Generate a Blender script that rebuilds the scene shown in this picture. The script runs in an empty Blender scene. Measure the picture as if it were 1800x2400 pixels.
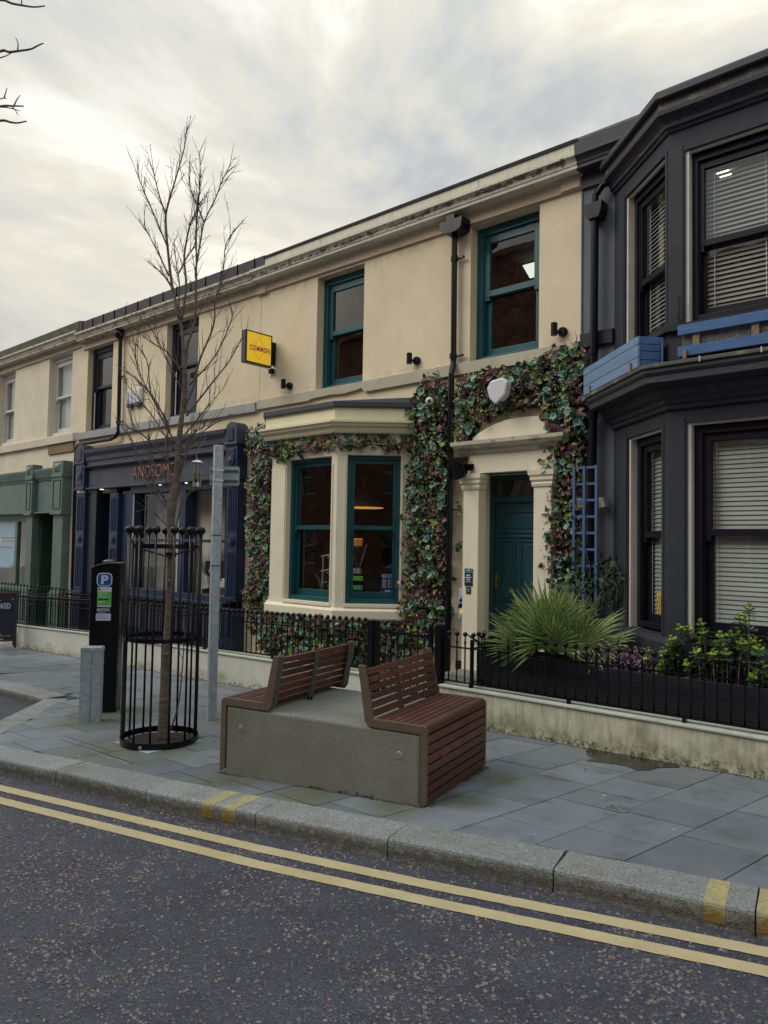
import bpy, bmesh, math, random
import numpy as np
from mathutils import Vector, Matrix, noise as mnoise
random.seed(7); rng = np.random.default_rng(7)
PI = math.pi; R = math.radians
scene = bpy.context.scene; COL = scene.collection

# ------------------------------------------------------------ camera, sky, sun
SLOPE = .031
def gz(x): return SLOPE * (x + 1.5)                 # the street falls gently to the left
cam = bpy.data.cameras.new('camera'); camo = bpy.data.objects.new('camera', cam); COL.objects.link(camo)
cam.sensor_fit = 'VERTICAL'; cam.sensor_height = 32.0; cam.lens = 32.0 * 1744 / 2400
cam.clip_start = .05; cam.clip_end = 600
camo.matrix_world = Matrix(((.7427, .0165, .6695, 0), (.6694, -.0442, -.7416, 0), (.0173, .9989, -.0440, 1.6), (0, 0, 0, 1)))
scene.camera = camo
SUN_EL, SUN_AZ = R(42), R(222)        # azimuth measured from +Y clockwise seen from above: light comes from behind-left of the camera
w = bpy.data.worlds.new('World'); scene.world = w; w.use_nodes = True
nt = w.node_tree; nt.nodes.clear()
def N(t, k, **kw):
    n = t.nodes.new(k)
    for a, b in kw.items():
        if a.startswith('i_'):
            n.inputs[a[2:].replace('_', ' ')].default_value = b
        else: setattr(n, a, b)
    return n
sky = N(nt, 'ShaderNodeTexSky', sky_type='NISHITA', sun_disc=False, sun_elevation=SUN_EL, sun_rotation=SUN_AZ, air_density=1.0, dust_density=1.5)
tc = N(nt, 'ShaderNodeTexCoord')
mp = N(nt, 'ShaderNodeMapping'); mp.inputs['Scale'].default_value = (1, 1, 1.9); mp.inputs['Location'].default_value = (8.1, 6.3, .9)
nt.links.new(tc.outputs['Generated'], mp.inputs[0])
def wn(scale, det, dist=.0, rough=.55):
    n = N(nt, 'ShaderNodeTexNoise'); n.inputs['Scale'].default_value = scale; n.inputs['Detail'].default_value = det
    n.inputs['Distortion'].default_value = dist; n.inputs['Roughness'].default_value = rough
    nt.links.new(mp.outputs[0], n.inputs['Vector']); return n
def ramp(t, fac, stops):
    r = t.nodes.new('ShaderNodeValToRGB'); e = r.color_ramp.elements
    while len(e) > 1: e.remove(e[-1])
    e[0].position = stops[0][0]; e[0].color = (*stops[0][1], 1)
    for p, c in stops[1:]:
        q = e.new(p); q.color = (*c, 1)
    t.links.new(fac, r.inputs[0]); return r
n1 = wn(2.2, 8, .35, .58); n2 = wn(1.1, 4, .1); n3 = wn(1.6, 5, .2)
mp3 = N(nt, 'ShaderNodeMapping'); mp3.inputs['Location'].default_value = (7.7, 2.3, 5.1); mp3.inputs['Scale'].default_value = (1, 1, 1.6)
nt.links.new(tc.outputs['Generated'], mp3.inputs[0]); nt.links.new(mp3.outputs[0], n3.inputs['Vector'])
cl = ramp(nt, n1.outputs[0], [(.34, (3.7, 3.95, 4.35)), (.43, (4.7, 4.85, 4.95)), (.50, (5.9, 5.85, 5.5)), (.56, (6.8, 6.6, 5.9)), (.64, (8.7, 8.45, 7.8))])
big = ramp(nt, n2.outputs[0], [(.3, (.86, .88, .93)), (.7, (1.1, 1.07, 1.0))])
mul = N(nt, 'ShaderNodeMixRGB', blend_type='MULTIPLY'); mul.inputs[0].default_value = 1
nt.links.new(cl.outputs[0], mul.inputs[1]); nt.links.new(big.outputs[0], mul.inputs[2])
mask = ramp(nt, n3.outputs[0], [(.62, (0, 0, 0)), (.72, (1, 1, 1))])
mskf = N(nt, 'ShaderNodeMath', operation='MULTIPLY'); mskf.inputs[1].default_value = .7
nt.links.new(mask.outputs[0], mskf.inputs[0])
blue = N(nt, 'ShaderNodeMixRGB', blend_type='MIX'); blue.inputs[0].default_value = .0
gain = N(nt, 'ShaderNodeMixRGB', blend_type='MULTIPLY'); gain.inputs[0].default_value = 1; gain.inputs[2].default_value = (1.2, 1.25, 1.35, 1)
nt.links.new(sky.outputs[0], gain.inputs[1])
nt.links.new(mskf.outputs[0], blue.inputs[0]); nt.links.new(mul.outputs[0], blue.inputs[1]); nt.links.new(gain.outputs[0], blue.inputs[2])
# an overcast dome: warmer and dimmer low down, brighter and bluer overhead
sep = N(nt, 'ShaderNodeSeparateXYZ'); nt.links.new(tc.outputs['Generated'], sep.inputs[0])
zr = ramp(nt, sep.outputs[2], [(.0, (.98, .96, .92)), (.35, (1.0, 1.0, .98)), (.60, (1.0, 1.02, 1.04)), (1.0, (1.45, 1.75, 2.15))])
dome = N(nt, 'ShaderNodeMixRGB', blend_type='MULTIPLY'); dome.inputs[0].default_value = 1
nt.links.new(blue.outputs[0], dome.inputs[1]); nt.links.new(zr.outputs[0], dome.inputs[2])
bg = N(nt, 'ShaderNodeBackground'); bg.inputs[1].default_value = .100
out = N(nt, 'ShaderNodeOutputWorld')
nt.links.new(dome.outputs[0], bg.inputs[0]); nt.links.new(bg.outputs[0], out.inputs[0])
sl = bpy.data.lights.new('sun', 'SUN'); sl.energy = 1.5; sl.angle = R(38); sl.color = (1, .94, .84)
so = bpy.data.objects.new('sun', sl); COL.objects.link(so)
sd = Vector((math.sin(SUN_AZ) * math.cos(SUN_EL), math.cos(SUN_AZ) * math.cos(SUN_EL), math.sin(SUN_EL)))
so.rotation_euler = sd.to_track_quat('Z', 'Y').to_euler()
vs = scene.view_settings; scene.display_settings.display_device = 'sRGB'
vs.view_transform = 'Standard'; vs.look = 'None'; vs.exposure = 0.34; vs.gamma = 1.0; vs.use_curve_mapping = False

# ------------------------------------------------------------ materials
def mat(name, col, rough=.7, var=.12, vs_=3.0, bump=0., bs=60., spec=.5, metal=0., col2=None, det=5, rnd=0., stretch=None, grain=0., gs=300.):
    m = bpy.data.materials.new(name); m.use_nodes = True; t = m.node_tree; b = t.nodes['Principled BSDF']
    b.inputs['Roughness'].default_value = rough; b.inputs['Metallic'].default_value = metal
    b.inputs['Specular IOR Level'].default_value = spec
    geo = N(t, 'ShaderNodeNewGeometry'); vec = geo.outputs['Position']
    if stretch:
        mpp = N(t, 'ShaderNodeMapping'); mpp.inputs['Scale'].default_value = stretch; t.links.new(vec, mpp.inputs[0]); vec = mpp.outputs[0]
    n = N(t, 'ShaderNodeTexNoise'); n.inputs['Scale'].default_value = vs_; n.inputs['Detail'].default_value = det; n.inputs['Roughness'].default_value = .62
    t.links.new(vec, n.inputs['Vector'])
    c = col; c2 = col2 or tuple(min(1, x * (1 + var)) for x in col)
    c1 = col if col2 else tuple(x * (1 - var) for x in col)
    r = ramp(t, n.outputs[0], [(.33, c1), (.67, c2)])
    o = r.outputs[0]
    if grain:
        g = N(t, 'ShaderNodeTexNoise'); g.inputs['Scale'].default_value = gs; g.inputs['Detail'].default_value = 2
        t.links.new(geo.outputs['Position'], g.inputs['Vector'])
        gr = ramp(t, g.outputs[0], [(.3, (1 - grain,) * 3), (.7, (1 + grain,) * 3)])
        mx = N(t, 'ShaderNodeMixRGB', blend_type='MULTIPLY'); mx.inputs[0].default_value = 1
        t.links.new(o, mx.inputs[1]); t.links.new(gr.outputs[0], mx.inputs[2]); o = mx.outputs[0]
    if rnd:
        oi = N(t, 'ShaderNodeObjectInfo'); rr = ramp(t, oi.outputs['Random'], [(0, (1 - rnd,) * 3), (1, (1 + rnd,) * 3)])
        mx = N(t, 'ShaderNodeMixRGB', blend_type='MULTIPLY'); mx.inputs[0].default_value = 1
        t.links.new(o, mx.inputs[1]); t.links.new(rr.outputs[0], mx.inputs[2]); o = mx.outputs[0]
    t.links.new(o, b.inputs['Base Color'])
    if bump:
        bn = N(t, 'ShaderNodeTexNoise'); bn.inputs['Scale'].default_value = bs; bn.inputs['Detail'].default_value = 5
        t.links.new(geo.outputs['Position'], bn.inputs['Vector'])
        bp = N(t, 'ShaderNodeBump'); bp.inputs['Strength'].default_value = bump; bp.inputs['Distance'].default_value = .01
        t.links.new(bn.outputs[0], bp.inputs['Height']); t.links.new(bp.outputs[0], b.inputs['Normal'])
    return m
def stain(m, col, scale, lo, hi, stretch=(1, 1, 1), zc=None, zw=None, amt=1., loc=(0, 0, 0), spots=None, det=6, slope=False):
    """lay a patchy stain over a material: noise threshold, optionally within a height band or around given spots"""
    t = m.node_tree; b = t.nodes['Principled BSDF']; src = b.inputs['Base Color'].links[0].from_socket
    geo = N(t, 'ShaderNodeNewGeometry'); mpp = N(t, 'ShaderNodeMapping'); mpp.inputs['Scale'].default_value = stretch; mpp.inputs['Location'].default_value = loc
    t.links.new(geo.outputs['Position'], mpp.inputs[0])
    n = N(t, 'ShaderNodeTexNoise'); n.inputs['Scale'].default_value = scale; n.inputs['Detail'].default_value = det; n.inputs['Roughness'].default_value = .65
    t.links.new(mpp.outputs[0], n.inputs['Vector']); fac = n.outputs[0]
    def math_(op, a, bb, clamp=False):
        q = N(t, 'ShaderNodeMath', operation=op); q.use_clamp = clamp
        for i, v in enumerate((a, bb)):
            if isinstance(v, (int, float)): q.inputs[i].default_value = v
            elif v is not None: t.links.new(v, q.inputs[i])
        return q.outputs[0]
    if zc is not None:
        sp = N(t, 'ShaderNodeSeparateXYZ'); t.links.new(geo.outputs['Position'], sp.inputs[0])
        z = sp.outputs[2]
        if slope: z = math_('SUBTRACT', z, math_('MULTIPLY', math_('ADD', sp.outputs[0], 1.5), SLOPE))
        d = math_('ABSOLUTE', math_('SUBTRACT', z, zc), None)
        d = math_('DIVIDE', d, zw)
        fac = math_('SUBTRACT', fac, math_('MULTIPLY', d, .35))
    if spots:
        best = None
        for (x, y, rad) in spots:
            vv = N(t, 'ShaderNodeVectorMath', operation='DISTANCE'); vv.inputs[1].default_value = (x, y, gz(x)); t.links.new(geo.outputs['Position'], vv.inputs[0])
            g = math_('SUBTRACT', 1.0, math_('DIVIDE', vv.outputs['Value'], rad), True)
            best = g if best is None else math_('MAXIMUM', best, g)
        fac = math_('ADD', math_('MULTIPLY', fac, .6), math_('MULTIPLY', best, .7))
    r = ramp(t, fac, [(lo, (0, 0, 0)), (hi, (amt, amt, amt))])
    mx = N(t, 'ShaderNodeMixRGB'); t.links.new(r.outputs[0], mx.inputs[0]); t.links.new(src, mx.inputs[1]); mx.inputs[2].default_value = (*col, 1)
    t.links.new(mx.outputs[0], b.inputs['Base Color']); return m
def emit(name, col, s):
    m = bpy.data.materials.new(name); m.use_nodes = True; b = m.node_tree.nodes['Principled BSDF']
    b.inputs['Base Color'].default_value = (*col, 1); b.inputs['Emission Color'].default_value = (*col, 1); b.inputs['Emission Strength'].default_value = s; return m
def glassm(name, tint=(.8, .85, .85), refl=1.0, wob=.02):
    m = bpy.data.materials.new(name); m.use_nodes = True; t = m.node_tree; t.nodes.clear()
    o = N(t, 'ShaderNodeOutputMaterial'); mx = N(t, 'ShaderNodeMixShader'); tr = N(t, 'ShaderNodeBsdfTransparent'); gl = N(t, 'ShaderNodeBsdfGlossy')
    tr.inputs[0].default_value = (*tint, 1); gl.inputs['Roughness'].default_value = .015
    fr = N(t, 'ShaderNodeFresnel'); fr.inputs[0].default_value = 1.7
    geo = N(t, 'ShaderNodeNewGeometry'); n = N(t, 'ShaderNodeTexNoise'); n.inputs['Scale'].default_value = 3.5; n.inputs['Detail'].default_value = 1
    t.links.new(geo.outputs['Position'], n.inputs['Vector'])
    bp = N(t, 'ShaderNodeBump'); bp.inputs['Strength'].default_value = wob; bp.inputs['Distance'].default_value = .05
    t.links.new(n.outputs[0], bp.inputs['Height']); t.links.new(bp.outputs[0], gl.inputs['Normal'])
    mb_ = N(t, 'ShaderNodeMath', operation='MULTIPLY_ADD'); mb_.inputs[1].default_value = -refl; mb_.inputs[2].default_value = refl; t.links.new(geo.outputs['Backfacing'], mb_.inputs[0])
    mm = N(t, 'ShaderNodeMath', operation='MULTIPLY'); t.links.new(mb_.outputs[0], mm.inputs[1]); t.links.new(fr.outputs[0], mm.inputs[0])
    t.links.new(mm.outputs[0], mx.inputs[0]); t.links.new(tr.outputs[0], mx.inputs[1]); t.links.new(gl.outputs[0], mx.inputs[2])
    t.links.new(mx.outputs[0], o.inputs[0]); return m
def leafm(name, cols, rim=None, rough=.45, trans=.0):
    """leaves: colour per leaf from a ramp, pale rim where the leaf is variegated"""
    m = bpy.data.materials.new(name); m.use_nodes = True; t = m.node_tree; b = t.nodes['Principled BSDF']
    geo = N(t, 'ShaderNodeNewGeometry'); k = len(cols)
    r = ramp(t, geo.outputs['Random Per Island'], [(i / max(1, k - 1), c) for i, c in enumerate(cols)]); o = r.outputs[0]
    n = N(t, 'ShaderNodeTexNoise'); n.inputs['Scale'].default_value = 40; t.links.new(geo.outputs['Position'], n.inputs['Vector'])
    nr = ramp(t, n.outputs[0], [(.3, (.7,) * 3), (.7, (1.25,) * 3)])
    mx = N(t, 'ShaderNodeMixRGB', blend_type='MULTIPLY'); mx.inputs[0].default_value = 1; t.links.new(o, mx.inputs[1]); t.links.new(nr.outputs[0], mx.inputs[2]); o = mx.outputs[0]
    if rim:
        at = N(t, 'ShaderNodeAttribute', attribute_name='rim'); rr = ramp(t, at.outputs['Fac'], [(.72, (0, 0, 0)), (1.0, (.75, .75, .75))])
        mx = N(t, 'ShaderNodeMixRGB'); t.links.new(rr.outputs[0], mx.inputs[0]); t.links.new(o, mx.inputs[1]); mx.inputs[2].default_value = (*rim, 1); o = mx.outputs[0]
    t.links.new(o, b.inputs['Base Color']); b.inputs['Roughness'].default_value = rough; b.inputs['Specular IOR Level'].default_value = .35
    return m

M = {}
M['cream'] = stain(stain(stain(mat('cream_render', (.73, .63, .455), .85, .07, 1.3, .35, 160, .2, grain=.05, gs=500), (.56, .48, .355), 1.4, .5, .78, (1, 1, .7), amt=.55), (.42, .37, .29), 2.2, .62, .85, (2.5, 1, .35), amt=.5, loc=(4, 0, 2)), (.44, .36, .27), 7, .58, .80, (3, 1, .22), amt=.35)
M['cream_a'] = stain(mat('pale_cream_render', (.68, .62, .49), .85, .07, 1.3, .35, 160, .2, grain=.05, gs=500), (.46, .42, .33), 1.5, .52, .8, (1, 1, .6), amt=.6)
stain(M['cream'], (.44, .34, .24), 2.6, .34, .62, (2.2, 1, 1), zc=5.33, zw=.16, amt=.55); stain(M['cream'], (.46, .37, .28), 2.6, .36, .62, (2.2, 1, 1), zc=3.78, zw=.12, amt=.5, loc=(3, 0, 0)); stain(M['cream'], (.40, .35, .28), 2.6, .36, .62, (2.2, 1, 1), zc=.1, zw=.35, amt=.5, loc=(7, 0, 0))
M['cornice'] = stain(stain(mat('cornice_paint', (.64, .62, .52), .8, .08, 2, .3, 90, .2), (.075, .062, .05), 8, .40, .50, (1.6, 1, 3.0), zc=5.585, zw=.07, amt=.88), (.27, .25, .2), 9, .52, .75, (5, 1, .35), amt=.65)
M['cornice_b'] = stain(mat('cornice_paint_weathered', (.56, .53, .43), .8, .1, 2, .3, 90, .2), (.12, .10, .08), 6.5, .50, .68, (1.2, 1, 2.5), amt=.85)
M['frieze'] = stain(mat('frieze_paint', (.60, .51, .39), .85, .08, 1.5, .3, 120, .2), (.46, .36, .26), 2.1, .45, .7, (.6, 1, 2), amt=.7)
M['trim'] = stain(mat('cream_gloss_trim', (.78, .715, .56), .55, .05, 3, .12, 60, .35), (.52, .47, .37), 7, .58, .8, (4, 4, .4), amt=.5)
M['baytrim'] = stain(mat('bay_fascia_paint', (.74, .69, .49), .6, .05, 3, .12, 60, .35), (.10, .09, .06), 14, .60, .70, (7, 7, .35), amt=.75)
M['grey_band'] = mat('grey_sill_paint', (.38, .38, .38), .75, .12, 4, .3, 80)
M['pale_band'] = stain(mat('pale_sill_paint', (.50, .46, .36), .8, .1, 3, .3, 80), (.25, .2, .14), 5, .55, .8, (1, 1, .8), amt=.5)
M['teal'] = mat('teal_gloss_paint', (.006, .076, .097), .38, .15, 4, .06, 40, .5)
M['teal_door'] = mat('teal_door_paint', (.010, .062, .078), .42, .15, 4, .08, 70, .5)
M['navy'] = mat('navy_gloss_paint', (.012, .025, .066), .40, .2, 5, .08, 60, .5)
M['navy_f'] = mat('navy_fascia_paint', (.050, .056, .084), .55, .2, 3, .08, 60, .45)
M['navy_w'] = mat('dark_navy_window_paint', (.010, .013, .030), .4, .2, 5, .05, 60, .5)
M['green'] = mat('grey_green_paint', (.095, .148, .130), .5, .15, 3, .1, 60, .5)
M['green_d'] = mat('deep_green_paint', (.018, .055, .038), .5, .15, 3, .1, 60, .5)
M['black_r'] = stain(mat('charcoal_render', (.032, .035, .047), .65, .12, 2.5, .5, 110, .3), (.060, .060, .074), 3, .55, .8, (1, 1, 2), amt=.6)
M['slate_r'] = stain(mat('slate_blue_render', (.155, .172, .205), .8, .12, 2.5, .5, 110, .3), (.095, .105, .13), 2.3, .5, .8, (1, 1, .6), amt=.7)
M['black_c'] = stain(mat('charcoal_cornice_paint', (.035, .035, .047), .55, .12, 3, .2, 60, .4), (.20, .19, .16), 7, .60, .72, (.8, .8, 4), amt=.55)
M['ledge_edge'] = stain(mat('worn_ledge_lead', (.075, .072, .072), .6, .2, 5, .3, 60), (.24, .25, .15), 6, .5, .66, (1, 1, 1), amt=.8)
M['white_p'] = mat('white_sash_paint', (.58, .57, .53), .5, .08, 6, .08, 50)
M['black_w'] = mat('black_window_paint', (.009, .009, .016), .42, .2, 5, .05, 60, .25)
M['iron'] = mat('black_railing_paint', (.0045, .0045, .007), .30, .25, 12, .1, 120, .28)
M['pipe'] = mat('black_pipe_paint', (.005, .005, .009), .28, .2, 8, .05, 60, .3)
M['galv'] = stain(mat('galvanised_steel', (.40, .455, .50), .42, .16, 14, .12, 90, .5, metal=.35), (.29, .33, .37), 24, .45, .62, amt=.8)
M['slate_top'] = mat('dark_slate_coping', (.045, .042, .050), .7, .25, 5, .3, 40)
M['cop_a'] = stain(mat('mossy_slate_coping', (.07, .07, .06), .85, .3, 6, .4, 40), (.10, .12, .05), 5, .45, .65, amt=.8)
M['felt'] = mat('grey_roof_felt', (.050, .052, .066), .6, .15, 4, .15, 60)
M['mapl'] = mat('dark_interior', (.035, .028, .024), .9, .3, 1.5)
M['intr'] = mat('shop_interior', (.16, .145, .12), .9, .35, 1.2)
M['glass'] = glassm('window_glass', (.84, .87, .86), 1.7)
M['glass_c'] = glassm('clear_window_glass', (.88, .90, .88), 1.1)
M['frost'] = mat('net_curtain', (.55, .57, .56), .5, .15, 3)
M['blind'] = mat('white_blind_slat', (.44, .45, .44), .45, .05, 3, rnd=.06)
M['blind_l'] = mat('grey_blind_slat', (.34, .33, .315), .45, .06, 3, rnd=.06)
M['cord'] = mat('blind_cord', (.6, .6, .58), .8)
M['planter_blue'] = stain(mat('blue_board_paint', (.055, .125, .29), .6, .14, 6, .35, 70, .35, rnd=.12, stretch=(1, 1, 5)), (.03, .04, .07), 18, .62, .72, (.6, .6, 7), amt=.7)
M['planter_pale'] = stain(mat('pale_blue_board_paint', (.15, .23, .36), .65, .12, 5, .35, 70, .3, rnd=.1, stretch=(1, 1, 5)), (.05, .08, .13), 14, .60, .72, (.8, .8, 6), amt=.6)
M['trellis'] = mat('blue_trellis_paint', (.060, .11, .26), .6, .12, 8, .2, 60, rnd=.1)
M['rawwood'] = mat('bare_planter_wood', (.22, .15, .10), .8, .3, 20, .2, 60)
M['film'] = mat('grey_plastic_liner', (.11, .11, .115), .3, .4, 12, 1.0, 14, stretch=(6, 1, 1))
M['trough'] = mat('black_trough_paint', (.013, .013, .019), .5, .25, 6, .2, 50, .4, rnd=.2)
M['algae'] = None
M['wallp'] = stain(stain(stain(mat('pale_wall_paint', (.60, .60, .54), .85, .07, 3, .35, 90, .2), (.24, .24, .10), 2.6, .40, .66, (1, 1, 1.4), zc=.06, zw=.22, amt=.75, slope=True), (.085, .085, .05), 30, .46, .58, (1, 1, .8), zc=.02, zw=.13, amt=.85, slope=True), (.30, .29, .16), 4, .55, .8, (5, 5, .4), amt=.5)
M['wallr'] = stain(stain(stain(mat('mossy_wall_paint', (.55, .55, .42), .85, .08, 3, .35, 90, .2), (.17, .165, .09), 5.5, .34, .60, (1, 1, .8), zc=.07, zw=.30, amt=.7, slope=True), (.05, .048, .03), 30, .43, .58, (1, 1, .8), zc=.02, zw=.17, amt=.9, slope=True), (.20, .19, .09), 6, .46, .68, (4, 4, .5), amt=.6)
M['coping'] = stain(mat('wall_coping_paint', (.50, .52, .44), .8, .08, 3, .3, 70), (.28, .31, .18), 6, .5, .7, amt=.7)
M['stone'] = mat('step_stone', (.20, .20, .185), .9, .2, 6, .3, 60)
SPOTS = [(-7.05, 3.5, .7), (-7.3, 4.0, .75), (-6.15, 4.5, .6), (-5.7, 3.3, 1.05), (-4.4, 3.25, .45), (-3.7, 3.4, .5), (-3.1, 3.6, .45), (-2.85, 4.0, .35), (-2.95, 4.55, .3)]
M['slab'] = stain(stain(mat('yorkstone_slab', (.165, .180, .200), .50, .10, 4, .22, 90, .45, rnd=.20, grain=.12, gs=420), (.20, .20, .18), 1.1, .5, .72, (1, 1, 1), amt=.55), (.105, .115, .042), 8, .50, .84, spots=SPOTS, amt=.62)
stain(M['slab'], (.075, .075, .072), 3.1, .53, .70, amt=.6, loc=(9, 3, 0)); stain(M['slab'], (.34, .36, .38), 55, .73, .76, amt=.7)
M['joint'] = mat('mossy_joint', (.016, .019, .014), .95, .4, 14, .5, 60, col2=(.05, .065, .03))
M['soil'] = mat('dark_soil', (.022, .016, .012), .95, .5, 30, 1.0, 40)
M['mortar'] = mat('pale_mortar', (.34, .38, .41), .85, .15, 12, .5, 60)
def speckle(m, sc, cols, mixf=1.):
    t = m.node_tree; b = t.nodes['Principled BSDF']; src = b.inputs['Base Color'].links[0].from_socket
    geo = N(t, 'ShaderNodeNewGeometry'); v = N(t, 'ShaderNodeTexVoronoi'); v.inputs['Scale'].default_value = sc; t.links.new(geo.outputs['Position'], v.inputs['Vector'])
    sp = N(t, 'ShaderNodeSeparateColor'); t.links.new(v.outputs['Color'], sp.inputs[0])
    r = ramp(t, sp.outputs[0], [(i / (len(cols) - 1), c) for i, c in enumerate(cols)])
    mx = N(t, 'ShaderNodeMixRGB', blend_type='MULTIPLY'); mx.inputs[0].default_value = mixf; t.links.new(src, mx.inputs[1]); t.links.new(r.outputs[0], mx.inputs[2])
    t.links.new(mx.outputs[0], b.inputs['Base Color']); return m
M['granite'] = speckle(stain(stain(mat('granite_kerb', (.235, .250, .250), .7, .12, 3, .55, 110, .4, rnd=.08), (.13, .115, .085), 3, .5, .7, (1, 1, 2), amt=.6), (.085, .075, .055), 22, .20, .42, (1, 1, 1.5), zc=-.075, zw=.055, amt=.75, slope=True), 150, [(.45,) * 3, (1, .98, .95), (1.15, 1.12, 1.08), (.75, .72, .7), (1.5, 1.48, 1.42)])
M['mark'] = stain(stain(mat('yellow_kerb_paint', (.42, .35, .11), .8, .15, 8, .8, 110), (.24, .25, .23), 45, .42, .60, amt=.8), (.22, .125, .018), 14, .15, .35, zc=-.075, zw=.05, amt=.9, slope=True)
M['asph'] = speckle(stain(stain(mat('worn_asphalt', (.047, .048, .062), .62, .12, 2.5, .7, 160, .45), (.030, .025, .036), 2.6, .50, .66, amt=.85), (.066, .068, .088), 1.2, .5, .75, amt=.6), 190, [(.55,) * 3, (1, 1, 1), (.8,) * 3, (1.15,) * 3, (2.3, 2.3, 2.4)])
M['line'] = stain(stain(mat('yellow_line_paint', (.47, .385, .215), .75, .07, 6, .45, 130), (.40, .30, .13), 2.3, .5, .7, amt=.6), (.10, .095, .09), 38, .66, .71, amt=.85)
M['concrete'] = speckle(stain(mat('green_grey_concrete', (.19, .19, .163), .85, .08, 2.5, .4, 110, .3), (.135, .14, .10), 2.6, .48, .72, (1, 1, .7), amt=.6), 260, [(.72,) * 3, (1, 1, 1), (1.1,) * 3, (1.3,) * 3])
M['bronze'] = mat('bronze_steel_paint', (.120, .088, .062), .5, .12, 10, .1, 80)
M['steelgrey'] = mat('grey_steel_paint', (.085, .085, .075), .5, .12, 10, .1, 80)
M['slat'] = stain(stain(mat('red_brown_hardwood', (.105, .040, .028), .55, .42, 9, .18, 50, .45, rnd=.28, stretch=(1, 6, 6)), (.042, .024, .02), 5, .48, .72, amt=.75), (.33, .22, .2), 60, .70, .735, (.5, 2, 2), amt=.6)
M['bark'] = stain(mat('young_bark', (.15, .12, .098), .8, .3, 12, .9, 60, stretch=(1, 1, 4)), (.075, .05, .04), 9, .45, .62, (1, 1, 5), amt=.7)
M['twig'] = mat('twig_bark', (.110, .090, .080), .8, .25, 20)
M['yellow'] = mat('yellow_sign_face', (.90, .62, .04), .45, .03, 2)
M['yellow'].node_tree.nodes['Principled BSDF'].inputs['Emission Color'].default_value = (.9, .5, .02, 1); M['yellow'].node_tree.nodes['Principled BSDF'].inputs['Emission Strength'].default_value = .28   # glow added to brighten the sign face, which is turned from the light
M['signbox'] = mat('blue_grey_sign_box', (.030, .034, .050), .4, .1, 4)
M['pink'] = mat('pink_letters', (.75, .33, .27), .5, .03)
M['darkred'] = mat('dark_red_letter_edge', (.18, .03, .02), .5, .03)
M['olive'] = mat('olive_line', (.25, .19, .01), .5, .03)
M['copper'] = mat('copper_letters', (.34, .17, .125), .4, .15, 6, metal=.35)
M['gold'] = mat('gold_number', (.32, .23, .08), .45, .1)
M['black_p'] = mat('black_plastic', (.005, .005, .006), .35, .15, 8, .05, 60, .25)
M['lens'] = mat('lamp_dark_lens', (.01, .01, .01), .1)
M['white_pl'] = mat('white_plastic', (.62, .63, .66), .35, .04, 4)
M['blue_pl'] = mat('dark_blue_plastic', (.03, .04, .13), .4, .04, 4)
M['pblue'] = mat('parking_blue', (.010, .085, .35), .35, .04)
M['pwhite'] = mat('sign_white', (.52, .57, .66), .5, .04, 5)
M['pgreen'] = mat('meter_green', (.10, .42, .07), .5, .05, 5)
M['pnavy'] = mat('dark_navy_panel', (.008, .014, .035), .5, .05, 5)
M['brass'] = mat('brass', (.45, .28, .08), .3, .1, metal=.9)
M['cyan'] = mat('pale_blue_poster', (.12, .34, .58), .5, .12, 3)
M['tealsign'] = mat('teal_sign', (.05, .20, .25), .5, .05)
M['darkgreen_sign'] = mat('dark_green_sign', (.010, .022, .026), .4, .05)
M['lblue'] = mat('light_blue_label', (.16, .27, .60), .5, .05)
M['lime_s'] = mat('lime_sticker', (.14, .48, .06), .5, .05)
M['green_s'] = mat('mid_green_sticker', (.09, .36, .13), .5, .05)
M['red_s'] = mat('red_spot', (.35, .03, .03), .5, .05)
M['orange'] = emit('lamp_glow', (1.0, .42, .10), .5)
M['glow'] = emit('downlight_glow', (1.0, .80, .55), 3.2)
M['shade'] = mat('grey_lamp_shade', (.20, .19, .14), .5, .1)
M['amber'] = emit('amber_lamp', (1., .35, .06), .22)
M['chrome'] = mat('pale_metal', (.55, .56, .58), .3, .1, metal=.7)
M['plaque'] = stain(mat('brown_stone_plaque', (.23, .16, .085), .85, .2, 4, .5, 50), (.14, .10, .06), 8, .45, .65, amt=.7)
M['brick_o'] = None
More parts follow.
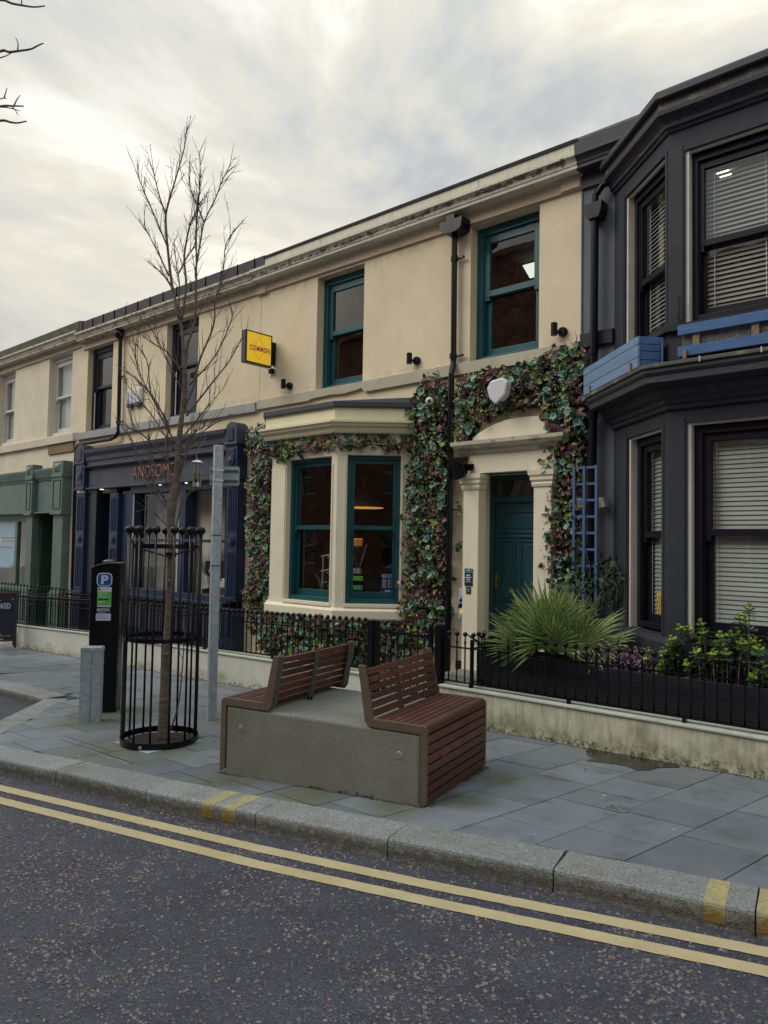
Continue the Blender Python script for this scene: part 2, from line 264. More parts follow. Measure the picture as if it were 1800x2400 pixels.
# ------------------------------------------------------------ geometry helpers
class Fr:                                   # a vertical plan frame: s along the wall, d into it, z up
    def __init__(f, ax=0., ay=0., bx=1., by=0.):
        l = math.hypot(bx - ax, by - ay); f.o = (ax, ay); f.u = ((bx - ax) / l, (by - ay) / l); f.n = (-f.u[1], f.u[0]); f.len = l
    def __call__(f, s, d, z): return (f.o[0] + s * f.u[0] + d * f.n[0], f.o[1] + s * f.u[1] + d * f.n[1], z)
W = Fr()                                    # plain world axes
FAC = Fr(0, 7, 1, 7)                        # the terrace front, s = x
class MB:
    def __init__(m, fr=W): m.v = []; m.f = []; m.fr = fr
    def add(m, vs, fs):
        k = len(m.v); m.v += [tuple(p) for p in vs]; m.f += [tuple(i + k for i in f) for f in fs]; return m
    def box(m, s0, s1, d0, d1, z0, z1, fr=None):
        fr = fr or m.fr
        return m.add([fr(s, d, z) for z in (z0, z1) for d in (d0, d1) for s in (s0, s1)],
                     [(0, 2, 3, 1), (4, 5, 7, 6), (0, 1, 5, 4), (2, 6, 7, 3), (0, 4, 6, 2), (1, 3, 7, 5)])
    def prism(m, poly, d0, d1, fr=None):     # poly in (s,z), extruded in d
        fr = fr or m.fr; n = len(poly)
        return m.add([fr(s, d0, z) for s, z in poly] + [fr(s, d1, z) for s, z in poly],
                     [tuple(range(n)), tuple(range(2 * n - 1, n - 1, -1))] + [(i, i + n, (i + 1) % n + n, (i + 1) % n) for i in range(n)])
    def slab(m, poly, z0, z1):               # poly in plan, extruded up; z may be callables
        f0 = z0 if callable(z0) else (lambda x, y: z0); f1 = z1 if callable(z1) else (lambda x, y: z1); n = len(poly)
        return m.add([(x, y, f0(x, y)) for x, y in poly] + [(x, y, f1(x, y)) for x, y in poly],
                     [tuple(range(n - 1, -1, -1)), tuple(range(n, 2 * n))] + [(i, (i + 1) % n, (i + 1) % n + n, i + n) for i in range(n)])
    def tube(m, pts, rad, n=8, cap=True):
        pts = [Vector(p) for p in pts]; rs = rad if isinstance(rad, (list, tuple)) else [rad] * len(pts); rings = []; up = None
        for i, p in enumerate(pts):
            t = (pts[min(i + 1, len(pts) - 1)] - pts[max(i - 1, 0)]).normalized()
            if up is None: up = Vector((0, 0, 1)) if abs(t.z) < .9 else Vector((1, 0, 0))
            a = t.cross(up).normalized(); b = a.cross(t).normalized(); up = b
            rings.append([p + (a * math.cos(2 * PI * k / n) + b * math.sin(2 * PI * k / n)) * rs[i] for k in range(n)])
        fs = [(i * n + k, i * n + (k + 1) % n, (i + 1) * n + (k + 1) % n, (i + 1) * n + k) for i in range(len(pts) - 1) for k in range(n)]
        if cap: fs += [tuple(range(n - 1, -1, -1)), tuple(range((len(pts) - 1) * n, len(pts) * n))]
        return m.add([v for r in rings for v in r], fs)
    def lathe(m, prof, c, n=16, axis=None):  # prof (r, h) about a vertical (or given) axis through c
        c = Vector(c); ax = Vector(axis or (0, 0, 1)).normalized(); a = ax.orthogonal().normalized(); b = ax.cross(a)
        vs = [c + ax * h + (a * math.cos(2 * PI * k / n) + b * math.sin(2 * PI * k / n)) * r for r, h in prof for k in range(n)]
        q = len(prof); fs = [(i * n + k, i * n + (k + 1) % n, (i + 1) * n + (k + 1) % n, (i + 1) * n + k) for i in range(q - 1) for k in range(n)]
        return m.add(vs, fs + [tuple(range(n - 1, -1, -1)), tuple(range((q - 1) * n, q * n))])
    def ball(m, c, r, n=10, sz=1.):
        k = max(4, n // 2 + 1); return m.lathe([(max(1e-4, r * math.sin(PI * i / k)), -r * sz * math.cos(PI * i / k)) for i in range(k + 1)], c, n)
    def sweep(m, path, prof, cap=True):      # prof (out, z) closed loop swept along a plan path; out = right-hand side of the path
        n = len(prof); q = len(path); P = [Vector(p[:2]) for p in path]; dz = [p[2] if len(p) > 2 else 0 for p in path]; vs = []
        for i in range(q):
            a = (P[i] - P[i - 1]).normalized() if i else (P[1] - P[0]).normalized(); b = (P[i + 1] - P[i]).normalized() if i < q - 1 else a
            na = Vector((a.y, -a.x)); nb = Vector((b.y, -b.x)); mm = (na + nb).normalized(); k = 1 / max(.3, mm.dot(na))
            vs += [(P[i].x + mm.x * o * k, P[i].y + mm.y * o * k, z + dz[i]) for o, z in prof]
        fs = [(i * n + k, i * n + (k + 1) % n, (i + 1) * n + (k + 1) % n, (i + 1) * n + k) for i in range(q - 1) for k in range(n)]
        if cap: fs += [tuple(range(n - 1, -1, -1)), tuple(range((q - 1) * n, q * n))]
        return m.add(vs, fs)
    def wall(m, s0, s1, z0, z1, depth, ops=(), zb=None):   # face at d=0 with openings (s0,s1,z0,z1) and their reveals
        S = sorted({s0, s1, *[o[0] for o in ops], *[o[1] for o in ops]}); Z = sorted({z0, z1, *[o[2] for o in ops], *[o[3] for o in ops]})
        fr = m.fr
        def hole(a, b, c, d): return any(o[0] - 1e-6 <= a and b <= o[1] + 1e-6 and o[2] - 1e-6 <= c and d <= o[3] + 1e-6 for o in ops)
        for i in range(len(S) - 1):
            for j in range(len(Z) - 1):
                if not hole(S[i], S[i + 1], Z[j], Z[j + 1]): m.add([fr(S[i], 0, Z[j]), fr(S[i + 1], 0, Z[j]), fr(S[i + 1], 0, Z[j + 1]), fr(S[i], 0, Z[j + 1])], [(0, 1, 2, 3)])
        for o in ops:
            c = [(o[0], o[2]), (o[1], o[2]), (o[1], o[3]), (o[0], o[3])]
            for i in range(4):
                (a, b), (e, g) = c[i], c[(i + 1) % 4]; m.add([fr(a, 0, b), fr(e, 0, g), fr(e, depth, g), fr(a, depth, b)], [(0, 3, 2, 1)])
        return m
    def build(m, name, material, parent=None, bevel=0., smooth=False, recalc=True, kind=None, label=None):
        me = bpy.data.meshes.new(name); me.from_pydata(m.v, [], m.f)
        if recalc:
            b = bmesh.new(); b.from_mesh(me); bmesh.ops.recalc_face_normals(b, faces=b.faces); b.to_mesh(me); b.free()
        if smooth: me.polygons.foreach_set('use_smooth', [True] * len(me.polygons))
        me.materials.append(M[material] if isinstance(material, str) else material)
        return link(name, me, parent, bevel, kind, label)
def link(name, me, parent=None, bevel=0., kind=None, label=None):
    o = bpy.data.objects.new(name, me); COL.objects.link(o)
    if parent is not None:
        o.parent = parent; o.location = -wloc(parent)
    if bevel:
        md = o.modifiers.new('bevel', 'BEVEL'); md.width = bevel; md.segments = 2; md.limit_method = 'ANGLE'; md.angle_limit = R(40); md.harden_normals = False
    if kind: o['kind'] = kind
    if label: o['label'] = label
    return o
def wloc(o):
    v = Vector(o.location)
    while o.parent: o = o.parent; v += Vector(o.location)
    return v
def thing(name, label, cat, loc=(0, 0, 0), group=None):
    o = bpy.data.objects.new(name, None); o.empty_display_size = .1; COL.objects.link(o); o.location = loc; o['label'] = label; o['category'] = cat
    if group: o['group'] = group
    return o
def tag(o, label, cat, group=None):
    o['label'] = label; o['category'] = cat
    if group: o['group'] = group
    return o
def inst(name, me, parent, pos, rot=None):   # a piece sharing mesh data, placed in the world under its parent
    o = bpy.data.objects.new(name, me); COL.objects.link(o); o.parent = parent; o.location = Vector(pos) - wloc(parent)
    if rot is not None: o.rotation_euler = rot
    return o
def mesh_of(mb, name, material, smooth=False):
    o = mb.build(name, material, smooth=smooth); me = o.data; bpy.data.objects.remove(o); return me
def text(s, material, parent, fr, s0, z0, d, h, width=None, name='lettering', depth=.002, bold=.0, gap=1.0, slant=0., tilt=0.):
    c = bpy.data.curves.new(name, 'FONT'); c.body = s; c.size = 1; c.extrude = .5; c.offset = bold; c.space_character = gap; c.shear = slant; c.resolution_u = 3
    tmp = bpy.data.objects.new(name, c); COL.objects.link(tmp); me = bpy.data.meshes.new_from_object(tmp); bpy.data.objects.remove(tmp); bpy.data.curves.remove(c)
    xs = [v.co.x for v in me.vertices]; ys = [v.co.y for v in me.vertices]; x0, x1, y0, y1 = min(xs), max(xs), min(ys), max(ys)
    k = h / (y1 - y0); kx = (width / (x1 - x0)) if width else k
    for v in me.vertices:
        sx = (v.co.x - x0) * kx; sz = (v.co.y - y0) * k + sx * tilt
        v.co = fr(s0 + sx, d - depth * (.5 + v.co.z), z0 + sz)
    me.materials.clear(); me.materials.append(M[material]); me.name = name
    return link(name, me, parent)

def sash_window(parent, fr, s0, s1, z0, z1, d, mt, zm, fw=.075, top=.10, bot=.09, glass='glass', name='sash_window', rail=.05, glassin=.035):
    """a vertical sash window: box frame, upper sash in front, lower sash set back"""
    b = MB(fr); ff = fw * .55
    b.box(s0, s0 + ff, d, d + .14, z0, z1); b.box(s1 - ff, s1, d, d + .14, z0, z1)
    b.box(s0 + ff, s1 - ff, d, d + .14, z1 - top * .5, z1); b.box(s0 + ff, s1 - ff, d - .012, d + .14, z0, z0 + bot * .4)
    b.box(s0 + ff, s0 + ff + .012, d + .022, d + .028, z0 + bot * .4, z1 - top * .5); b.box(s1 - ff - .012, s1 - ff, d + .022, d + .028, z0 + bot * .4, z1 - top * .5)
    win = b.build(name, mt, parent, .003)
    a0, a1 = s0 + ff, s1 - ff; sw = fw * .5
    for (lo, hi, dd, nm) in ((zm - rail / 2, z1 - top * .5, d + .03, 'upper'), (z0 + bot * .4, zm + rail / 2 - .008, d + .075, 'lower')):
        u = MB(fr); bt = rail if nm == 'upper' else bot * .6; tp = top * .5 if nm == 'upper' else rail - .01
        u.box(a0, a0 + sw, dd, dd + .04, lo, hi); u.box(a1 - sw, a1, dd, dd + .04, lo, hi)
        u.box(a0 + sw, a1 - sw, dd, dd + .04, lo, lo + bt); u.box(a0 + sw, a1 - sw, dd, dd + .04, hi - tp, hi)
        if nm == 'upper':
            u.box(a0 + .002, a0 + sw - .004, dd + .002, dd + .036, lo - .045, lo); u.box(a1 - sw + .004, a1 - .002, dd + .002, dd + .036, lo - .045, lo)
        u.build('sash', mt, win, .002)
        MB(fr).add([fr(a0 + sw - .005, dd + .022, lo + bt - .005), fr(a1 - sw + .005, dd + .022, lo + bt - .005), fr(a1 - sw + .005, dd + .022, hi - tp + .005), fr(a0 + sw - .005, dd + .022, hi - tp + .005)], [(0, 1, 2, 3)]).build('pane', glass, win, recalc=False)
    return win
def pane(parent, fr, s0, s1, d, z0, z1, g='glass', name='pane'):
    return MB(fr).add([fr(s0, d, z0), fr(s1, d, z0), fr(s1, d, z1), fr(s0, d, z1)], [(0, 1, 2, 3)]).build(name, g, parent, recalc=False)

# ------------------------------------------------------------ the road, kerb and pavement
ROADZ = -.115
def rz(x): return gz(x) + ROADZ
g = MB(); xs = [-260, -60, -20, -8, 0, 8, 30, 120]; ys = [-200, -30, -8, 0, 4, 12, 60, 200]
g.add([(x, y, rz(x)) for y in ys for x in xs], [(j * 8 + i, j * 8 + i + 1, j * 8 + i + 9, j * 8 + i + 8) for j in range(7) for i in range(7)])
g.build('road', 'asph', kind='structure', recalc=False)
# loose chippings standing proud of the worn surface
def chips():
    vs = []; fs = []; k = 0
    for i in range(100000):
        x = rng.uniform(-8.5, 1.6); y = rng.uniform(.2, 4.0)
        if y > kerb_y(x) - .02: continue
        c = mnoise.noise(Vector((x * 2.2, y * 3.0, 3.3))) + .55 * mnoise.noise(Vector((x * 7, y * 9, 1.1)))
        if rng.random() > .27 + max(0, c) * 1.25: continue
        d1 = y - line_y(x, 0); d2 = y - line_y(x, 1)
        if (abs(d1) < .046 or abs(d2) < .046) and rng.random() > .03: continue
        near = math.hypot(x, y); r = rng.uniform(.003, .0100) * (1.1 if c > .2 else 1); n = rng.integers(5, 7)
        a0 = rng.uniform(0, 6.3); el = rng.uniform(.55, 1); tx, ty = rng.normal(0, .16, 2); h = rng.uniform(.0015, .0045); z = rz(x)
        ring = []
        for q in range(n):
            a = a0 + 2 * PI * q / n + rng.uniform(-.25, .25); rr = r * rng.uniform(.75, 1.15); dx = rr * math.cos(a); dy = rr * math.sin(a) * el
            ring.append((dx, dy))
        vs += [(x + dx * 1.12, y + dy * 1.12, z - .001) for dx, dy in ring] + [(x + dx, y + dy, z + h + dx * tx + dy * ty) for dx, dy in ring]
        fs += [tuple(range(k + n, k + 2 * n))] + [(k + q, k + (q + 1) % n, k + n + (q + 1) % n, k + n + q) for q in range(n)]; k += 2 * n
    m = MB(); m.v = vs; m.f = fs; return m
KERB = [(-19.5, 3.30), (-15.6, 3.30), (-14.6, 2.45), (-12.6, 2.4), (-11.7, 3.3), (-11.3, 3.72), (-8.6, 3.80), (-7.77, 3.0), (-7.12, 2.36), (-6.85, 2.31), (-6.40, 2.38), (-5.58, 2.57), (-4.62, 2.75), (-3.70, 2.96), (-2.80, 3.18), (-1.90, 3.42), (-1.01, 3.61), (-.10, 3.80), (.80, 3.98), (1.72, 4.15)]
def interp(x, P):
    for (a, b), (c, d) in zip(P, P[1:]):
        if a <= x <= c: return b + (d - b) * (x - a) / (c - a)
    return P[0][1] if x < P[0][0] else P[-1][1]
def kerb_y(x): return interp(x, KERB)
L1 = [(-9.5, 1.49), (-5.83, 2.270), (-3.485, 2.795), (-2.43, 3.07), (-.93, 3.505), (1.8, 4.02)]
L2 = [(-9.5, 1.36), (-5.525, 2.155), (-3.30, 2.65), (-2.31, 2.925), (-.89, 3.345), (1.8, 3.86)]
def line_y(x, i): return interp(x, (L1, L2)[i])
chips().build('road_chippings', leafm('pinkish_chippings', [(.12, .098, .10), (.19, .15, .145), (.085, .08, .09), (.25, .21, .19), (.15, .13, .14)], rough=.65), kind='stuff', recalc=False)
for i in (0, 1):
    m = MB(); vs = []; n = 260
    for q in range(n + 1):
        x = -9.5 + 11.3 * q / n; y = line_y(x, i); hw = .047
        e1 = mnoise.noise(Vector((x * 30, 5 + i, 0))) * .0045 + mnoise.noise(Vector((x * 9, 2 + i, 0))) * .003
        e2 = mnoise.noise(Vector((x * 30, 9 + i, 4))) * .0045 + mnoise.noise(Vector((x * 9, 7 + i, 0))) * .003
        vs += [(x, y - hw + e1, rz(x) + .004), (x, y + hw + e2, rz(x) + .004)]
    m.add(vs, [(2 * q, 2 * q + 2, 2 * q + 3, 2 * q + 1) for q in range(n)])
    m.build('road_line', 'line', kind='structure', recalc=False)
KW = .265
kerb = thing('kerb', '', ''); del kerb['label']; del kerb['category']; kerb['kind'] = 'structure'
kprof = [(0, -.34), (0, -.020), (-.004, -.008), (-.012, -.0015), (-.024, 0), (-KW, 0), (-KW, -.34)]
def cutpath(a, b):                           # centre part of a kerb run between two path vertices
    return a, b
for (a, b) in zip(KERB, KERB[1:]):
    L = math.hypot(b[0] - a[0], b[1] - a[1]); n = max(1, round(L / .92))
    for q in range(n):
        t0 = q / n; t1 = (q + 1) / n; g0 = .0035 / L
        pa = (a[0] + (b[0] - a[0]) * (t0 + g0), a[1] + (b[1] - a[1]) * (t0 + g0)); pb = (a[0] + (b[0] - a[0]) * (t1 - g0), a[1] + (b[1] - a[1]) * (t1 - g0))
        MB().sweep([(*pa, gz(pa[0])), (*pb, gz(pb[0]))], kprof).build('kerb_stone', 'granite', kerb)
# dark bedding seen in the joints, and the slab bed
MB().sweep([(x, y, gz(x)) for x, y in KERB], [(-.012, -.36), (-.012, -.02), (-KW - .02, -.02), (-KW - .02, -.36)]).build('kerb_bed', 'joint', kerb)
for (x0, x1) in ((-4.13, -4.025), (-3.96, -3.855), (-1.218, -1.128), (-1.005, -.915)):
    pr = [(.0025, -.09), (.0025, -.019), (-.002, -.006), (-.011, .001), (-.024, .0025), (-KW + .01, .0025), (-KW + .01, -.004), (-.034, -.004), (-.02, -.004), (-.004, -.09)]
    MB().sweep([(x0, kerb_y(x0), gz(x0)), (x1, kerb_y(x1), gz(x1))], pr).build('painted_mark', 'mark', kerb)
KB = []                                       # back edge of the kerb
for i, p in enumerate(KERB):
    a = Vector(KERB[max(0, i - 1)]); b = Vector(KERB[min(len(KERB) - 1, i + 1)]); t = (b - a).normalized(); KB.append((p[0] - t.y * KW, p[1] + t.x * KW))
KB.sort()
def kb_y(x): return interp(x, KB)
WALLY = 5.75
pave = MB(); P = [(-19.5, kb_y(-19.5) - .1)] + [(x, y - .03) for x, y in KB] + [(2.6, kb_y(2.6)), (2.6, WALLY + .1), (-19.5, WALLY + .1)]
pave.slab(P, lambda x, y: gz(x) - .3, lambda x, y: gz(x) - .007)
pave = pave.build('pavement', 'joint', kind='structure')
def clip(poly, a, b):                         # keep the part left of the line a->b
    out = []
    def side(p): return (b[0] - a[0]) * (p[1] - a[1]) - (b[1] - a[1]) * (p[0] - a[0])
    for i, p in enumerate(poly):
        q = poly[(i + 1) % len(poly)]; sp, sq = side(p), side(q)
        if sp >= 0: out.append(p)
        if sp * sq < 0: t = sp / (sp - sq); out.append((p[0] + (q[0] - p[0]) * t, p[1] + (q[1] - p[1]) * t))
    return out
PITC = (-5.779, 3.557)
known = {-1: [4.06, 4.47, 4.87, 5.41], -2: [3.9, 4.44, 4.73, 5.13], 0: [3.75, 4.30, 4.93, 5.42], -3: [4.2, 4.83, 5.27], 1: [4.3, 4.75, 5.2]}
for c in range(-40, 9):
    x0 = -1.53 + c * .4425
    big = x0 < -9.2; lens = [2.0]; y = 2.1
    if c in known: cuts = [3.3] + known[c] + [5.9]
    else:
        cuts = [2.05 + rng.uniform(0, .3)]
        while cuts[-1] < 5.9: cuts.append(cuts[-1] + (rng.choice([.40, .45, .55, .62]) if not big else .62))
    for ya, yb in zip(cuts, cuts[1:]):
        xo = lambda y: x0 + .153 * (y - 4.7)
        q = .004; poly = [(xo(ya) + q, ya + q), (xo(ya) + .4425 - q, ya + q), (xo(yb) + .4425 - q, yb - q), (xo(yb) + q, yb - q)]
        poly = clip(poly, (30, WALLY + .02), (-30, WALLY + .02))
        if not poly: continue
        for (a, b) in zip(KB, KB[1:]):
            mx = sum(p[0] for p in poly) / len(poly) if poly else 0
            lo, hi = min(p[0] for p in poly), max(p[0] for p in poly)
            if hi > a[0] and lo < b[0]:
                poly = clip(poly, (a[0], a[1] + .004), (b[0], b[1] + .004))
                if not poly: break
        if not poly or len(poly) < 3: continue
        A = .5 * abs(sum(poly[i][0] * poly[(i + 1) % len(poly)][1] - poly[(i + 1) % len(poly)][0] * poly[i][1] for i in range(len(poly))))
        if A < .004: continue
        mx = sum(p[0] for p in poly) / len(poly); my = sum(p[1] for p in poly) / len(poly)
        if mx > 1.6: continue
        dz = rng.normal(0, .0008); sx, sy = rng.normal(0, .0018, 2)
        top = lambda x, y: gz(x) + dz + sx * (x - mx) + sy * (y - my)
        MB().slab(poly, lambda x, y: top(x, y) - .03, top).build('paving_slab', 'slab', pave)
# tree pit: mortar collar and soil
def disc(r0, r1, n, zf, jit=0, c=PITC):
    m = MB(); vs = []
    for k in range(n):
        a = 2 * PI * k / n; j = 1 + jit * mnoise.noise(Vector((math.cos(a) * 2, math.sin(a) * 2, 5)))
        for r in (r0, r1 * j): x = c[0] + r * math.cos(a); y = c[1] + r * math.sin(a); vs.append((x, y, zf(x, y)))
    return m.add(vs, [(2 * k, 2 * k + 1, (2 * k + 3) % (2 * n), (2 * k + 2) % (2 * n)) for k in range(n)])
q = .275; MB().slab([(PITC[0] - q, PITC[1] - .27), (PITC[0] + .29, PITC[1] - .29), (PITC[0] + q, PITC[1] + .26), (PITC[0] - .25, PITC[1] + .28)], lambda x, y: gz(x) - .02, lambda x, y: gz(x) + .0035).build('mortar_patch', 'mortar', pave)
soil = MB(); vs = [(*PITC, gz(PITC[0]) + .03)]
for r in (.1, .2, .27, .315):
    for k in range(28):
        a = 2 * PI * k / 28; x = PITC[0] + r * math.cos(a); y = PITC[1] + r * math.sin(a); vs.append((x, y, gz(x) + .008 + .022 * max(0, mnoise.noise(Vector((x * 14, y * 14, 0)))) + (.01 if r < .3 else -.002)))
soil.add(vs, [(0, 1 + k, 1 + (k + 1) % 28) for k in range(28)] + [(1 + j * 28 + k, 1 + (j + 1) * 28 + k, 1 + (j + 1) * 28 + (k + 1) % 28, 1 + j * 28 + (k + 1) % 28) for j in range(3) for k in range(28)]).build('soil', 'soil', pave, smooth=True)
# slot drain near the tree
dr = MB(); dr.slab([(-6.47, 3.00), (-5.31, 3.02), (-5.31, 3.034), (-6.47, 3.014)], lambda x, y: gz(x) - .01, lambda x, y: gz(x) + .003)
dr.build('slot_drain', 'chrome', pave)
MB().slab([(-6.47, 3.016), (-5.31, 3.036), (-5.31, 3.046), (-6.47, 3.026)], lambda x, y: gz(x) - .01, lambda x, y: gz(x) + .0025).build('drain_slot', 'black_p', pave)
# small square access cover
ac = thing('access_cover', 'small square metal access cover with diagonal rib set in the paving', 'drain cover', (-2.045, 4.49, gz(-2.045)))
cz = lambda h: (lambda x, y: gz(x) + h)
MB().slab([(-2.12, 4.44), (-1.985, 4.44), (-1.972, 4.548), (-2.105, 4.545)], cz(-.01), cz(.003)).build('plate', mat('grey_cover_plate', (.10, .115, .12), .6, .2, 40, .3, 90), ac)
fr_ = MB()
def bar(m, a, b, w, z0, z1):
    d = (Vector(b) - Vector(a)).normalized(); n_ = Vector((-d.y, d.x)) * w / 2; m.slab([(a[0] + n_.x, a[1] + n_.y), (a[0] - n_.x, a[1] - n_.y), (b[0] - n_.x, b[1] - n_.y), (b[0] + n_.x, b[1] + n_.y)], cz(z0), cz(z1))
for a, b in (((-2.12, 4.44), (-1.985, 4.44)), ((-1.985, 4.44), (-1.972, 4.548)), ((-1.972, 4.548), (-2.105, 4.545)), ((-2.105, 4.545), (-2.12, 4.44)), ((-2.105, 4.545), (-1.985, 4.44))): bar(fr_, a, b, .009, .003, .007)
fr_.build('frame', 'chrome', ac)
# shallow puddle against the wall
PUD = [(-2.72, 5.38), (-2.62, 5.40), (-2.5, 5.43), (-2.42, 5.43), (-2.31, 5.38), (-2.24, 5.45), (-2.22, 5.55), (-2.10, 5.66), (-2.14, 5.74), (-2.9, 5.74), (-2.80, 5.56), (-2.70, 5.47)]
pm = MB(); pm.add([(x, y, gz(x) + .0042) for x, y in PUD], [tuple(range(len(PUD)))])
wm = bpy.data.materials.new('brown_puddle'); wm.use_nodes = True; b_ = wm.node_tree.nodes['Principled BSDF']; b_.inputs['Base Color'].default_value = (.022, .020, .016, 1); b_.inputs['Roughness'].default_value = .12
pm.build('puddle', wm, kind='structure', recalc=False)
# forecourts behind the low walls
MB().slab([(-20, 5.86), (-4.42, 5.86), (-4.42, 7.3), (-20, 7.3)], lambda x, y: gz(x) - .3, lambda x, y: gz(x) + .07).build('forecourt_paving', 'stone', kind='structure')
MB().slab([(-4.40, 5.9), (2.5, 5.9), (2.5, 7.3), (-4.40, 7.3)], lambda x, y: gz(x) - .3, lambda x, y: gz(x) + .15).build('forecourt_paving', 'stone', kind='structure')
# litter
for i in range(26):
    x = rng.uniform(-6, .2); y = rng.uniform(kb_y(x) + .05, 5.7); r = rng.uniform(.005, .016)
    if abs(x + 3.8) < 1 and y < 5: continue
    MB().slab([(x + r * math.cos(a) * rng.uniform(.6, 1), y + r * .6 * math.sin(a)) for a in np.linspace(0, 5.4, 6)], cz(.002), cz(.0045)).build('chewing_gum_spot', 'pwhite', pave)
# ------------------------------------------------------------ the terrace
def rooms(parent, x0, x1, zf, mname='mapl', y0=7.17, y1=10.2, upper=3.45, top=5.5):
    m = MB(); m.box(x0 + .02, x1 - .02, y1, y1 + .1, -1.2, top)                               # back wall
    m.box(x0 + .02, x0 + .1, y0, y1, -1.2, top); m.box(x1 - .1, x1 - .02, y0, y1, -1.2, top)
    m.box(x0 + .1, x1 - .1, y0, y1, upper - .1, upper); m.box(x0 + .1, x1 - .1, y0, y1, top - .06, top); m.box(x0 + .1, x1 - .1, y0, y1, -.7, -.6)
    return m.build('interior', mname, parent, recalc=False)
def straight(parent, name, material, x0, x1, prof, y=7.0, dz0=0., dz1=0., bevel=0):
    return MB().sweep([(x0, y, dz0), (x1, y, dz1)], prof).build(name, material, parent, bevel)
CORN = lambda z: [(0, z - .01), (.045, z - .01), (.05, z + .015), (.165, z + .015), (.17, z + .02), (.17, z + .055), (.18, z + .058), (.185, z + .085), (.20, z + .11), (.225, z + .125), (.232, z + .13), (.232, z + .165), (.18, z + .172), (.0, z + .172)]
# ---- far left house (A) with the green shopfront
hA = thing('terraced_house', 'pale cream terraced house at the far left with white sash windows above a grey-green shopfront', 'house', (-17.5, 7, -.5))
opA = [(-18.95, -18.0, 3.80, 5.54), (-16.20, -15.11, 3.80, 5.52)]
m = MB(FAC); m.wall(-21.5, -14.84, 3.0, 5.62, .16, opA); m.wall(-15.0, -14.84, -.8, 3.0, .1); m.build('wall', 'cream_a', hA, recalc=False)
for o in opA:
    wi = sash_window(hA, FAC, o[0], o[1], o[2] + .02, o[3], .10, 'white_p', 4.65, fw=.12, top=.2, bot=.16)
    pane(hA, FAC, o[0] + .03, o[1] - .03, .24, o[2], o[3], 'frost', 'net_curtain')
straight(hA, 'sill_band', 'cream_a', -21.5, -14.82, [(0, 3.61), (.07, 3.61), (.085, 3.76), (0, 3.79)])
MB(FAC).box(-16.05, -14.87, -.035, 0, 3.40, 3.60).build('stone_plaque', 'plaque', hA, .01)
straight(hA, 'frieze', 'frieze', -21.5, -14.6, [(0, 5.53), (.035, 5.53), (.035, 5.64), (0, 5.64)], dz0=.02)
straight(hA, 'cornice', 'cornice_b', -21.5, -14.55, [(o, z + 5.63) for o, z in CORN(0)], dz0=.07)
straight(hA, 'coping', 'cop_a', -21.5, -14.45, [(0, 5.80), (.20, 5.80), (.21, 5.97), (.1, 6.0), (0, 6.0)], dz0=.04)
rooms(hA, -21.5, -14.84, 0, top=5.6)
MB().box(-21.5, -14.84, 7.3, 10.3, 5.6, 5.72).build('roof', 'slate_top', hA)
# shopfront
sA = MB(); sy = .0
def panelled(parent, fr, s0, s1, z0, z1, d0, d1, material, inset=.02, ins=.012, name='pilaster'):
    m = MB(fr); m.box(s0, s1, d0, d1, z0, z1); return m.build(name, material, parent, .006)
G = 'green'
fsG = MB(FAC); fsG.box(-21.3, -16.69, -.10, .05, 2.18, 2.86); fsG.box(-16.34, -15.38, -.10, .05, 2.18, 2.86)
fsG.build('fascia_board', G, hA, .004)
MB(FAC).sweep([(-21.3, 6.90), (-15.3, 6.90)], [(-.05, 2.84), (.02, 2.84), (.03, 2.90), (.06, 2.95), (.09, 3.05), (.09, 3.08), (-.05, 3.10)]).build('shop_cornice', G, hA)
den = mesh_of(MB().box(-.022, .022, -.03, .0, -.05, 0), 'dentil', G)
for i in range(72): inst('dentil', den, hA, (-21.2 + i * .082, 6.865, 2.945))
MB(FAC).box(-21.3, -15.35, -.15, -.10, 2.14, 2.175).build('fascia_moulding', 'green', hA, .006)
for (a, b) in ((-16.70, -16.38), (-15.39, -14.94)):
    m = MB(FAC); m.box(a, b - .02, -.16, .0, -.6, 2.12); m.build('pilaster', G, hA, .006)
    m = MB(FAC); m.box(a - .015, b, -.2, .0, 2.15, 2.88); m.box(a - .01, b, -.2, .0, 2.93, 3.20); m.build('console', G, hA, .005)
    MB(FAC).box(a - .03, b + .02, -.225, .0, 2.87, 2.93).build('console_moulding', G, hA, .006)
    MB(FAC).box(a - .03, b + .02, -.225, .0, 2.10, 2.15).build('console_moulding', G, hA, .006)
    MB(FAC).box(a - .03, b + .02, -.21, .0, -.6, .52).build('plinth', G, hA, .006)
    c = (a + b) / 2 - .01; w2 = (b - a) / 2 - .06
    MB(FAC).add([FAC(c - w2, -.2, 2.97), FAC(c + w2, -.2, 2.97), FAC(c + w2, -.2, 3.16), FAC(c - w2, -.2, 3.16), FAC(c, -.25, 3.065)], [(0, 1, 4), (1, 2, 4), (2, 3, 4), (3, 0, 4)]).build('pyramid_block', G, hA, recalc=False)
    for k in range(2):
        MB(FAC).box(c - w2 + (k * 2 * w2), c - w2 + (k * 2 * w2) + .012 - .024 * k, -.212, -.2, 2.22, 2.80).build('panel_bead', 'green_d', hA)
    for z in (2.22, 2.80): MB(FAC).box(c - w2 + .012, c + w2 - .012, -.212, -.2, z, z + .012).build('panel_bead', 'green_d', hA)
gw = MB(FAC); gw.box(-21.3, -16.71, .02, .10, 1.98, 2.16); gw.box(-21.3, -16.71, .02, .10, .50, .56); gw.box(-17.72, -17.60, .015, .10, .56, 1.98); gw.box(-20.2, -20.1, .015, .10, .56, 1.98)
gw.box(-21.3, -16.71, .0, .12, -.7, .44); gw.build('shop_window', G, hA, .004)
MB(FAC).box(-21.3, -16.68, -.12, .06, .44, .50).build('window_sill', G, hA, .006)
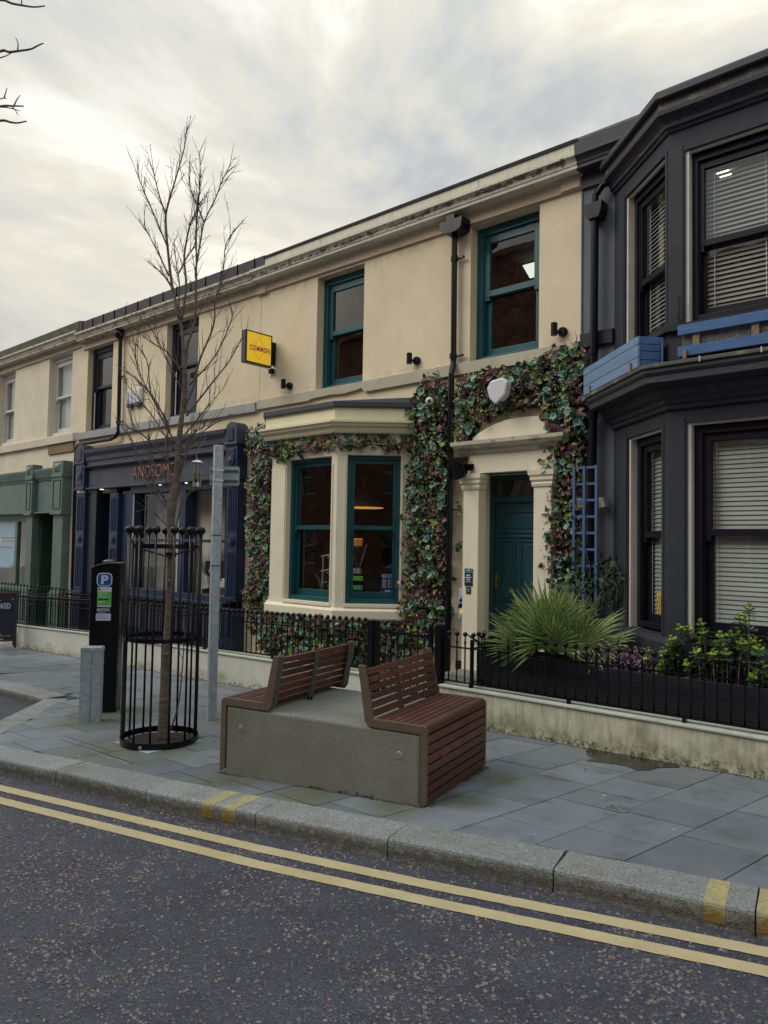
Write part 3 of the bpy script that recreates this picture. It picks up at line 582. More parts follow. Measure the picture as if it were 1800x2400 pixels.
pane(hA, FAC, -21.3, -16.71, .06, .56, 1.98, 'glass_c')
po = MB(FAC); po.add([FAC(-18.9, .085, 1.97), FAC(-18.9, .085, .95), FAC(-18.3, .085, .90), FAC(-17.98, .085, 1.0), FAC(-17.73, .085, 1.13), FAC(-17.73, .085, 1.97)], [(0, 1, 2, 3, 4, 5)]).build('window_poster', 'cyan', hA, recalc=False)
MB(FAC).box(-18.9, -17.76, .078, .082, 1.52, 1.57).build('poster_band', 'pwhite', hA)
for z, a in ((1.60, -17.85), (1.535, -17.80), (1.38, -18.0)):
    for q in range(7): MB(FAC).box(a - .1 - q * .12, a - .1 - q * .12 + .09, .070, .074, z, z + .022).build('poster_lettering', 'pnavy', hA)
MB(FAC).box(-16.6, -16.0, .35, .36, .56, 1.98).build('grey_screen', 'intr', hA)
MB(FAC).box(-21.3, -16.9, .55, .56, .5, 2.0).build('backdrop', mat('grey_shop_backdrop', (.22, .22, .23), .9, .2, 2), hA)
dG = MB(FAC); dG.box(-16.36, -16.30, .0, .4, -.6, 2.15); dG.box(-16.30, -15.40, .38, .44, 1.72, 1.80); dG.box(-16.30, -15.40, .38, .44, 2.08, 2.16); dG.box(-16.30, -16.18, .36, .42, -.6, 1.72); dG.box(-15.55, -15.42, .36, .42, -.6, 1.72); dG.box(-16.18, -15.55, .36, .42, 1.60, 1.72); dG.box(-16.18, -15.55, .36, .42, -.6, -.2)
dG.build('shop_door', 'green_d', hA, .004)
pane(hA, FAC, -16.18, -15.55, .40, -.2, 1.60); pane(hA, FAC, -16.3, -15.4, .42, 1.80, 2.08)
MB(FAC).tube([FAC(-16.10, .32, .55), FAC(-16.10, .32, 1.45)], .017).build('pull_handle', 'chrome', hA)

# ---- blue shopfront house (B)
hB = thing('terraced_house', 'cream terraced house with navy windows above a dark blue panelled shopfront reading ANDSOME', 'house', (-11.9, 7, -.3))
opB = [(-14.43, -13.41, 3.755, 5.44), (-11.52, -10.55, 3.735, 5.41)]
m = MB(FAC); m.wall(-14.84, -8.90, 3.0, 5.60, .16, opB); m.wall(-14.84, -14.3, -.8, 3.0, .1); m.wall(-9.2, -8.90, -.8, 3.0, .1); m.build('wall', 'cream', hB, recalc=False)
for o in opB: sash_window(hB, FAC, o[0], o[1], o[2] + .005, o[3], .11, 'navy_w', 4.64, fw=.15, top=.22, bot=.13)
MB(FAC).box(-14.30, -14.286, .098, .112, 3.79, 4.55).build('white_edge', 'white_p', hB)
MB(FAC).box(-13.62, -13.606, .18, .19, 3.87, 4.58).build('white_edge', 'white_p', hB)
MB(FAC).box(-11.36, -11.345, .098, .112, 3.79, 4.55).build('white_edge', 'white_p', hB)
straight(hB, 'sill_band', 'grey_band', -14.72, -8.92, [(0, 3.61), (.06, 3.61), (.075, 3.74), (0, 3.765)], dz1=-.035)
straight(hB, 'frieze', 'frieze', -14.6, -8.93, [(0, 5.44), (.035, 5.44), (.035, 5.56), (0, 5.56)], dz1=-.06)
straight(hB, 'cornice', 'cornice_b', -14.6, -8.93, [(o, z + 5.57) for o, z in CORN(0)], dz1=-.07)
straight(hB, 'parapet', 'slate_top', -14.55, -8.60, [(0, 5.735), (.19, 5.735), (.20, 5.93), (0, 5.94)], dz1=-.09)
for i in range(14): MB(FAC).box(-14.3 + i * .42, -14.3 + i * .42 + .006, -.212, -.18, 5.72 - i * .006, 5.93 - i * .006).build('slate_joint', 'black_p', hB)
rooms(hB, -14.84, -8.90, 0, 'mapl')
MB().box(-14.84, -8.9, 7.3, 10.3, 5.5, 5.62).build('roof', 'slate_top', hB)
NV = 'navy'; FY = -.17
m = MB(FAC); m.box(-13.98, -9.44, FY + .05, .0, 2.60, 2.985); m.build('fascia_board', 'navy_f', hB, .003)
MB().sweep([(-14.02, 6.9), (-9.42, 6.9)], [(-.1, 2.985), (.09, 2.985), (.11, 3.01), (.06, 3.035), (.06, 3.13), (.085, 3.15), (.09, 3.20), (.14, 3.27), (.15, 3.33), (-.1, 3.36)]).build('shop_cornice', 'navy_f', hB)
scal = mesh_of(MB().lathe([(.001, 0), (.033, .001), (.033, .018), (.001, .019)], (0, 0, 0), 10, (0, -1, 0)), 'scallop', 'navy_f')
for i in range(62): inst('scallop', scal, hB, (-13.93 + i * .0725, 6.835, 3.145))
MB(FAC).box(-13.98, -9.44, FY - .02, .0, 2.565, 2.60).build('fascia_moulding', NV, hB, .006)
def fluted(s0, s1, z0, z1, d):
    m = MB(FAC); m.box(s0, s1, d, .03, z0, z1); m.build('pilaster', NV, hB, .004)
    w_ = s1 - s0; zc = 1.61
    for a, b in ((z0 + .09, zc - .16), (zc + .16, z1 - .08)):
        for k in range(4):
            s = s0 + w_ * (.20 + .20 * k) - .012; MB(FAC).box(s, s + .024, d - .012, d, a, b).build('flute', NV, hB, .005)
    MB(FAC).lathe([(.085, 0), (.085, .014), (.062, .016), (.062, .008), (.055, .008), (.05, .03), (.001, .036)], FAC((s0 + s1) / 2, d, zc), 20, (0, -1, 0)).build('roundel', NV, hB, smooth=False)
    for z in (z0 + .03, z1 - .05): MB(FAC).box(s0 + w_ * .15, s1 - w_ * .15, d - .012, d, z, z + .03).build('pilaster_bead', NV, hB, .003)
fluted(-14.36, -14.02, .60, 2.52, FY); fluted(-9.40, -9.14, .70, 2.54, FY); fluted(-13.06, -12.76, .60, 2.46, FY + .02)
for (a, b, zt) in ((-14.38, -14.02, 3.33), (-9.43, -9.14, 3.33)):
    m = MB(FAC); m.box(a, b, FY - .03, .0, 2.60, 3.08); m.build('console', NV, hB, .006)
    m = MB(FAC); c = (a + b) / 2; r = (b - a) / 2; arc = [(c + r * math.cos(t), 3.30 + r * .9 * math.sin(t)) for t in np.linspace(0, PI, 14)]
    m.prism([(a, 3.10)] + [(b, 3.10)] + arc, FY - .05, .0); m.build('console_head', 'navy_f', hB, .005)
    arc2 = [(c + r * .5 * math.cos(t), 3.29 + r * .5 * math.sin(t)) for t in np.linspace(0, PI, 12)]
    MB(FAC).prism([(c - r * .5, 3.14), (c + r * .5, 3.14)] + arc2, FY - .065, FY - .05).build('console_panel', NV, hB, .004)
    MB(FAC).box(c - r * .62, c + r * .62, FY - .042, FY - .03, 2.66, 3.02).build('console_panel', 'navy', hB, .006)
    MB(FAC).lathe([(.088, 0), (.088, .012), (.06, .014), (.001, .026)], FAC(c, FY - .042, 2.84), 20, (0, -1, 0)).build('roundel', NV, hB)
    for z in (3.075, 2.56): MB(FAC).box(a - .02, b + .02, FY - .06, .0, z, z + .035).build('console_moulding', NV, hB, .006)
for (a, b) in ((-14.42, -14.0), (-9.44, -9.12), (-13.10, -12.73)):
    MB(FAC).box(a, b, FY - .03, .0, -.7, .56).build('plinth', NV, hB, .006); MB(FAC).box(a - .015, b + .015, FY - .045, .0, .56, .60).build('plinth_moulding', NV, hB, .006)
# window stage: set well back beside the door column
m = MB(FAC); m.box(-12.74, -12.40, FY + .10, .10, .1, 2.5); m.box(-10.80, -10.62, FY + .06, .10, .72, 2.46); m.box(-12.40, -12.30, FY + .09, .08, .72, 2.46); m.box(-9.50, -9.42, FY + .06, .1, .72, 2.46)
m.box(-12.40, -9.42, FY + .06, .10, 2.44, 2.58); m.box(-12.40, -9.42, FY + .05, .1, .66, .76); m.box(-12.74, -9.42, FY + .08, .1, -.7, .60); m.build('shop_window', NV, hB, .004)
MB(FAC).box(-12.76, -9.42, FY - .02, .08, .60, .66).build('window_sill', NV, hB, .008)
MB(FAC).box(-12.40, -9.42, FY + .02, .1, 1.585, 1.635).build('glazing_bar', NV, hB, .005)
for (a, b) in ((-12.6, -11.9), (-11.8, -11.1), (-11.0, -10.3), (-10.2, -9.55)):
    MB(FAC).box(a, b, FY + .065, FY + .08, .06, .50).build('stall_panel', 'navy_f', hB, .008)
for s in (-12.33, -10.82): MB(FAC).box(s, s + .018, FY + .05, FY + .062, .76, 1.56).build('white_edge', 'white_p', hB)
MB(FAC).box(-12.29, -12.275, FY + .06, FY + .075, 1.64, 2.42).build('white_edge', 'white_p', hB)
for (a, b) in ((-12.30, -10.80), (-10.62, -9.50)):
    pane(hB, FAC, a, b, .02, .76, 1.585, 'glass_c'); pane(hB, FAC, a, b, .025, 1.635, 2.44, 'glass_c')
MB(FAC).box(-12.38, -9.45, .42, .44, .3, 2.55).build('backdrop', mat('cream_painted_reflection', (.74, .72, .64), .9, .25, 2.3, stretch=(2.2, 1, .25)), hB)  # cream panel painted in place of the pale building reflected in the glass
for (a, b, z1, k) in ((-12.2, -11.75, 2.44, 'white'), (-11.35, -11.05, 2.44, 'white'), (-10.35, -10.1, 2.44, 'w')):
    MB(FAC).box(a, b, .30, .32, .7, z1).build('drape', mat('pale_drape', (.34, .33, .28), .9, .2, 6, stretch=(8, 1, .3)), hB)
MB(FAC).box(-10.55, -9.6, .25, .6, .55, 1.28).build('window_display_box', 'pnavy', hB, .01)
for pts in ([(-10.62, .86), (-10.45, .80), (-10.25, .84), (-10.30, 1.0), (-10.42, 1.08), (-10.50, 1.22), (-10.60, 1.28)], [(-10.0, .86), (-9.6, .86), (-9.62, 1.0), (-9.9, 1.02)]):
    MB(FAC).prism(pts, .12, .2).build('draped_cloth', 'frost', hB, .02)
MB(FAC).box(-10.55, -9.55, .2, .5, .50, .84).build('display_plinth', mat('red_brown_box', (.10, .035, .025), .7), hB, .01)
MB(FAC).tube([FAC(-10.02 + .03 * math.sin(t * 2.2), .13, .95 + t * .06) for t in range(12)], .012).build('gold_symbol', 'gold', hB)
# recessed door with fanlight
m = MB(FAC); m.box(-14.02, -13.66, FY + .06, .1, -.7, 2.58); m.box(-13.68, -13.02, .25, .33, 1.86, 1.97); m.box(-13.70, -13.62, .1, .33, -.6, 2.58); m.box(-13.62, -13.5, .26, .32, -.5, 1.86); m.box(-13.12, -13.02, .26, .32, -.5, 1.86); m.box(-13.5, -13.12, .26, .32, 1.74, 1.86); m.box(-13.5, -13.12, .26, .32, -.5, .25); m.box(-13.7, -13.0, -.05, .33, 2.48, 2.58)
m.build('shop_door', 'navy_w', hB, .004)
pane(hB, FAC, -13.5, -13.12, .29, .25, 1.74, 'glass_c'); pane(hB, FAC, -13.65, -13.02, .29, 1.97, 2.48)
text('10', 'gold', hB, FAC, -13.42, 2.06, .275, .27, .24, name='door_number')
MB(FAC).box(-13.4, -13.2, .8, .82, .2, 1.7).build('pale_screen', 'frost', hB)
nm = text('ANDSOME', 'copper', hB, FAC, -12.27, 2.70, FY + .03, .215, 1.34, name='shop_lettering', depth=.02, bold=-.012)
for x in (-13.49, -11.41, -10.61):
    MB(FAC).lathe([(.035, 0), (.035, .004), (.001, .004)], FAC(x, -.10, 2.560), 12, (0, 0, -1)).build('downlight', 'glow', hB)
# rain pipe with hopper, running down and away to the left
pp = MB(); pp.lathe([(.03, 0), (.075, .03), (.095, .10), (.085, .14), (.09, .16), (.001, .16)], (-13.02, 6.90, 5.38), 12)
pp.tube([(-13.02, 6.93, 5.40), (-13.0, 6.93, 4.5), (-12.98, 6.93, 3.62), (-13.04, 6.9, 3.53), (-13.2, 6.9, 3.50), (-14.50, 6.9, 3.50), (-14.58, 6.9, 3.44), (-14.60, 6.9, 3.2), (-14.60, 6.93, .0)], .036, 10)
for z in (4.65, 3.80): pp.box(-13.03, -12.86, 6.93, 6.96, z, z + .02); pp.lathe([(.044, 0), (.044, .05), (.001, .05)], (-12.995, 6.93, z - .02), 10)
pp.build('rain_pipe', 'pipe', hB, smooth=False)
for (a, b) in ((-12.75, -12.54), (-12.51, -12.25)):
    t = thing('alarm_box', 'white ribbed alarm box with dark blue foot, ' + ('left of the pair beside the rain pipe' if a < -12.6 else 'right of the pair, partly behind tree twigs'), 'alarm box', ((a + b) / 2, 6.95, 4.1), 'alarm boxes on the cream wall')
    MB(FAC).box(a, b, -.08, 0, 4.10, 4.36).build('cover', 'white_pl', t, .018); MB(FAC).box(a + .03, b - .03, -.07, 0, 4.045, 4.10).build('foot', 'blue_pl', t, .01)
    for q in range(2): MB(FAC).box(a + .05 + q * .07, a + .058 + q * .07, -.086, -.08, 4.12, 4.34).build('rib', 'white_pl', t)

# ---- the cafe house (C)
hC = thing('terraced_house', 'cream cafe house with teal sash windows, a bay window and a teal door', 'house', (-6.2, 7, -.1))
opC = [(-7.65, -6.74, 3.735, 5.33), (-5.02, -4.11, 3.735, 5.335)]
doorop = (-4.90, -4.12, .0, 2.42); bayop = (-8.35, -5.98, .3, 3.0)
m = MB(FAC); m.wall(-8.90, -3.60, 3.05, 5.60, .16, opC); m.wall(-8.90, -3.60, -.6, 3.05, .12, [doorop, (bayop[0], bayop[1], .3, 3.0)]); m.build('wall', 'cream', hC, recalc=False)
for o in opC: sash_window(hC, FAC, o[0], o[1], o[2] + .005, o[3], .13, 'teal', 4.55, fw=.15, top=.19, bot=.16, rail=.07)
BANDP = [(0, 3.60), (.045, 3.60), (.055, 3.73), (0, 3.74)]
bm_ = MB(); cuts = [(-8.90, .0, .0), (-7.75, 0, 0), (-7.7, .018, 0), (-7.3, .03, 0), (-7.05, .012, 0), (-6.72, .045, 0), (-6.66, -.01, 0), (-5.4, 0, 0), (-3.62, 0, 0)]
for (a, za, _), (b, zb, _) in zip(cuts, cuts[1:]):
    n = 6
    for q in range(n):
        xa = a + (b - a) * q / n; xb = a + (b - a) * (q + 1) / n; ja = za + (zb - za) * q / n + (.006 * mnoise.noise(Vector((xa * 9, 0, 0))) if -7.8 < xa < -6.6 else 0); jb = za + (zb - za) * (q + 1) / n + (.006 * mnoise.noise(Vector((xb * 9, 0, 0))) if -7.8 < xb < -6.6 else 0)
        v = []
        for x, j in ((xa, ja), (xb, jb)): v += [(x, 7, 3.60 + j), (x, 6.955, 3.60 + j), (x, 6.945, 3.73), (x, 7, 3.74)]
        bm_.add(v, [(0, 1, 5, 4), (1, 2, 6, 5), (2, 3, 7, 6)])
bm_.build('sill_band', 'pale_band', hC, recalc=False)
straight(hC, 'frieze', 'frieze', -8.86, -3.60, [(0, 5.35), (.035, 5.35), (.035, 5.49), (0, 5.49)], dz0=.03)
for x in (-8.86, -5.28, -3.72): MB(FAC).box(x - .11, x + .11, -.055, .0, 5.36, 5.485).build('frieze_block', 'frieze', hC, .004)
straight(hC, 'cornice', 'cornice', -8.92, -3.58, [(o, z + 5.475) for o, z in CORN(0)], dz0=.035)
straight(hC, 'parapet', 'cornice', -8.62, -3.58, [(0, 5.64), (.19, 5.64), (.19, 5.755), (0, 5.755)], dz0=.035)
straight(hC, 'coping', 'slate_top', -8.62, -3.56, [(0, 5.757), (.205, 5.757), (.215, 5.785), (0, 5.80)], dz0=.035)
MB(FAC).box(-8.905, -8.898, -.003, .0, 3.74, 5.35).build('render_joint', 'frieze', hC)
for x in (-7.4, -6.1, -4.8): MB(FAC).box(x, x + .006, -.194, -.19, 5.65, 5.75).build('parapet_joint', 'cornice_b', hC)
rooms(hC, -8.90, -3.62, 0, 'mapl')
MB().box(-8.9, -3.6, 7.3, 10.3, 5.5, 5.6).build('roof', 'slate_top', hC)
# skylight glimpsed through the upper right window, paper lampshade
# bay window: canted front. plan corners
BL = (-8.47, 7.0); BA = (-7.79, 6.38); BB = (-6.545, 6.38); BR = (-5.856, 7.0)
F1 = Fr(*BL, *BA); F2 = Fr(*BA, *BB); F3 = Fr(*BB, *BR)
o1 = [(.16, F1.len - .13, .86, 2.70)]; o2 = [(.30, F2.len - .10, .86, 2.69)]; o3 = [(.125, F3.len - .145, .86, 2.70)]
m = MB(); 
for f, o in ((F1, o1), (F2, o2), (F3, o3)): m.fr = f; m.wall(0, f.len, -.5, 3.3, .13, o)
m.build('bay_wall', 'trim', hC, recalc=False)
for f, o in ((F1, o1[0]), (F2, o2[0]), (F3, o3[0])):
    sash_window(hC, f, o[0], o[1], o[2] + .012, o[3], .075, 'teal', 1.805, fw=.085, top=.10, bot=.14, glass='glass_c', rail=.05)
    MB(f).box(o[0] - .02, o[1] + .02, -.022, .08, o[2] - .028, o[2] + .012).build('window_sill', 'trim', hC, .004)
    for s in (o[0] - .03, o[1] + .018): MB(f).box(s, s + .012, -.012, .0, o[2] + .03, o[3] - .1).build('pier_bead', 'trim', hC, .003)
bp_ = [BL, BA, BB, BR]
SW = lambda nm, mt_, pr, pth=bp_, bev=.0: MB().sweep(pth, pr).build(nm, mt_, hC, bev)
SW('bay_sill', 'trim', [(-.02, .69), (.055, .68), (.065, .70), (.065, .79), (.045, .805), (-.02, .83)])
SW('bay_head', 'trim', [(-.01, 2.80), (.02, 2.80), (.035, 2.84), (.035, 2.96), (-.01, 2.96)])
SW('bay_cornice', 'baytrim', [(-.01, 2.955), (.10, 2.955), (.115, 2.975), (.13, 3.02), (.165, 3.035), (.175, 3.06), (.20, 3.075), (.20, 3.10), (.08, 3.11), (-.01, 3.11)])
SW('bay_parapet', 'baytrim', [(-.01, 3.10), (.10, 3.10), (.10, 3.28), (-.01, 3.28)])
SW('bay_roof_edge', 'felt', [(-.05, 3.27), (.125, 3.262), (.135, 3.28), (.135, 3.335), (.12, 3.345), (-.05, 3.35)])
MB().add([(BL[0] - .1, 7, 3.35), (BA[0] - .06, BA[1] - .1, 3.346), (BB[0] + .06, BB[1] - .1, 3.346), (BR[0] + .1, 7, 3.35), (BL[0] - .05, 7, 3.47), (BR[0] + .05, 7, 3.42)], [(0, 1, 4), (1, 2, 5, 4), (2, 3, 5)]).build('bay_roof', 'felt', hC, recalc=False)
SW('bay_plinth', 'frieze', [(-.01, -.55), (.012, -.55), (.012, .55), (-.01, .55)])
# door surround
PL = (-5.02, -4.76); PR_ = (-4.11, -3.85)
for (a, b) in (PL, PR_):
    m = MB(FAC); m.box(a + .03, b - .02, -.13, .02, -.1, 2.25); m.build('door_pilaster', 'trim', hC, .006)
    MB().sweep([(a + .03, 7.0), (a + .03, 6.87), (b - .02, 6.87), (b - .02, 7.0)][::1], [(-.01, 2.24), (.012, 2.24), (.02, 2.27), (.012, 2.285), (.03, 2.31), (.03, 2.345), (.045, 2.36), (.05, 2.41), (-.01, 2.42)]).build('capital', 'trim', hC)
MB(FAC).box(-4.90, -4.12, .0, .30, 2.42, 2.46).build('door_soffit', 'trim', hC)
MB(FAC).box(-4.93, -3.86, -.10, .02, 2.42, 2.65).build('entablature', 'trim', hC, .005)
MB().sweep([(-4.98, 7.0), (-4.98, 6.90), (-3.82, 6.90), (-3.82, 7.0)], [(-.02, 2.64), (.02, 2.64), (.05, 2.66), (.06, 2.69), (.10, 2.70), (.13, 2.735), (.135, 2.775), (-.02, 2.79)]).build('door_cornice', 'cornice_b', hC)
arc = [(-4.26 + .66 * u_, 2.84 + .17 * (1 - abs(u_) ** 2.3)) for u_ in np.linspace(.58, -1, 18)]
MB(FAC).prism([(-4.93, 2.78)] + [(-3.87, 2.78)] + [p for p in arc], -.06, .0).build('curved_pediment', 'trim', hC, .006)
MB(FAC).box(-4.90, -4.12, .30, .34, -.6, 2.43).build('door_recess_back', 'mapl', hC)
for a in (-4.90, -4.14): MB(FAC).box(a, a + .02, .0, .3, -.1, 2.42).build('door_reveal', 'trim', hC)
# teal door with frame and fanlight
m = MB(FAC); m.box(-4.88, -4.82, .24, .30, .2, 2.42); m.box(-4.20, -4.14, .24, .30, .2, 2.42); m.box(-4.82, -4.20, .24, .30, 2.36, 2.42); m.box(-4.82, -4.20, .235, .30, 2.11, 2.17); m.build('door_frame', 'teal_door', hC, .004)
pane(hC, FAC, -4.82, -4.20, .27, 2.17, 2.36)
door = MB(FAC).box(-4.82, -4.20, .27, .31, .24, 2.11).build('door', 'teal_door', hC, .003)
for (a, b, z0, z1) in ((-4.75, -4.27, 1.76, 2.01), (-4.75, -4.54, .98, 1.68), (-4.48, -4.27, .98, 1.68), (-4.75, -4.54, .36, .86), (-4.48, -4.27, .36, .86)):
    m = MB(FAC); w_ = .018
    m.box(a, b, .258, .27, z0, z0 + w_); m.box(a, b, .258, .27, z1 - w_, z1); m.box(a, a + w_, .258, .27, z0 + w_, z1 - w_); m.box(b - w_, b, .258, .27, z0 + w_, z1 - w_)
    m.build('panel_moulding', 'teal_door', door, .004); MB(FAC).box(a + .05, b - .05, .262, .27, z0 + .05, z1 - .05).build('door_panel', 'teal_door', door, .006)
MB(FAC).box(-4.82, -4.20, .255, .27, 1.705, 1.73).build('letter_rail', 'teal_door', door, .003)
m = MB(FAC); m.box(-4.805, -4.785, .262, .27, 1.12, 1.30); m.tube([FAC(-4.795, .262, 1.24), FAC(-4.795, .225, 1.24), FAC(-4.72, .225, 1.245)], .008); m.build('handle', 'brass', door)
MB(FAC).box(-5.0, -3.9, -.45, .3, -.2, .22).build('door_step', 'stone', hC, .01)
# rain pipe at the right of the leaf strip
m = MB(); m.prism([(-5.34, 5.40), (-5.01, 5.40), (-5.03, 5.28), (-5.10, 5.25), (-5.26, 5.25), (-5.32, 5.30)], -.20, -.02, FAC)
m.box(-5.24, -5.12, 6.80, 6.95, 5.40, 5.46); m.tube([(-5.21, 6.93, 5.27), (-5.20, 6.93, 3.75), (-5.19, 6.88, 3.6), (-5.19, 6.88, .12)], .036, 10)
for z in (4.98, 3.82, 2.02): m.lathe([(.044, 0), (.044, .06), (.001, .06)], (-5.205, 6.93 if z > 3.7 else 6.88, z - .03), 10); m.box(-5.20, -5.08, 6.95, 6.97, z - .008, z + .008); m.tube([(-5.08, 6.955, z), (-5.07, 6.92, z)], .009, 6)
m.build('rain_pipe', 'pipe', hC)
ab = MB(FAC)
for i in range(3):
    for j in range(3): ab.box(-5.15 + i * .035, -5.125 + i * .035, -.012, -.004, .19 + j * .03, .207 + j * .03)
MB(FAC).box(-5.16, -5.04, -.008, 0, .18, .285).build('air_brick', 'black_p', hC); ab.build('air_brick_holes', 'steelgrey', hC)

# things fixed to the cafe front
t = thing('projecting_sign', 'square yellow projecting sign reading COMMON in pink over a thin diamond, in a dark box', 'sign', (-8.55, 6.9, 4.15))
SF = Fr(-8.50, 6.44, -8.50, 7.0)             # the face looks along +x: s runs to the wall
MB().box(-8.60, -8.505, 6.42, 6.90, 4.165, 4.635).build('box', 'signbox', t, .006)
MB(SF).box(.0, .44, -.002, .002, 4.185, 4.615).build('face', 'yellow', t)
for a in ((( .0, 4.175), (.44, 4.175)), ((.44, 4.175), (.44, 4.625)), ((.44, 4.625), (0, 4.625)), ((0, 4.625), (0, 4.175))):
    pass
m = MB(SF); m.box(-.015, .455, -.008, .0, 4.17, 4.185); m.box(-.015, .455, -.008, .0, 4.615, 4.63); m.box(-.015, .0, -.008, .0, 4.185, 4.615); m.box(.44, .455, -.008, .0, 4.185, 4.615); m.build('rim', 'black_p', t)
m = MB(); c = [(.22, 4.56), (.335, 4.40), (.22, 4.235), (.105, 4.40)]
for i in range(4): m.tube([SF(c[i][0], -.004, c[i][1]), SF(c[(i + 1) % 4][0], -.004, c[(i + 1) % 4][1])], .0016, 5)
m.build('diamond_outline', 'olive', t)
text('COMMON', 'darkred', t, SF, .051, 4.357, -.005, .070, .37, depth=.003, bold=.005, gap=1.12); text('COMMON', 'pink', t, SF, .046, 4.364, -.009, .070, .37, depth=.003, bold=.012, gap=1.12)
MB().box(-8.58, -8.53, 6.90, 7.0, 4.22, 4.56).build('wall_bracket', 'black_p', t, .004)
t = thing('junction_box', 'small black junction box fixed to the wall below the yellow sign', 'junction box', (-8.58, 6.97, 4.10)); MB().box(-8.62, -8.545, 6.93, 7.0, 4.10, 4.175).build('box', 'black_p', t, .012); MB().tube([(-8.60, 6.98, 4.11), (-8.62, 6.99, 4.05)], .006).build('cable', 'black_p', t)
for x, lab in ((-8.23, 'small black wall spotlight nearest the yellow sign'), (-5.85, 'small black wall spotlight between the two teal upper windows'), (-3.86, 'small black wall spotlight right of the right-hand teal upper window')):
    t = thing('wall_spotlight', lab, 'wall light', (x, 6.95, 3.89), 'spotlights above the cafe front')
    MB().lathe([(.052, 0), (.052, .03), (.04, .05), (.001, .05)], (x + .045, 7.0, 3.87), 14, (0, -1, 0)).build('wall_plate', 'black_p', t)
    MB().lathe([(.035, -.07), (.035, .06), (.03, .065), (.001, .06)], (x - .02, 6.92, 3.90), 14).build('lamp_tube', 'black_p', t)
    MB().tube([(x + .04, 6.95, 3.87), (x - .02, 6.93, 3.87)], .014).build('arm', 'black_p', t)
t = thing('alarm_box', 'large white six-sided alarm box half buried in leaves over the cafe door', 'alarm box', (-4.45, 6.9, 3.2))
MB(FAC).prism([(-4.58, 3.32), (-4.53, 3.40), (-4.38, 3.42), (-4.31, 3.36), (-4.34, 3.22), (-4.46, 3.13), (-4.54, 3.20)], -.30, -.20).build('cover', 'white_pl', t, .02); MB(FAC).prism([(-4.50, 3.17), (-4.40, 3.19), (-4.41, 3.16), (-4.46, 3.12)], -.28, -.19).build('foot', 'blue_pl', t)
t = thing('dome_camera', 'small white round security camera among the leaves left of the rain pipe', 'camera', (-5.44, 6.75, 3.30))
MB().lathe([(.045, 0), (.05, .03), (.04, .06), (.001, .065)], (-5.46, 6.82, 3.30), 14, (.6, -.8, -.1)).build('housing', 'white_pl', t, smooth=True); MB().ball((-5.425, 6.765, 3.295), .022).build('lens', 'lens', t)
t = thing('loudspeaker', 'black wedge-shaped outdoor loudspeaker tucked under the door cornice beside the pipe', 'speaker', (-5.0, 6.8, 2.45))
MB().add([(-5.10, 6.72, 2.60), (-4.98, 6.66, 2.57), (-4.90, 6.72, 2.52), (-4.95, 6.90, 2.62), (-5.06, 6.76, 2.36), (-4.96, 6.70, 2.33), (-4.89, 6.76, 2.38), (-4.95, 6.90, 2.42)], [(0, 1, 2, 3), (4, 7, 6, 5), (0, 4, 5, 1), (1, 5, 6, 2), (2, 6, 7, 3), (3, 7, 4, 0)]).build('cabinet', 'black_p', t, .008); MB().box(-4.97, -4.87, 6.87, 7.0, 2.46, 2.53).build('bracket', 'black_p', t)
t = thing('notice_plate', 'dark green notice with teal top fixed to the door pilaster above a smaller plate', 'sign', (-4.88, 6.86, 1.15))
PY = -.137
MB(FAC).box(-4.955, -4.845, PY, -.13, 1.155, 1.35).build('plate', 'darkgreen_sign', t, .002); MB(FAC).prism([(-4.955, 1.298), (-4.845, 1.303), (-4.845, 1.35), (-4.955, 1.35)], PY - .002, PY).build('teal_top', 'tealsign', t)
MB(FAC).lathe([(.009, 0), (.009, .001), (.001, .001)], FAC(-4.9, PY - .002, 1.33), 10, (0, -1, 0)).build('emblem', 'white_pl', t)
for z, a, b in ((1.266, -4.93, -4.875), (1.240, -4.942, -4.887), (1.240, -4.880, -4.862), (1.215, -4.925, -4.88), (1.196, -4.945, -4.858)):
    MB(FAC).prism([(a, z), (b, z + .003), (b, z + (.018 if z > 1.2 else .008)), (a, z + (.014 if z > 1.2 else .005))], PY - .002, PY).build('lettering', 'pwhite', t)
t = thing('notice_plate', 'small square dark plate with a teal window below the larger green notice', 'sign', (-4.9, 6.86, 1.08))
MB(FAC).box(-4.935, -4.868, PY, -.13, 1.066, 1.145).build('plate', 'darkgreen_sign', t, .002); MB(FAC).box(-4.921, -4.882, PY - .002, PY, 1.085, 1.13).build('window', 'tealsign', t)
t = thing('skateboard_deck', 'narrow stickered board with blue and yellow patches hung beside the door pilaster', 'board', (-5.05, 6.9, .75))
MB(FAC).box(-5.09, -5.02, -.06, -.05, .76, 1.12).build('deck', 'pwhite', t, .012); MB(FAC).box(-5.025, -5.0, -.05, -.02, .80, 1.09).build('rail', mat('brown_edge', (.10, .045, .02), .6), t)
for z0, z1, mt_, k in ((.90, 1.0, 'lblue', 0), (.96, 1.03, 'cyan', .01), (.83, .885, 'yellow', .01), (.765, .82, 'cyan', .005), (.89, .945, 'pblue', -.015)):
    MB(FAC).prism([(-5.08 + k, z0), (-5.03 + k * .5, z0 + .01), (-5.035, z1), (-5.075 + k, z1 - .01)], -.063, -.06).build('sticker', mt_, t)
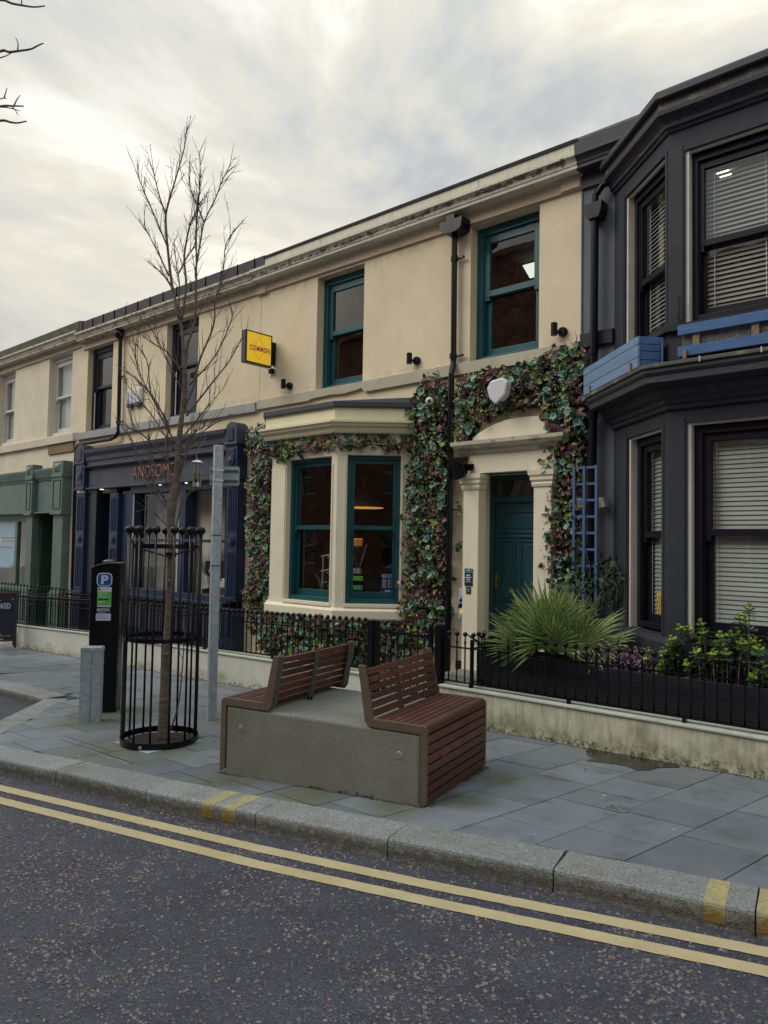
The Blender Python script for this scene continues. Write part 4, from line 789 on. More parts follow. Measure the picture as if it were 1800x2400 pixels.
# inside and on the cafe window
t = thing('window_sticker', 'two green hygiene-rating style stickers on black card, low in the right bay window', 'sticker', (-6.3, 6.6, 1.05))
f = F3; D = .165
MB(f).box(.185, .345, D, D + .002, .985, 1.235).build('card', 'black_p', t); MB(f).box(.20, .335, D - .003, D, 1.15, 1.205).build('upper_label', 'lime_s', t); MB(f).box(.195, .33, D - .003, D, 1.035, 1.09).build('lower_label', 'green_s', t)
for z in (1.165, 1.05):
    for k in range(5): MB(f).lathe([(.0045, 0), (.0045, .001), (.001, .001)], f(.215 + k * .018, D - .003, z + .006), 8, (f.n[0] * -1, f.n[1] * -1, 0)).build('rating_dot', 'darkgreen_sign', t)
    MB(f).lathe([(.011, 0), (.011, .001), (.006, .001), (.006, .0002)], f(.312, D - .003, z + .008), 12, (-f.n[0], -f.n[1], 0)).build('rating_ring', 'darkgreen_sign', t)
t = thing('window_menu', 'dark blue opening-hours poster with pale blue heading in the right bay window', 'poster', (-6.0, 6.8, 1.0))
MB(f).box(.565, .735, D, D + .002, .985, 1.235).build('sheet', 'pnavy', t); MB(f).box(.57, .73, D - .002, D, 1.19, 1.235).build('heading', 'lblue', t)
for k in range(2): MB(f).box(.59 + .02 * (1 - k), .715 - .02 * (1 - k), D - .004, D - .002, 1.203 + .013 * k, 1.209 + .013 * k).build('heading_line', 'pnavy', t)
for k in range(8):
    z = 1.165 - k * .0135; MB(f).box(.58, .58 + .03 + .012 * ((k * 5) % 3), D - .002, D, z, z + .005).build('text_line', 'pwhite', t)
    MB(f).box(.65, .67, D - .002, D, z, z + .005).build('text_line', 'pwhite', t); MB(f).box(.685, .71, D - .002, D, z, z + .005).build('text_line', 'pwhite', t)
MB(f).box(.61, .685, D - .002, D, 1.02, 1.032).build('text_line', 'pwhite', t)
for s, z in ((.72, 1.18), (.572, 1.02)): MB(f).lathe([(.011, 0), (.011, .001), (.001, .001)], f(s, D - .003, z), 10, (-f.n[0], -f.n[1], 0)).build('red_spot', 'red_s', t)
t = thing('pendant_lamp', 'large grey dome pendant lamp glowing amber underneath inside the bay window', 'lamp', (-7.25, 7.6, 2.1))
MB().lathe([(.29, 0), (.27, .07), (.20, .17), (.10, .24), (.04, .27), (.035, .42), (.001, .42)], (-7.24, 7.6, 2.12), 26).build('shade', 'shade', t, smooth=True)
MB().lathe([(.275, 0), (.275, .006), (.001, .006)], (-7.24, 7.6, 2.112), 26).build('glowing_underside', 'orange', t); MB().tube([(-7.24, 7.6, 2.5), (-7.24, 7.6, 3.34)], .008).build('cable', 'black_p', t)
t = thing('pendant_lamp', 'small amber lamp with a metal rim seen low behind the bay meeting rail', 'lamp', (-6.95, 7.1, 1.6))
MB().lathe([(.09, 0), (.10, .10), (.001, .10)], (-6.96, 7.15, 1.58), 16).build('lampshade', 'amber', t); MB().lathe([(.105, 0), (.105, .01), (.09, .01), (.09, 0)], (-6.96, 7.15, 1.56), 16).build('rim', 'chrome', t)
for (cx, cy, lab) in ((-7.05, 6.95, 'white wire-backed chair inside the bay, nearest the window'), (-7.55, 7.3, 'white wire-backed chair inside the bay, farther in')):
    t = thing('wire_chair', lab, 'chair', (cx, cy, 0), 'wire chairs inside the cafe bay'); m = MB()
    for s in (-.2, .0, .2): m.tube([(cx + s, cy, .9), (cx + s * 1.05, cy + .02, 1.2), (cx + s * 1.1, cy + .03, 1.45 - abs(s) * .15)], .010, 6)
    for z in (1.05, 1.22, 1.43): m.tube([(cx + s, cy + .02, z + .02 * math.cos(s * 9)) for s in np.linspace(-.25, .25, 9)], .011, 6)
    m.build('back', 'white_pl', t); m = MB().lathe([(.2, 0), (.2, .03), (.001, .03)], (cx, cy + .2, .88), 16); m.build('seat', 'white_pl', t)
    for s in (-.15, .15):
        for q in (.05, .35): MB().tube([(cx + s, cy + q, .88), (cx + s * 1.2, cy + q, -.5)], .012, 6).build('leg', 'white_pl', t)
t = thing('blender_jug', 'tall clear tapering jug standing on the ledge inside the right bay window', 'jug', (-6.30, 6.85, 1.2)); MB().lathe([(.04, 0), (.075, .36), (.07, .36), (.036, .01)], f(.26, .35, 1.30), 14).build('jug', 'glass_c', t); MB().tube([f(.29, .35, 1.32), f(.37, .35, 1.60)], .006).build('rod', 'chrome', t); MB().lathe([(.06, 0), (.05, .1), (.001, .1)], f(.26, .35, 1.2), 14).build('base', 'chrome', t)
sp_ = [t for t in ()]
t = thing('spiky_plant', 'dark spiky potted plant on the sill inside the left bay window', 'plant', (-7.15, 6.6, .95)); m = MB()
for k in range(22):
    a = rng.uniform(0, 6.28); l = rng.uniform(.15, .38); m.tube([(-7.1, 6.68, .93), (-7.1 + math.cos(a) * l * .3, 6.70 + abs(math.sin(a)) * .05, .93 + l * .7), (-7.1 + math.cos(a) * l * .7, 6.70 + abs(math.sin(a)) * .1, .93 + l)], [.007, .006, .001], 4)
m.build('leaves', mat('dark_spike_leaf', (.02, .03, .02), .5), t); MB().lathe([(.05, 0), (.07, .1), (.001, .1)], (-7.1, 6.70, .85), 12).build('pot', 'black_p', t)
# upstairs room of the cafe: roof light and paper shade
MB(FAC).box(-4.95, -3.70, 2.6, 2.62, 3.4, 5.5).build('room_wall', mat('brown_room_wall', (.060, .028, .022), .9, .3, 2), hC)
emit_sky = emit('bright_sky_through_rooflight', (.80, .86, .74), 1.0)
rl = thing('roof_light', 'bright sloping roof light with timber lining seen through the right upper window', 'roof light', (-4.8, 8.6, 5.0))
MB().add([(-5.31, 8.60, 5.42), (-4.55, 8.60, 5.42), (-4.55, 8.55, 5.19), (-5.16, 8.55, 5.19)], [(0, 1, 2, 3)]).build('opening', emit_sky, rl, recalc=False)
MB().add([(-5.49, 8.58, 5.43), (-5.38, 8.58, 5.43), (-5.10, 8.53, 5.05), (-4.55, 8.53, 5.05), (-4.55, 8.53, 4.93), (-5.17, 8.53, 4.92)], [(0, 1, 2, 5), (2, 3, 4, 5)]).build('timber_lining', mat('orange_brown_lining', (.30, .13, .08), .7), rl, recalc=False)
MB().add([(-5.37, 8.57, 5.43), (-5.32, 8.57, 5.43), (-5.15, 8.52, 5.18), (-4.55, 8.52, 5.18), (-4.55, 8.52, 5.13), (-5.18, 8.52, 5.13)], [(0, 1, 2, 5), (2, 3, 4, 5)]).build('frame', 'chrome', rl, recalc=False)
t = thing('paper_lampshade', 'faint round paper lampshade hanging behind the right upper teal window', 'lampshade', (-5.15, 8.3, 4.6)); MB().ball((-5.2, 8.3, 4.62), .11, 16).build('shade', mat('dim_paper', (.22, .17, .15), .8), t, smooth=True); MB().tube([(-5.2, 8.3, 4.72), (-5.2, 8.3, 5.4)], .004).build('cable', 'black_p', t)

# ---- the charcoal house (D) with its two-storey canted bay
hD = thing('terraced_house', 'charcoal painted house at the right with a two-storey canted bay and white slatted blinds', 'house', (-1.5, 7, 0))
XS = -3.60
m = MB(FAC); m.wall(XS, -3.2, -.3, 5.4, .2); m.build('wall', 'slate_r', hD, recalc=False)
m = MB(FAC); m.box(XS - .012, XS + .003, -.012, .0, 2.9, 5.36); m.build('paint_edge', 'slate_r', hD)
CL = (-3.25, 7.0); CA = (-2.41, 6.25); CB = (-.55, 6.25); CR = (.29, 7.0)
MB(FAC).wall(.25, 3.5, -.3, 5.6, .2).build('side_wall', 'black_r', hD, recalc=False)
G1 = Fr(*CL, *CA); G2 = Fr(*CA, *CB); G3 = Fr(*CB, *CR)
lo1 = (.31, G1.len - .135, .87, 2.655); lo2 = (.145, G2.len - .145, .87, 2.66); up1 = (.24, G1.len - .075, 3.50, 5.03); up2 = (.13, G2.len - .13, 3.50, 4.985)
m = MB()
for f, lo, up in ((G1, lo1, up1), (G2, lo2, up2), (G3, (.135, G3.len - .2, .87, 2.655), (.1, G3.len - .2, 3.5, 5.03))):
    m.fr = f; m.wall(0, f.len, -.3, 5.35, .16, [lo, up])
m.build('bay_wall', 'black_r', hD, recalc=False)
# plaster margins that stand slightly proud round the openings
for f, o in ((G1, lo1), (G2, lo2), (G1, up1), (G2, up2)):
    MB(f).box(o[0] - .055, o[0] - .012, -.008, .0, o[2], o[3] + .05).build('margin', 'black_r', hD, .003); MB(f).box(o[1] + .015, o[1] + .05, -.008, .0, o[2], o[3] + .02).build('margin', 'black_r', hD, .003)
for f, o, zm, nm in ((G1, lo1, 1.735, 'lo'), (G2, lo2, 1.75, 'lo'), (G1, up1, 4.14, 'up'), (G2, up2, 4.19, 'up'), (G3, (.135, G3.len - .2, .87, 2.655), 1.74, 'lo'), (G3, (.1, G3.len - .2, 3.5, 5.03), 4.16, 'up')):
    MB(f).box(o[0], o[0] + .032, .02, .09, o[2], o[3]).build('white_lining', 'white_p', hD, .003)
    MB(f).box(o[0] + .032, o[1], .03, .06, o[3] - .022, o[3]).build('white_lining', 'white_p', hD)
    sash_window(hD, f, o[0] + .034, o[1], o[2] + .02, o[3] - .024, .085, 'black_w', zm, fw=.12 if nm == 'lo' else .085, top=.13, bot=.12, glass='glass', rail=.055, glassin=.03)
    # slatted blind: rail, slats and cords
    s0, s1 = o[0] + .085, o[1] - .05; L = s1 - s0; pitch = .0385 if nm == 'lo' else .040; D = .17 + (.03 if nm == 'lo' else .03)
    bl = MB(f).box(s0, s1, D - .02, D + .02, o[3] - .14, o[3] - .10).build('blind', 'blind', hD)
    tilt = 1.22 if nm == 'lo' else .98
    hw = .0205 if nm == 'lo' else .0225; sm = MB(f); ca, sa = math.cos(tilt), math.sin(tilt)
    prof = [(-hw * ca, -hw * sa), (0, .003), (hw * ca, hw * sa), (hw * ca, hw * sa + .0012), (0, .0044), (-hw * ca, -hw * sa + .0012)]
    c0 = f(0, 0, 0); vs = []
    for s in (s0, s1):
        for d_, z_ in prof: p = f(s, D + d_, z_); vs.append((p[0] - f(s0, D, 0)[0], p[1] - f(s0, D, 0)[1], z_))
    sm.add(vs, [(k, (k + 1) % 6, (k + 1) % 6 + 6, k + 6) for k in range(6)] + [(5, 4, 3, 2, 1, 0), (6, 7, 8, 9, 10, 11)])
    me = mesh_of(sm, 'slat', 'blind' if nm == 'lo' else 'blind_l'); z = o[3] - .17
    while z > o[2] + .10:
        inst('slat', me, bl, f(s0, D, z + rng.normal(0, .0006))); z -= pitch
    cm = MB(f)
    for s in ([s0 + L * .14, s1 - L * .14] if L < 1 else [s0 + .10, s0 + .5, s0 + 1.0, s1 - .1]): cm.box(s, s + .0035, D - .027, D - .024, o[2] + .1, o[3] - .1)
    cm.build('cords', 'cord', bl)
BP = [(CL[0], 7.0), CA, CB, CR]
D_ = lambda nm, mt_, pr, bev=0: MB().sweep(BP, pr).build(nm, mt_, hD, bev)
D_('bay_sill', 'black_r', [(-.01, .68), (.07, .67), (.08, .69), (.08, .83), (.06, .85), (-.01, .87)], .004)
D_('bay_plinth', 'black_r', [(-.01, -.3), (.01, -.3), (.01, .67), (-.01, .67)])
D_('mid_cornice', 'black_c', [(-.01, 2.78), (.03, 2.78), (.04, 2.80), (.03, 2.815), (.05, 2.83), (.06, 2.86), (.10, 2.885), (.12, 2.92), (.14, 2.93), (.14, 2.95), (.24, 2.965), (.255, 2.975), (.255, 3.025), (.27, 3.04), (.28, 3.055), (.28, 3.085), (-.01, 3.09)])
D_('ledge_edge', 'ledge_edge', [(-.01, 3.088), (.295, 3.088), (.30, 3.095), (.30, 3.118), (.29, 3.124), (-.01, 3.14)])
for s in (.35, .8, 1.3): MB(G2).box(s, s + .01, -.304, -.28, 3.085, 3.127).build('ledge_joint', 'white_p', hD)
D_('upper_sill', 'black_r', [(-.01, 3.44), (.05, 3.44), (.055, 3.49), (-.01, 3.50)])
D_('upper_cornice', 'black_c', [(-.01, 5.175), (.02, 5.175), (.03, 5.20), (.05, 5.205), (.055, 5.235), (.08, 5.265), (.115, 5.285), (.13, 5.29), (.135, 5.325), (-.01, 5.325)])
D_('parapet', 'ledge_edge', [(-.01, 5.323), (.105, 5.323), (.105, 5.425), (-.01, 5.425)])
D_('coping', 'black_c', [(-.01, 5.42), (.150, 5.415), (.160, 5.425), (.160, 5.475), (.145, 5.495), (.0, 5.51), (-.01, 5.51)])
MB().slab([CL, CA, CB, CR, (.4, 7.2), (-3.3, 7.2)], 5.2, 5.30).build('bay_roof', 'slate_top', hD)
straight(hD, 'string', 'black_r', XS + .0, -3.25, [(0, 3.66), (.045, 3.66), (.05, 3.80), (0, 3.81)])
straight(hD, 'frieze', 'black_c', XS, -3.0, [(0, 5.33), (.035, 5.33), (.035, 5.48), (0, 5.48)])
straight(hD, 'wall_cornice', 'black_c', XS + .0, 3.4, [(o * .97, z + 5.473) for o, z in CORN(0)])
straight(hD, 'wall_parapet', 'black_c', XS, 3.4, [(0, 5.64), (.195, 5.64), (.20, 5.77), (.17, 5.81), (0, 5.82)])
m = MB(); m.box(XS + .05, 3.4, 10.2, 10.3, -1, 5.5); m.box(XS + .05, XS + .1, 7.1, 10.2, -1, 5.5); m.box(3.3, 3.4, 7.1, 10.2, -1, 5.5)
m.box(XS + .1, 3.3, 7.02, 10.2, 3.12, 3.22); m.box(XS + .1, 3.3, 7.02, 10.2, 5.42, 5.5); m.box(XS + .1, 3.3, 7.02, 10.2, -.6, -.5); m.build('interior', mat('grey_room', (.24, .235, .22), .9, .2, 1.5), hD, recalc=False)
MB().box(-2.47, -2.36, 7.45, 7.75, 5.385, 5.40).build('ceiling_light', 'glow', hD)
# its own rain pipe with hopper and bent inlet
m = MB(); m.prism([(-3.515, 5.09), (-3.315, 5.09), (-3.325, 5.00), (-3.35, 4.93), (-3.47, 4.93), (-3.505, 5.0)], -.16, -.02, FAC)
m.tube([(-3.16, 6.98, 5.34), (-3.22, 6.93, 5.31), (-3.34, 6.90, 5.26), (-3.41, 6.90, 5.18), (-3.42, 6.90, 5.06)], .035, 10); m.tube([(-3.415, 6.90, 4.95), (-3.42, 6.90, 3.5), (-3.43, 6.90, 1.8), (-3.43, 6.9, .2)], .04, 10)
for z in (3.55, 2.9): m.lathe([(.048, 0), (.048, .06), (.001, .06)], (-3.42, 6.90, z), 10)
m.build('rain_pipe', 'pipe', hD)
t = thing('yellow_notice', 'narrow yellow sticker with a face outline, low in the charcoal bay side window', 'sticker', (-2.7, 6.6, 1.05))
fz = .165
MB(G1).box(.585, .652, fz, fz + .002, .985, 1.205).build('sheet', mat('sticker_yellow', (.62, .46, .02), .5), t)
m = MB(G1)
for k in range(14):
    a0 = 2 * PI * k / 14; a1 = 2 * PI * (k + 1) / 14; m.tube([G1(.6185 + .024 * math.cos(a0), fz - .002, 1.11 + .036 * math.sin(a0)), G1(.6185 + .024 * math.cos(a1), fz - .002, 1.11 + .036 * math.sin(a1))], .0018, 4)
for s in (-.009, .009): m.ball(G1(.6185 + s, fz - .002, 1.12), .003, 6)
m.tube([G1(.6185 + s, fz - .002, 1.098 + abs(s) * .4) for s in (-.012, -.005, .005, .012)], .0016, 4)
for z, a, b in ((1.175, .60, .63), (1.16, .615, .642), (1.055, .597, .64), (1.035, .60, .635), (1.015, .597, .64)): m.box(a, b, fz - .003, fz, z, z + .007)
m.build('printing', mat('olive_ink', (.05, .035, .003), .6), t)
# seam plants growing from the bay joint
t = thing('wall_weed', 'tuft of small weeds growing in the joint beside the upper bay window', 'weed', (-2.33, 6.2, 3.6)); m = MB()
for k in range(26): a = rng.uniform(0, 6.3); z = rng.uniform(3.5, 3.72); m.tube([(-2.31, 6.22, z), (-2.31 + .03 * math.cos(a), 6.2 - .03 * abs(math.sin(a)), z + rng.uniform(-.02, .05))], [.004, .001], 4)
m.build('leaves', mat('weed_green', (.05, .075, .02), .7), t)
t = thing('wall_weed', 'dry weed on the joint between the cream and charcoal walls above the leaf arch', 'weed', (-3.63, 6.9, 3.6)); m = MB()
m.tube([(-3.62, 6.95, 3.60), (-3.65, 6.93, 3.68), (-3.61, 6.91, 3.75), (-3.63, 6.9, 3.83)], [.008, .007, .005, .002], 5); m.tube([(-3.65, 6.93, 3.68), (-3.70, 6.9, 3.76)], [.005, .001], 4); m.build('stem', 'twig', t)

# window boxes of painted boards
t = thing('window_box', 'pale blue weathered wooden window box on the left end of the bay ledge', 'planter', (-3.0, 6.5, 3.14))
H1 = Fr(*CL, *CA); s0, s1 = -.11, 1.12
for k, (z0, z1) in enumerate(((3.14, 3.225), (3.229, 3.335), (3.339, 3.405))):
    MB(H1).box(s0, s1, -.275, -.255, z0, z1).build('board', 'planter_pale', t, .003)
for k, (z0, z1) in enumerate(((3.14, 3.20), (3.204, 3.275), (3.279, 3.335), (3.338, 3.402))):
    MB(H1).box(s1 - .018, s1 + .002, -.253, -.07, z0, z1).build('end_board', 'planter_blue', t, .003); MB(H1).box(s0, s0 + .02, -.253, -.07, z0, z1).build('end_board', 'planter_pale', t, .003)
MB(H1).box(s0, s1, -.068, -.05, 3.14, 3.40).build('back_board', 'planter_pale', t)
MB(H1).box(s0 + .02, s1 - .02, -.253, -.07, 3.15, 3.36).build('soil', 'soil', t)
m = MB(H1); 
for z in (3.16, 3.19, 3.22, 3.25, 3.30, 3.35, 3.38):
    for s in (-.25, -.08): m.lathe([(.004, 0), (.004, .002), (.001, .002)], H1(s1 + .002, s, z), 6, (H1.u[0], H1.u[1], 0))
m.build('nails', 'black_p', t)
for s in (.06, .98): MB(H1).box(s, s + .03, -.292, -.276, 3.125, 3.20).build('wedge', 'rawwood', t)
t = thing('window_box', 'bright blue window box on the bay ledge with plastic liner between boards', 'planter', (-1.4, 6.0, 3.14))
for (z0, z1) in ((3.155, 3.235), (3.33, 3.41)):
    MB(G2).box(.17, 1.75, -.265, -.245, z0, z1).build('board', 'planter_blue', t, .003)
for s in (.28, .72, 1.2, 1.65): MB(G2).box(s, s + .055, -.245, -.22, 3.155, 3.41).build('upright', 'rawwood', t, .003)
MB(G2).box(.19, 1.73, -.218, -.19, 3.16, 3.395).build('liner', 'film', t)
MB(G2).box(.17, 1.75, -.10, -.08, 3.155, 3.40).build('back_board', 'planter_blue', t); MB(G2).box(.17, .19, -.245, -.1, 3.155, 3.235).build('end_board', 'planter_blue', t)
MB(G2).box(.2, 1.72, -.19, -.1, 3.16, 3.38).build('soil', 'soil', t); MB(G2).box(.215, .245, -.285, -.266, 3.13, 3.20).build('wedge', 'rawwood', t)
# trellis beside the leaf strip
t = thing('trellis', 'blue wooden trellis leaning on the charcoal wall beside the leaf strip', 'trellis', (-3.47, 6.9, .9))
TY = 6.83
for x in (-3.60, -3.49, -3.36): MB().box(x, x + .028, TY - .02, TY - .008, .95, 2.42 - (0 if x != -3.49 else 0)).build('upright', 'trellis', t, .002)
for k in range(7): z = 2.39 - k * .163; MB().box(-3.60, -3.332, TY - .007, TY + .004, z, z + .024).build('cross_slat', 'trellis', t, .002)
for x, lab in ((-3.545, 'small cream wedge lamp behind the left side of the blue trellis'), (-3.31, 'small cream wedge lamp just right of the blue trellis')):
    t = thing('wall_lamp', lab, 'wall light', (x, 6.92, 2.0)); MB().prism([(x - .03, 2.10), (x + .01, 2.105), (x + .035, 2.01), (x - .03, 2.0)], 6.86, 6.97).build('lamp', mat('cream_plastic', (.42, .39, .32), .6), t, .004)

# ---- low walls, railings and gate
TOPL = [(-14.9, -.02), (-14.28, .01), (-11.6, .105), (-7.25, .20), (-5.42, .245)]
def lw(name, label, x0, x1, tops, material):
    t = thing(name, label, 'wall', ((x0 + x1) / 2, 5.8, gz((x0 + x1) / 2)))
    m = MB(); xs_ = np.linspace(x0, x1, 24); v = []
    for x in xs_:
        zt = interp(x, tops) - .022; v += [(x, WALLY, gz(x) - .2), (x, WALLY + .004 * mnoise.noise(Vector((x * 2, 0, 0))), zt), (x, WALLY + .17, zt), (x, WALLY + .17, gz(x) - .2)]
    m.add(v, [(4 * i + k, 4 * i + (k + 1) % 4, 4 * i + 4 + (k + 1) % 4, 4 * i + 4 + k) for i in range(23) for k in range(4)] + [(0, 3, 2, 1), (92, 93, 94, 95)])
    m.build('masonry', material, t)
    pth = [(x, WALLY + .10, interp(x, tops)) for x in xs_]
    MB().sweep(pth, [(-.09, -.022), (.115, -.022), (.12, -.016), (.12, -.004), (.112, 0), (-.09, 0)]).build('coping', 'coping', t)
    return t
lw('low_wall', 'long pale painted low wall under the left-hand railings, green-stained at its foot', -20, -5.42, [(-20, -.20)] + TOPL[1:], 'wallp')
lw('low_wall', 'mossy cream low wall under the right-hand railings, in front of the black trough', -4.43, 2.4, [(-4.43, .268), (-1.5, .292), (2.4, .33)], 'wallr')
RY = 5.815
def baluster(h, r=.0075, ball=.024):
    return mesh_of(MB().lathe([(r, 0), (r, h - .12), (r * 1.3, h - .115), (.014, h - .105), (r * 1.3, h - .093), (r, h - .085), (r, h - .05)], (0, 0, 0), 8).lathe([(.001, 0)] + [(ball * math.sin(a), ball - ball * math.cos(a)) for a in (.5, 1.0, 1.57, 2.1, 2.7)] + [(.001, 2 * ball)], (0, 0, h - .05), 10), 'baluster', 'iron', smooth=True)
def railing(label, x0, x1, zb0, zb1, h, n, y=RY, y1=None, posts=(), feet=()):
    t = thing('railing', label, 'railing', (x0, y, zb0)); y1 = y if y1 is None else y1
    ang = math.atan2(y1 - y, x1 - x0); me = baluster(h)
    for zz, dd in ((-.0, .0),):
        pass
    A = Vector((x0, y, 0)); B = Vector((x1, y1, 0)); d = (B - A).normalized(); nn = Vector((-d.y, d.x, 0))
    for off, th, wd in ((.02, .012, .04), (h - .135, .012, .034)):
        m = MB(); v = []
        for P_, zb in ((A, zb0), (B, zb1)):
            for s, q in ((-1, -1), (1, -1), (1, 1), (-1, 1)): p = P_ + nn * (s * wd / 2); v.append((p.x, p.y, zb + off + q * th / 2))
        m.add(v, [(0, 1, 5, 4), (1, 2, 6, 5), (2, 3, 7, 6), (3, 0, 4, 7), (0, 3, 2, 1), (4, 5, 6, 7)]).build('rail', 'iron', t)
    for i in range(n):
        f_ = (i + .5) / n; p = A.lerp(B, f_); inst('baluster', me, t, (p.x, p.y, zb0 + (zb1 - zb0) * f_ + .02))
    for x in posts:
        f_ = (x - x0) / (x1 - x0); MB().box(x - .014, x + .014, y - .014, y + .014, zb0 + (zb1 - zb0) * f_ - .05, zb0 + (zb1 - zb0) * f_ + h - .05).build('post', 'iron', t)
    for x in feet:
        f_ = (x - x0) / (x1 - x0); z = zb0 + (zb1 - zb0) * f_; MB().box(x - .012, x + .012, y - .03, y + .012, z - .055, z + .02).build('foot', 'iron', t)
    return t
railing('long black ball-topped railing on the left low wall, ending at the gate post', -20.0, -5.44, -.17, .275, .53, 150, feet=(-14.0, -12.9, -11.4, -9.9, -8.4, -7.0, -5.9))
railing('black ball-topped railing on the right low wall in front of the black trough', -4.42, 1.9, .285, .345, .48, 66, posts=(-4.10,), feet=(-4.10, -3.09, -2.12, -1.2))
railing('short black railing running back from the corner beside the palm', -4.10, -4.12, .30, .30, .47, 5, y=5.87, y1=6.4)
railing('black railing across the forecourt in front of the blue shop', -13.9, -9.3, -.02, .08, .60, 46, y=6.45)
railing('taller black railing in front of the green shop', -17.5, -13.4, -.05, -.02, .70, 26, y=6.30)
railing('short black railing running back between the blue shop and the leaf-framed cafe', -9.25, -9.22, .18, .18, .50, 8, y=5.87, y1=6.85)
gt = thing('gate', 'black iron garden gate between its two square posts, behind the benches', 'gate', (-4.95, RY, .2))
for x in (-5.425, -5.355): pass
MB().box(-5.425, -5.345, RY - .04, RY + .04, -.15, .80).build('gate_post', 'iron', gt, .004); MB().box(-4.52, -4.445, RY - .04, RY + .04, -.1, .83).build('gate_post', 'iron', gt, .004)
MB().box(-5.32, -5.285, RY - .02, RY + .02, .02, .80).build('stile', 'iron', gt); MB().box(-4.61, -4.575, RY - .02, RY + .02, .02, .81).build('stile', 'iron', gt)
for z in (.10, .685): MB().box(-5.285, -4.61, RY - .012, RY + .012, z, z + .022).build('rail', 'iron', gt)
bg_ = baluster(.72)
for i in range(7): inst('baluster', bg_, gt, (-5.20 + i * .0875, RY, .09))
# ------------------------------------------------------------ plants
def leaf_mesh(pts_n, shapes, size, spread=.5, lobes=7, aspect=1., cup=.25, point=False, fold=.0):
    """pts_n: (pos, normal) list -> one mesh of many small leaves, with a rim attribute"""
    vs = []; fs = []; rim = []; k = 0
    for p, n_ in pts_n:
        n_ = Vector(n_).normalized(); n_ = (n_ + Vector(rng.normal(0, spread, 3))).normalized(); a = n_.orthogonal().normalized(); b = n_.cross(a); th = rng.uniform(0, 6.28)
        u = a * math.cos(th) + b * math.sin(th); w_ = n_.cross(u); s = size * rng.choice([.5, .65, .85, 1.05, 1.35]); P = Vector(p)
        if point:                               # pointed leaf: base, sides, tip
            L = s * 1.5; ww = s * .5 * aspect
            q = [P, P + u * L * .3 + w_ * ww * .8 + n_ * fold * s, P + u * L * .65 + w_ * ww * .75 + n_ * fold * s * .7, P + u * L - n_ * cup * s, P + u * L * .65 - w_ * ww * .75 + n_ * fold * s * .7, P + u * L * .3 - w_ * ww * .8 + n_ * fold * s, P + u * L * .5]
            vs += q; rim += [.2, 1, 1, 1, 1, 1, 0]; fs += [(k + 6, k + i, k + (i + 1) % 6) for i in range(6)]; k += 7
        else:                                   # rounded, slightly lobed leaf
            m_ = lobes * 2; vs.append(P - n_ * cup * s * .5); rim.append(0)
            for i in range(m_):
                an = 2 * PI * i / m_; r = s * (1 if i % 2 == 0 else .84) * (1 + .1 * rng.normal()) * .62
                vs.append(P + u * (r * math.cos(an)) + w_ * (r * math.sin(an) * aspect) + n_ * (cup * s * .5 * rng.uniform(.2, 1))); rim.append(1)
            fs += [(k, k + 1 + i, k + 1 + (i + 1) % m_) for i in range(m_)]; k += m_ + 1
    return vs, fs, rim
def leaf_obj(name, data, material, parent, kind='stuff'):
    vs, fs, rim = data; me = bpy.data.meshes.new(name); me.from_pydata([tuple(v) for v in vs], [], fs); at = me.attributes.new('rim', 'FLOAT', 'POINT'); at.data.foreach_set('value', rim)
    me.materials.append(M[material]); me.polygons.foreach_set('use_smooth', [True] * len(me.polygons)); return link(name, me, parent, kind=kind)
M['lf_teal'] = leafm('teal_variegated_leaf', [(.045, .14, .105), (.095, .26, .20), (.030, .09, .06), (.17, .38, .31), (.065, .17, .11), (.04, .11, .07)], (.46, .62, .52))
M['lf_lime'] = leafm('lime_leaf', [(.26, .32, .04), (.14, .19, .03), (.38, .42, .08), (.19, .23, .04), (.11, .15, .03)], (.34, .36, .14))
M['lf_wine'] = leafm('wine_red_leaf', [(.10, .026, .04), (.17, .045, .07), (.07, .024, .036), (.19, .06, .055), (.15, .065, .13), (.09, .05, .045)], (.22, .12, .11))
M['lf_dark'] = leafm('dark_green_leaf', [(.016, .040, .018), (.032, .075, .03), (.06, .10, .04), (.024, .036, .024)])
M['lf_rose'] = leafm('dusty_pink_leaf', [(.42, .24, .18), (.28, .16, .13), (.50, .32, .24), (.25, .14, .15)])
M['lf_pink'] = leafm('magenta_leaf', [(.25, .03, .09), (.17, .03, .10), (.33, .06, .06)])
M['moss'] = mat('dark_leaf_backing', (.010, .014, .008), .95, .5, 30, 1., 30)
def region_pts(fr, poly, dens, d0, d1, edge=.03):
    xs_ = [p[0] for p in poly]; zs_ = [p[1] for p in poly]; out_ = []; A = (max(xs_) - min(xs_)) * (max(zs_) - min(zs_))
    def inside(x, z):
        c = False
        for i in range(len(poly)):
            (x1, z1), (x2, z2) = poly[i], poly[i - 1]
            if (z1 > z) != (z2 > z) and x < (x2 - x1) * (z - z1) / (z2 - z1) + x1: c = not c
        return c
    for i in range(int(A * dens)):
        x = rng.uniform(min(xs_) - edge, max(xs_) + edge); z = rng.uniform(min(zs_) - edge, max(zs_) + edge)
        jx = mnoise.noise(Vector((x * 7, z * 7, 1.7))) * .09 + rng.normal(0, .016); jz = mnoise.noise(Vector((x * 7, z * 7, 8.7))) * .07 + rng.normal(0, .014)
        if inside(x + jx, z + jz):
            bulge = .5 + .5 * mnoise.noise(Vector((x * 5, z * 5, 4.2))); d = -(d0 + (d1 - d0) * (rng.random() ** .8) * (.45 + .75 * bulge)); out_.append((x, z, fr(x, d, z), (-fr.n[0], -fr.n[1], .25)))
    return out_
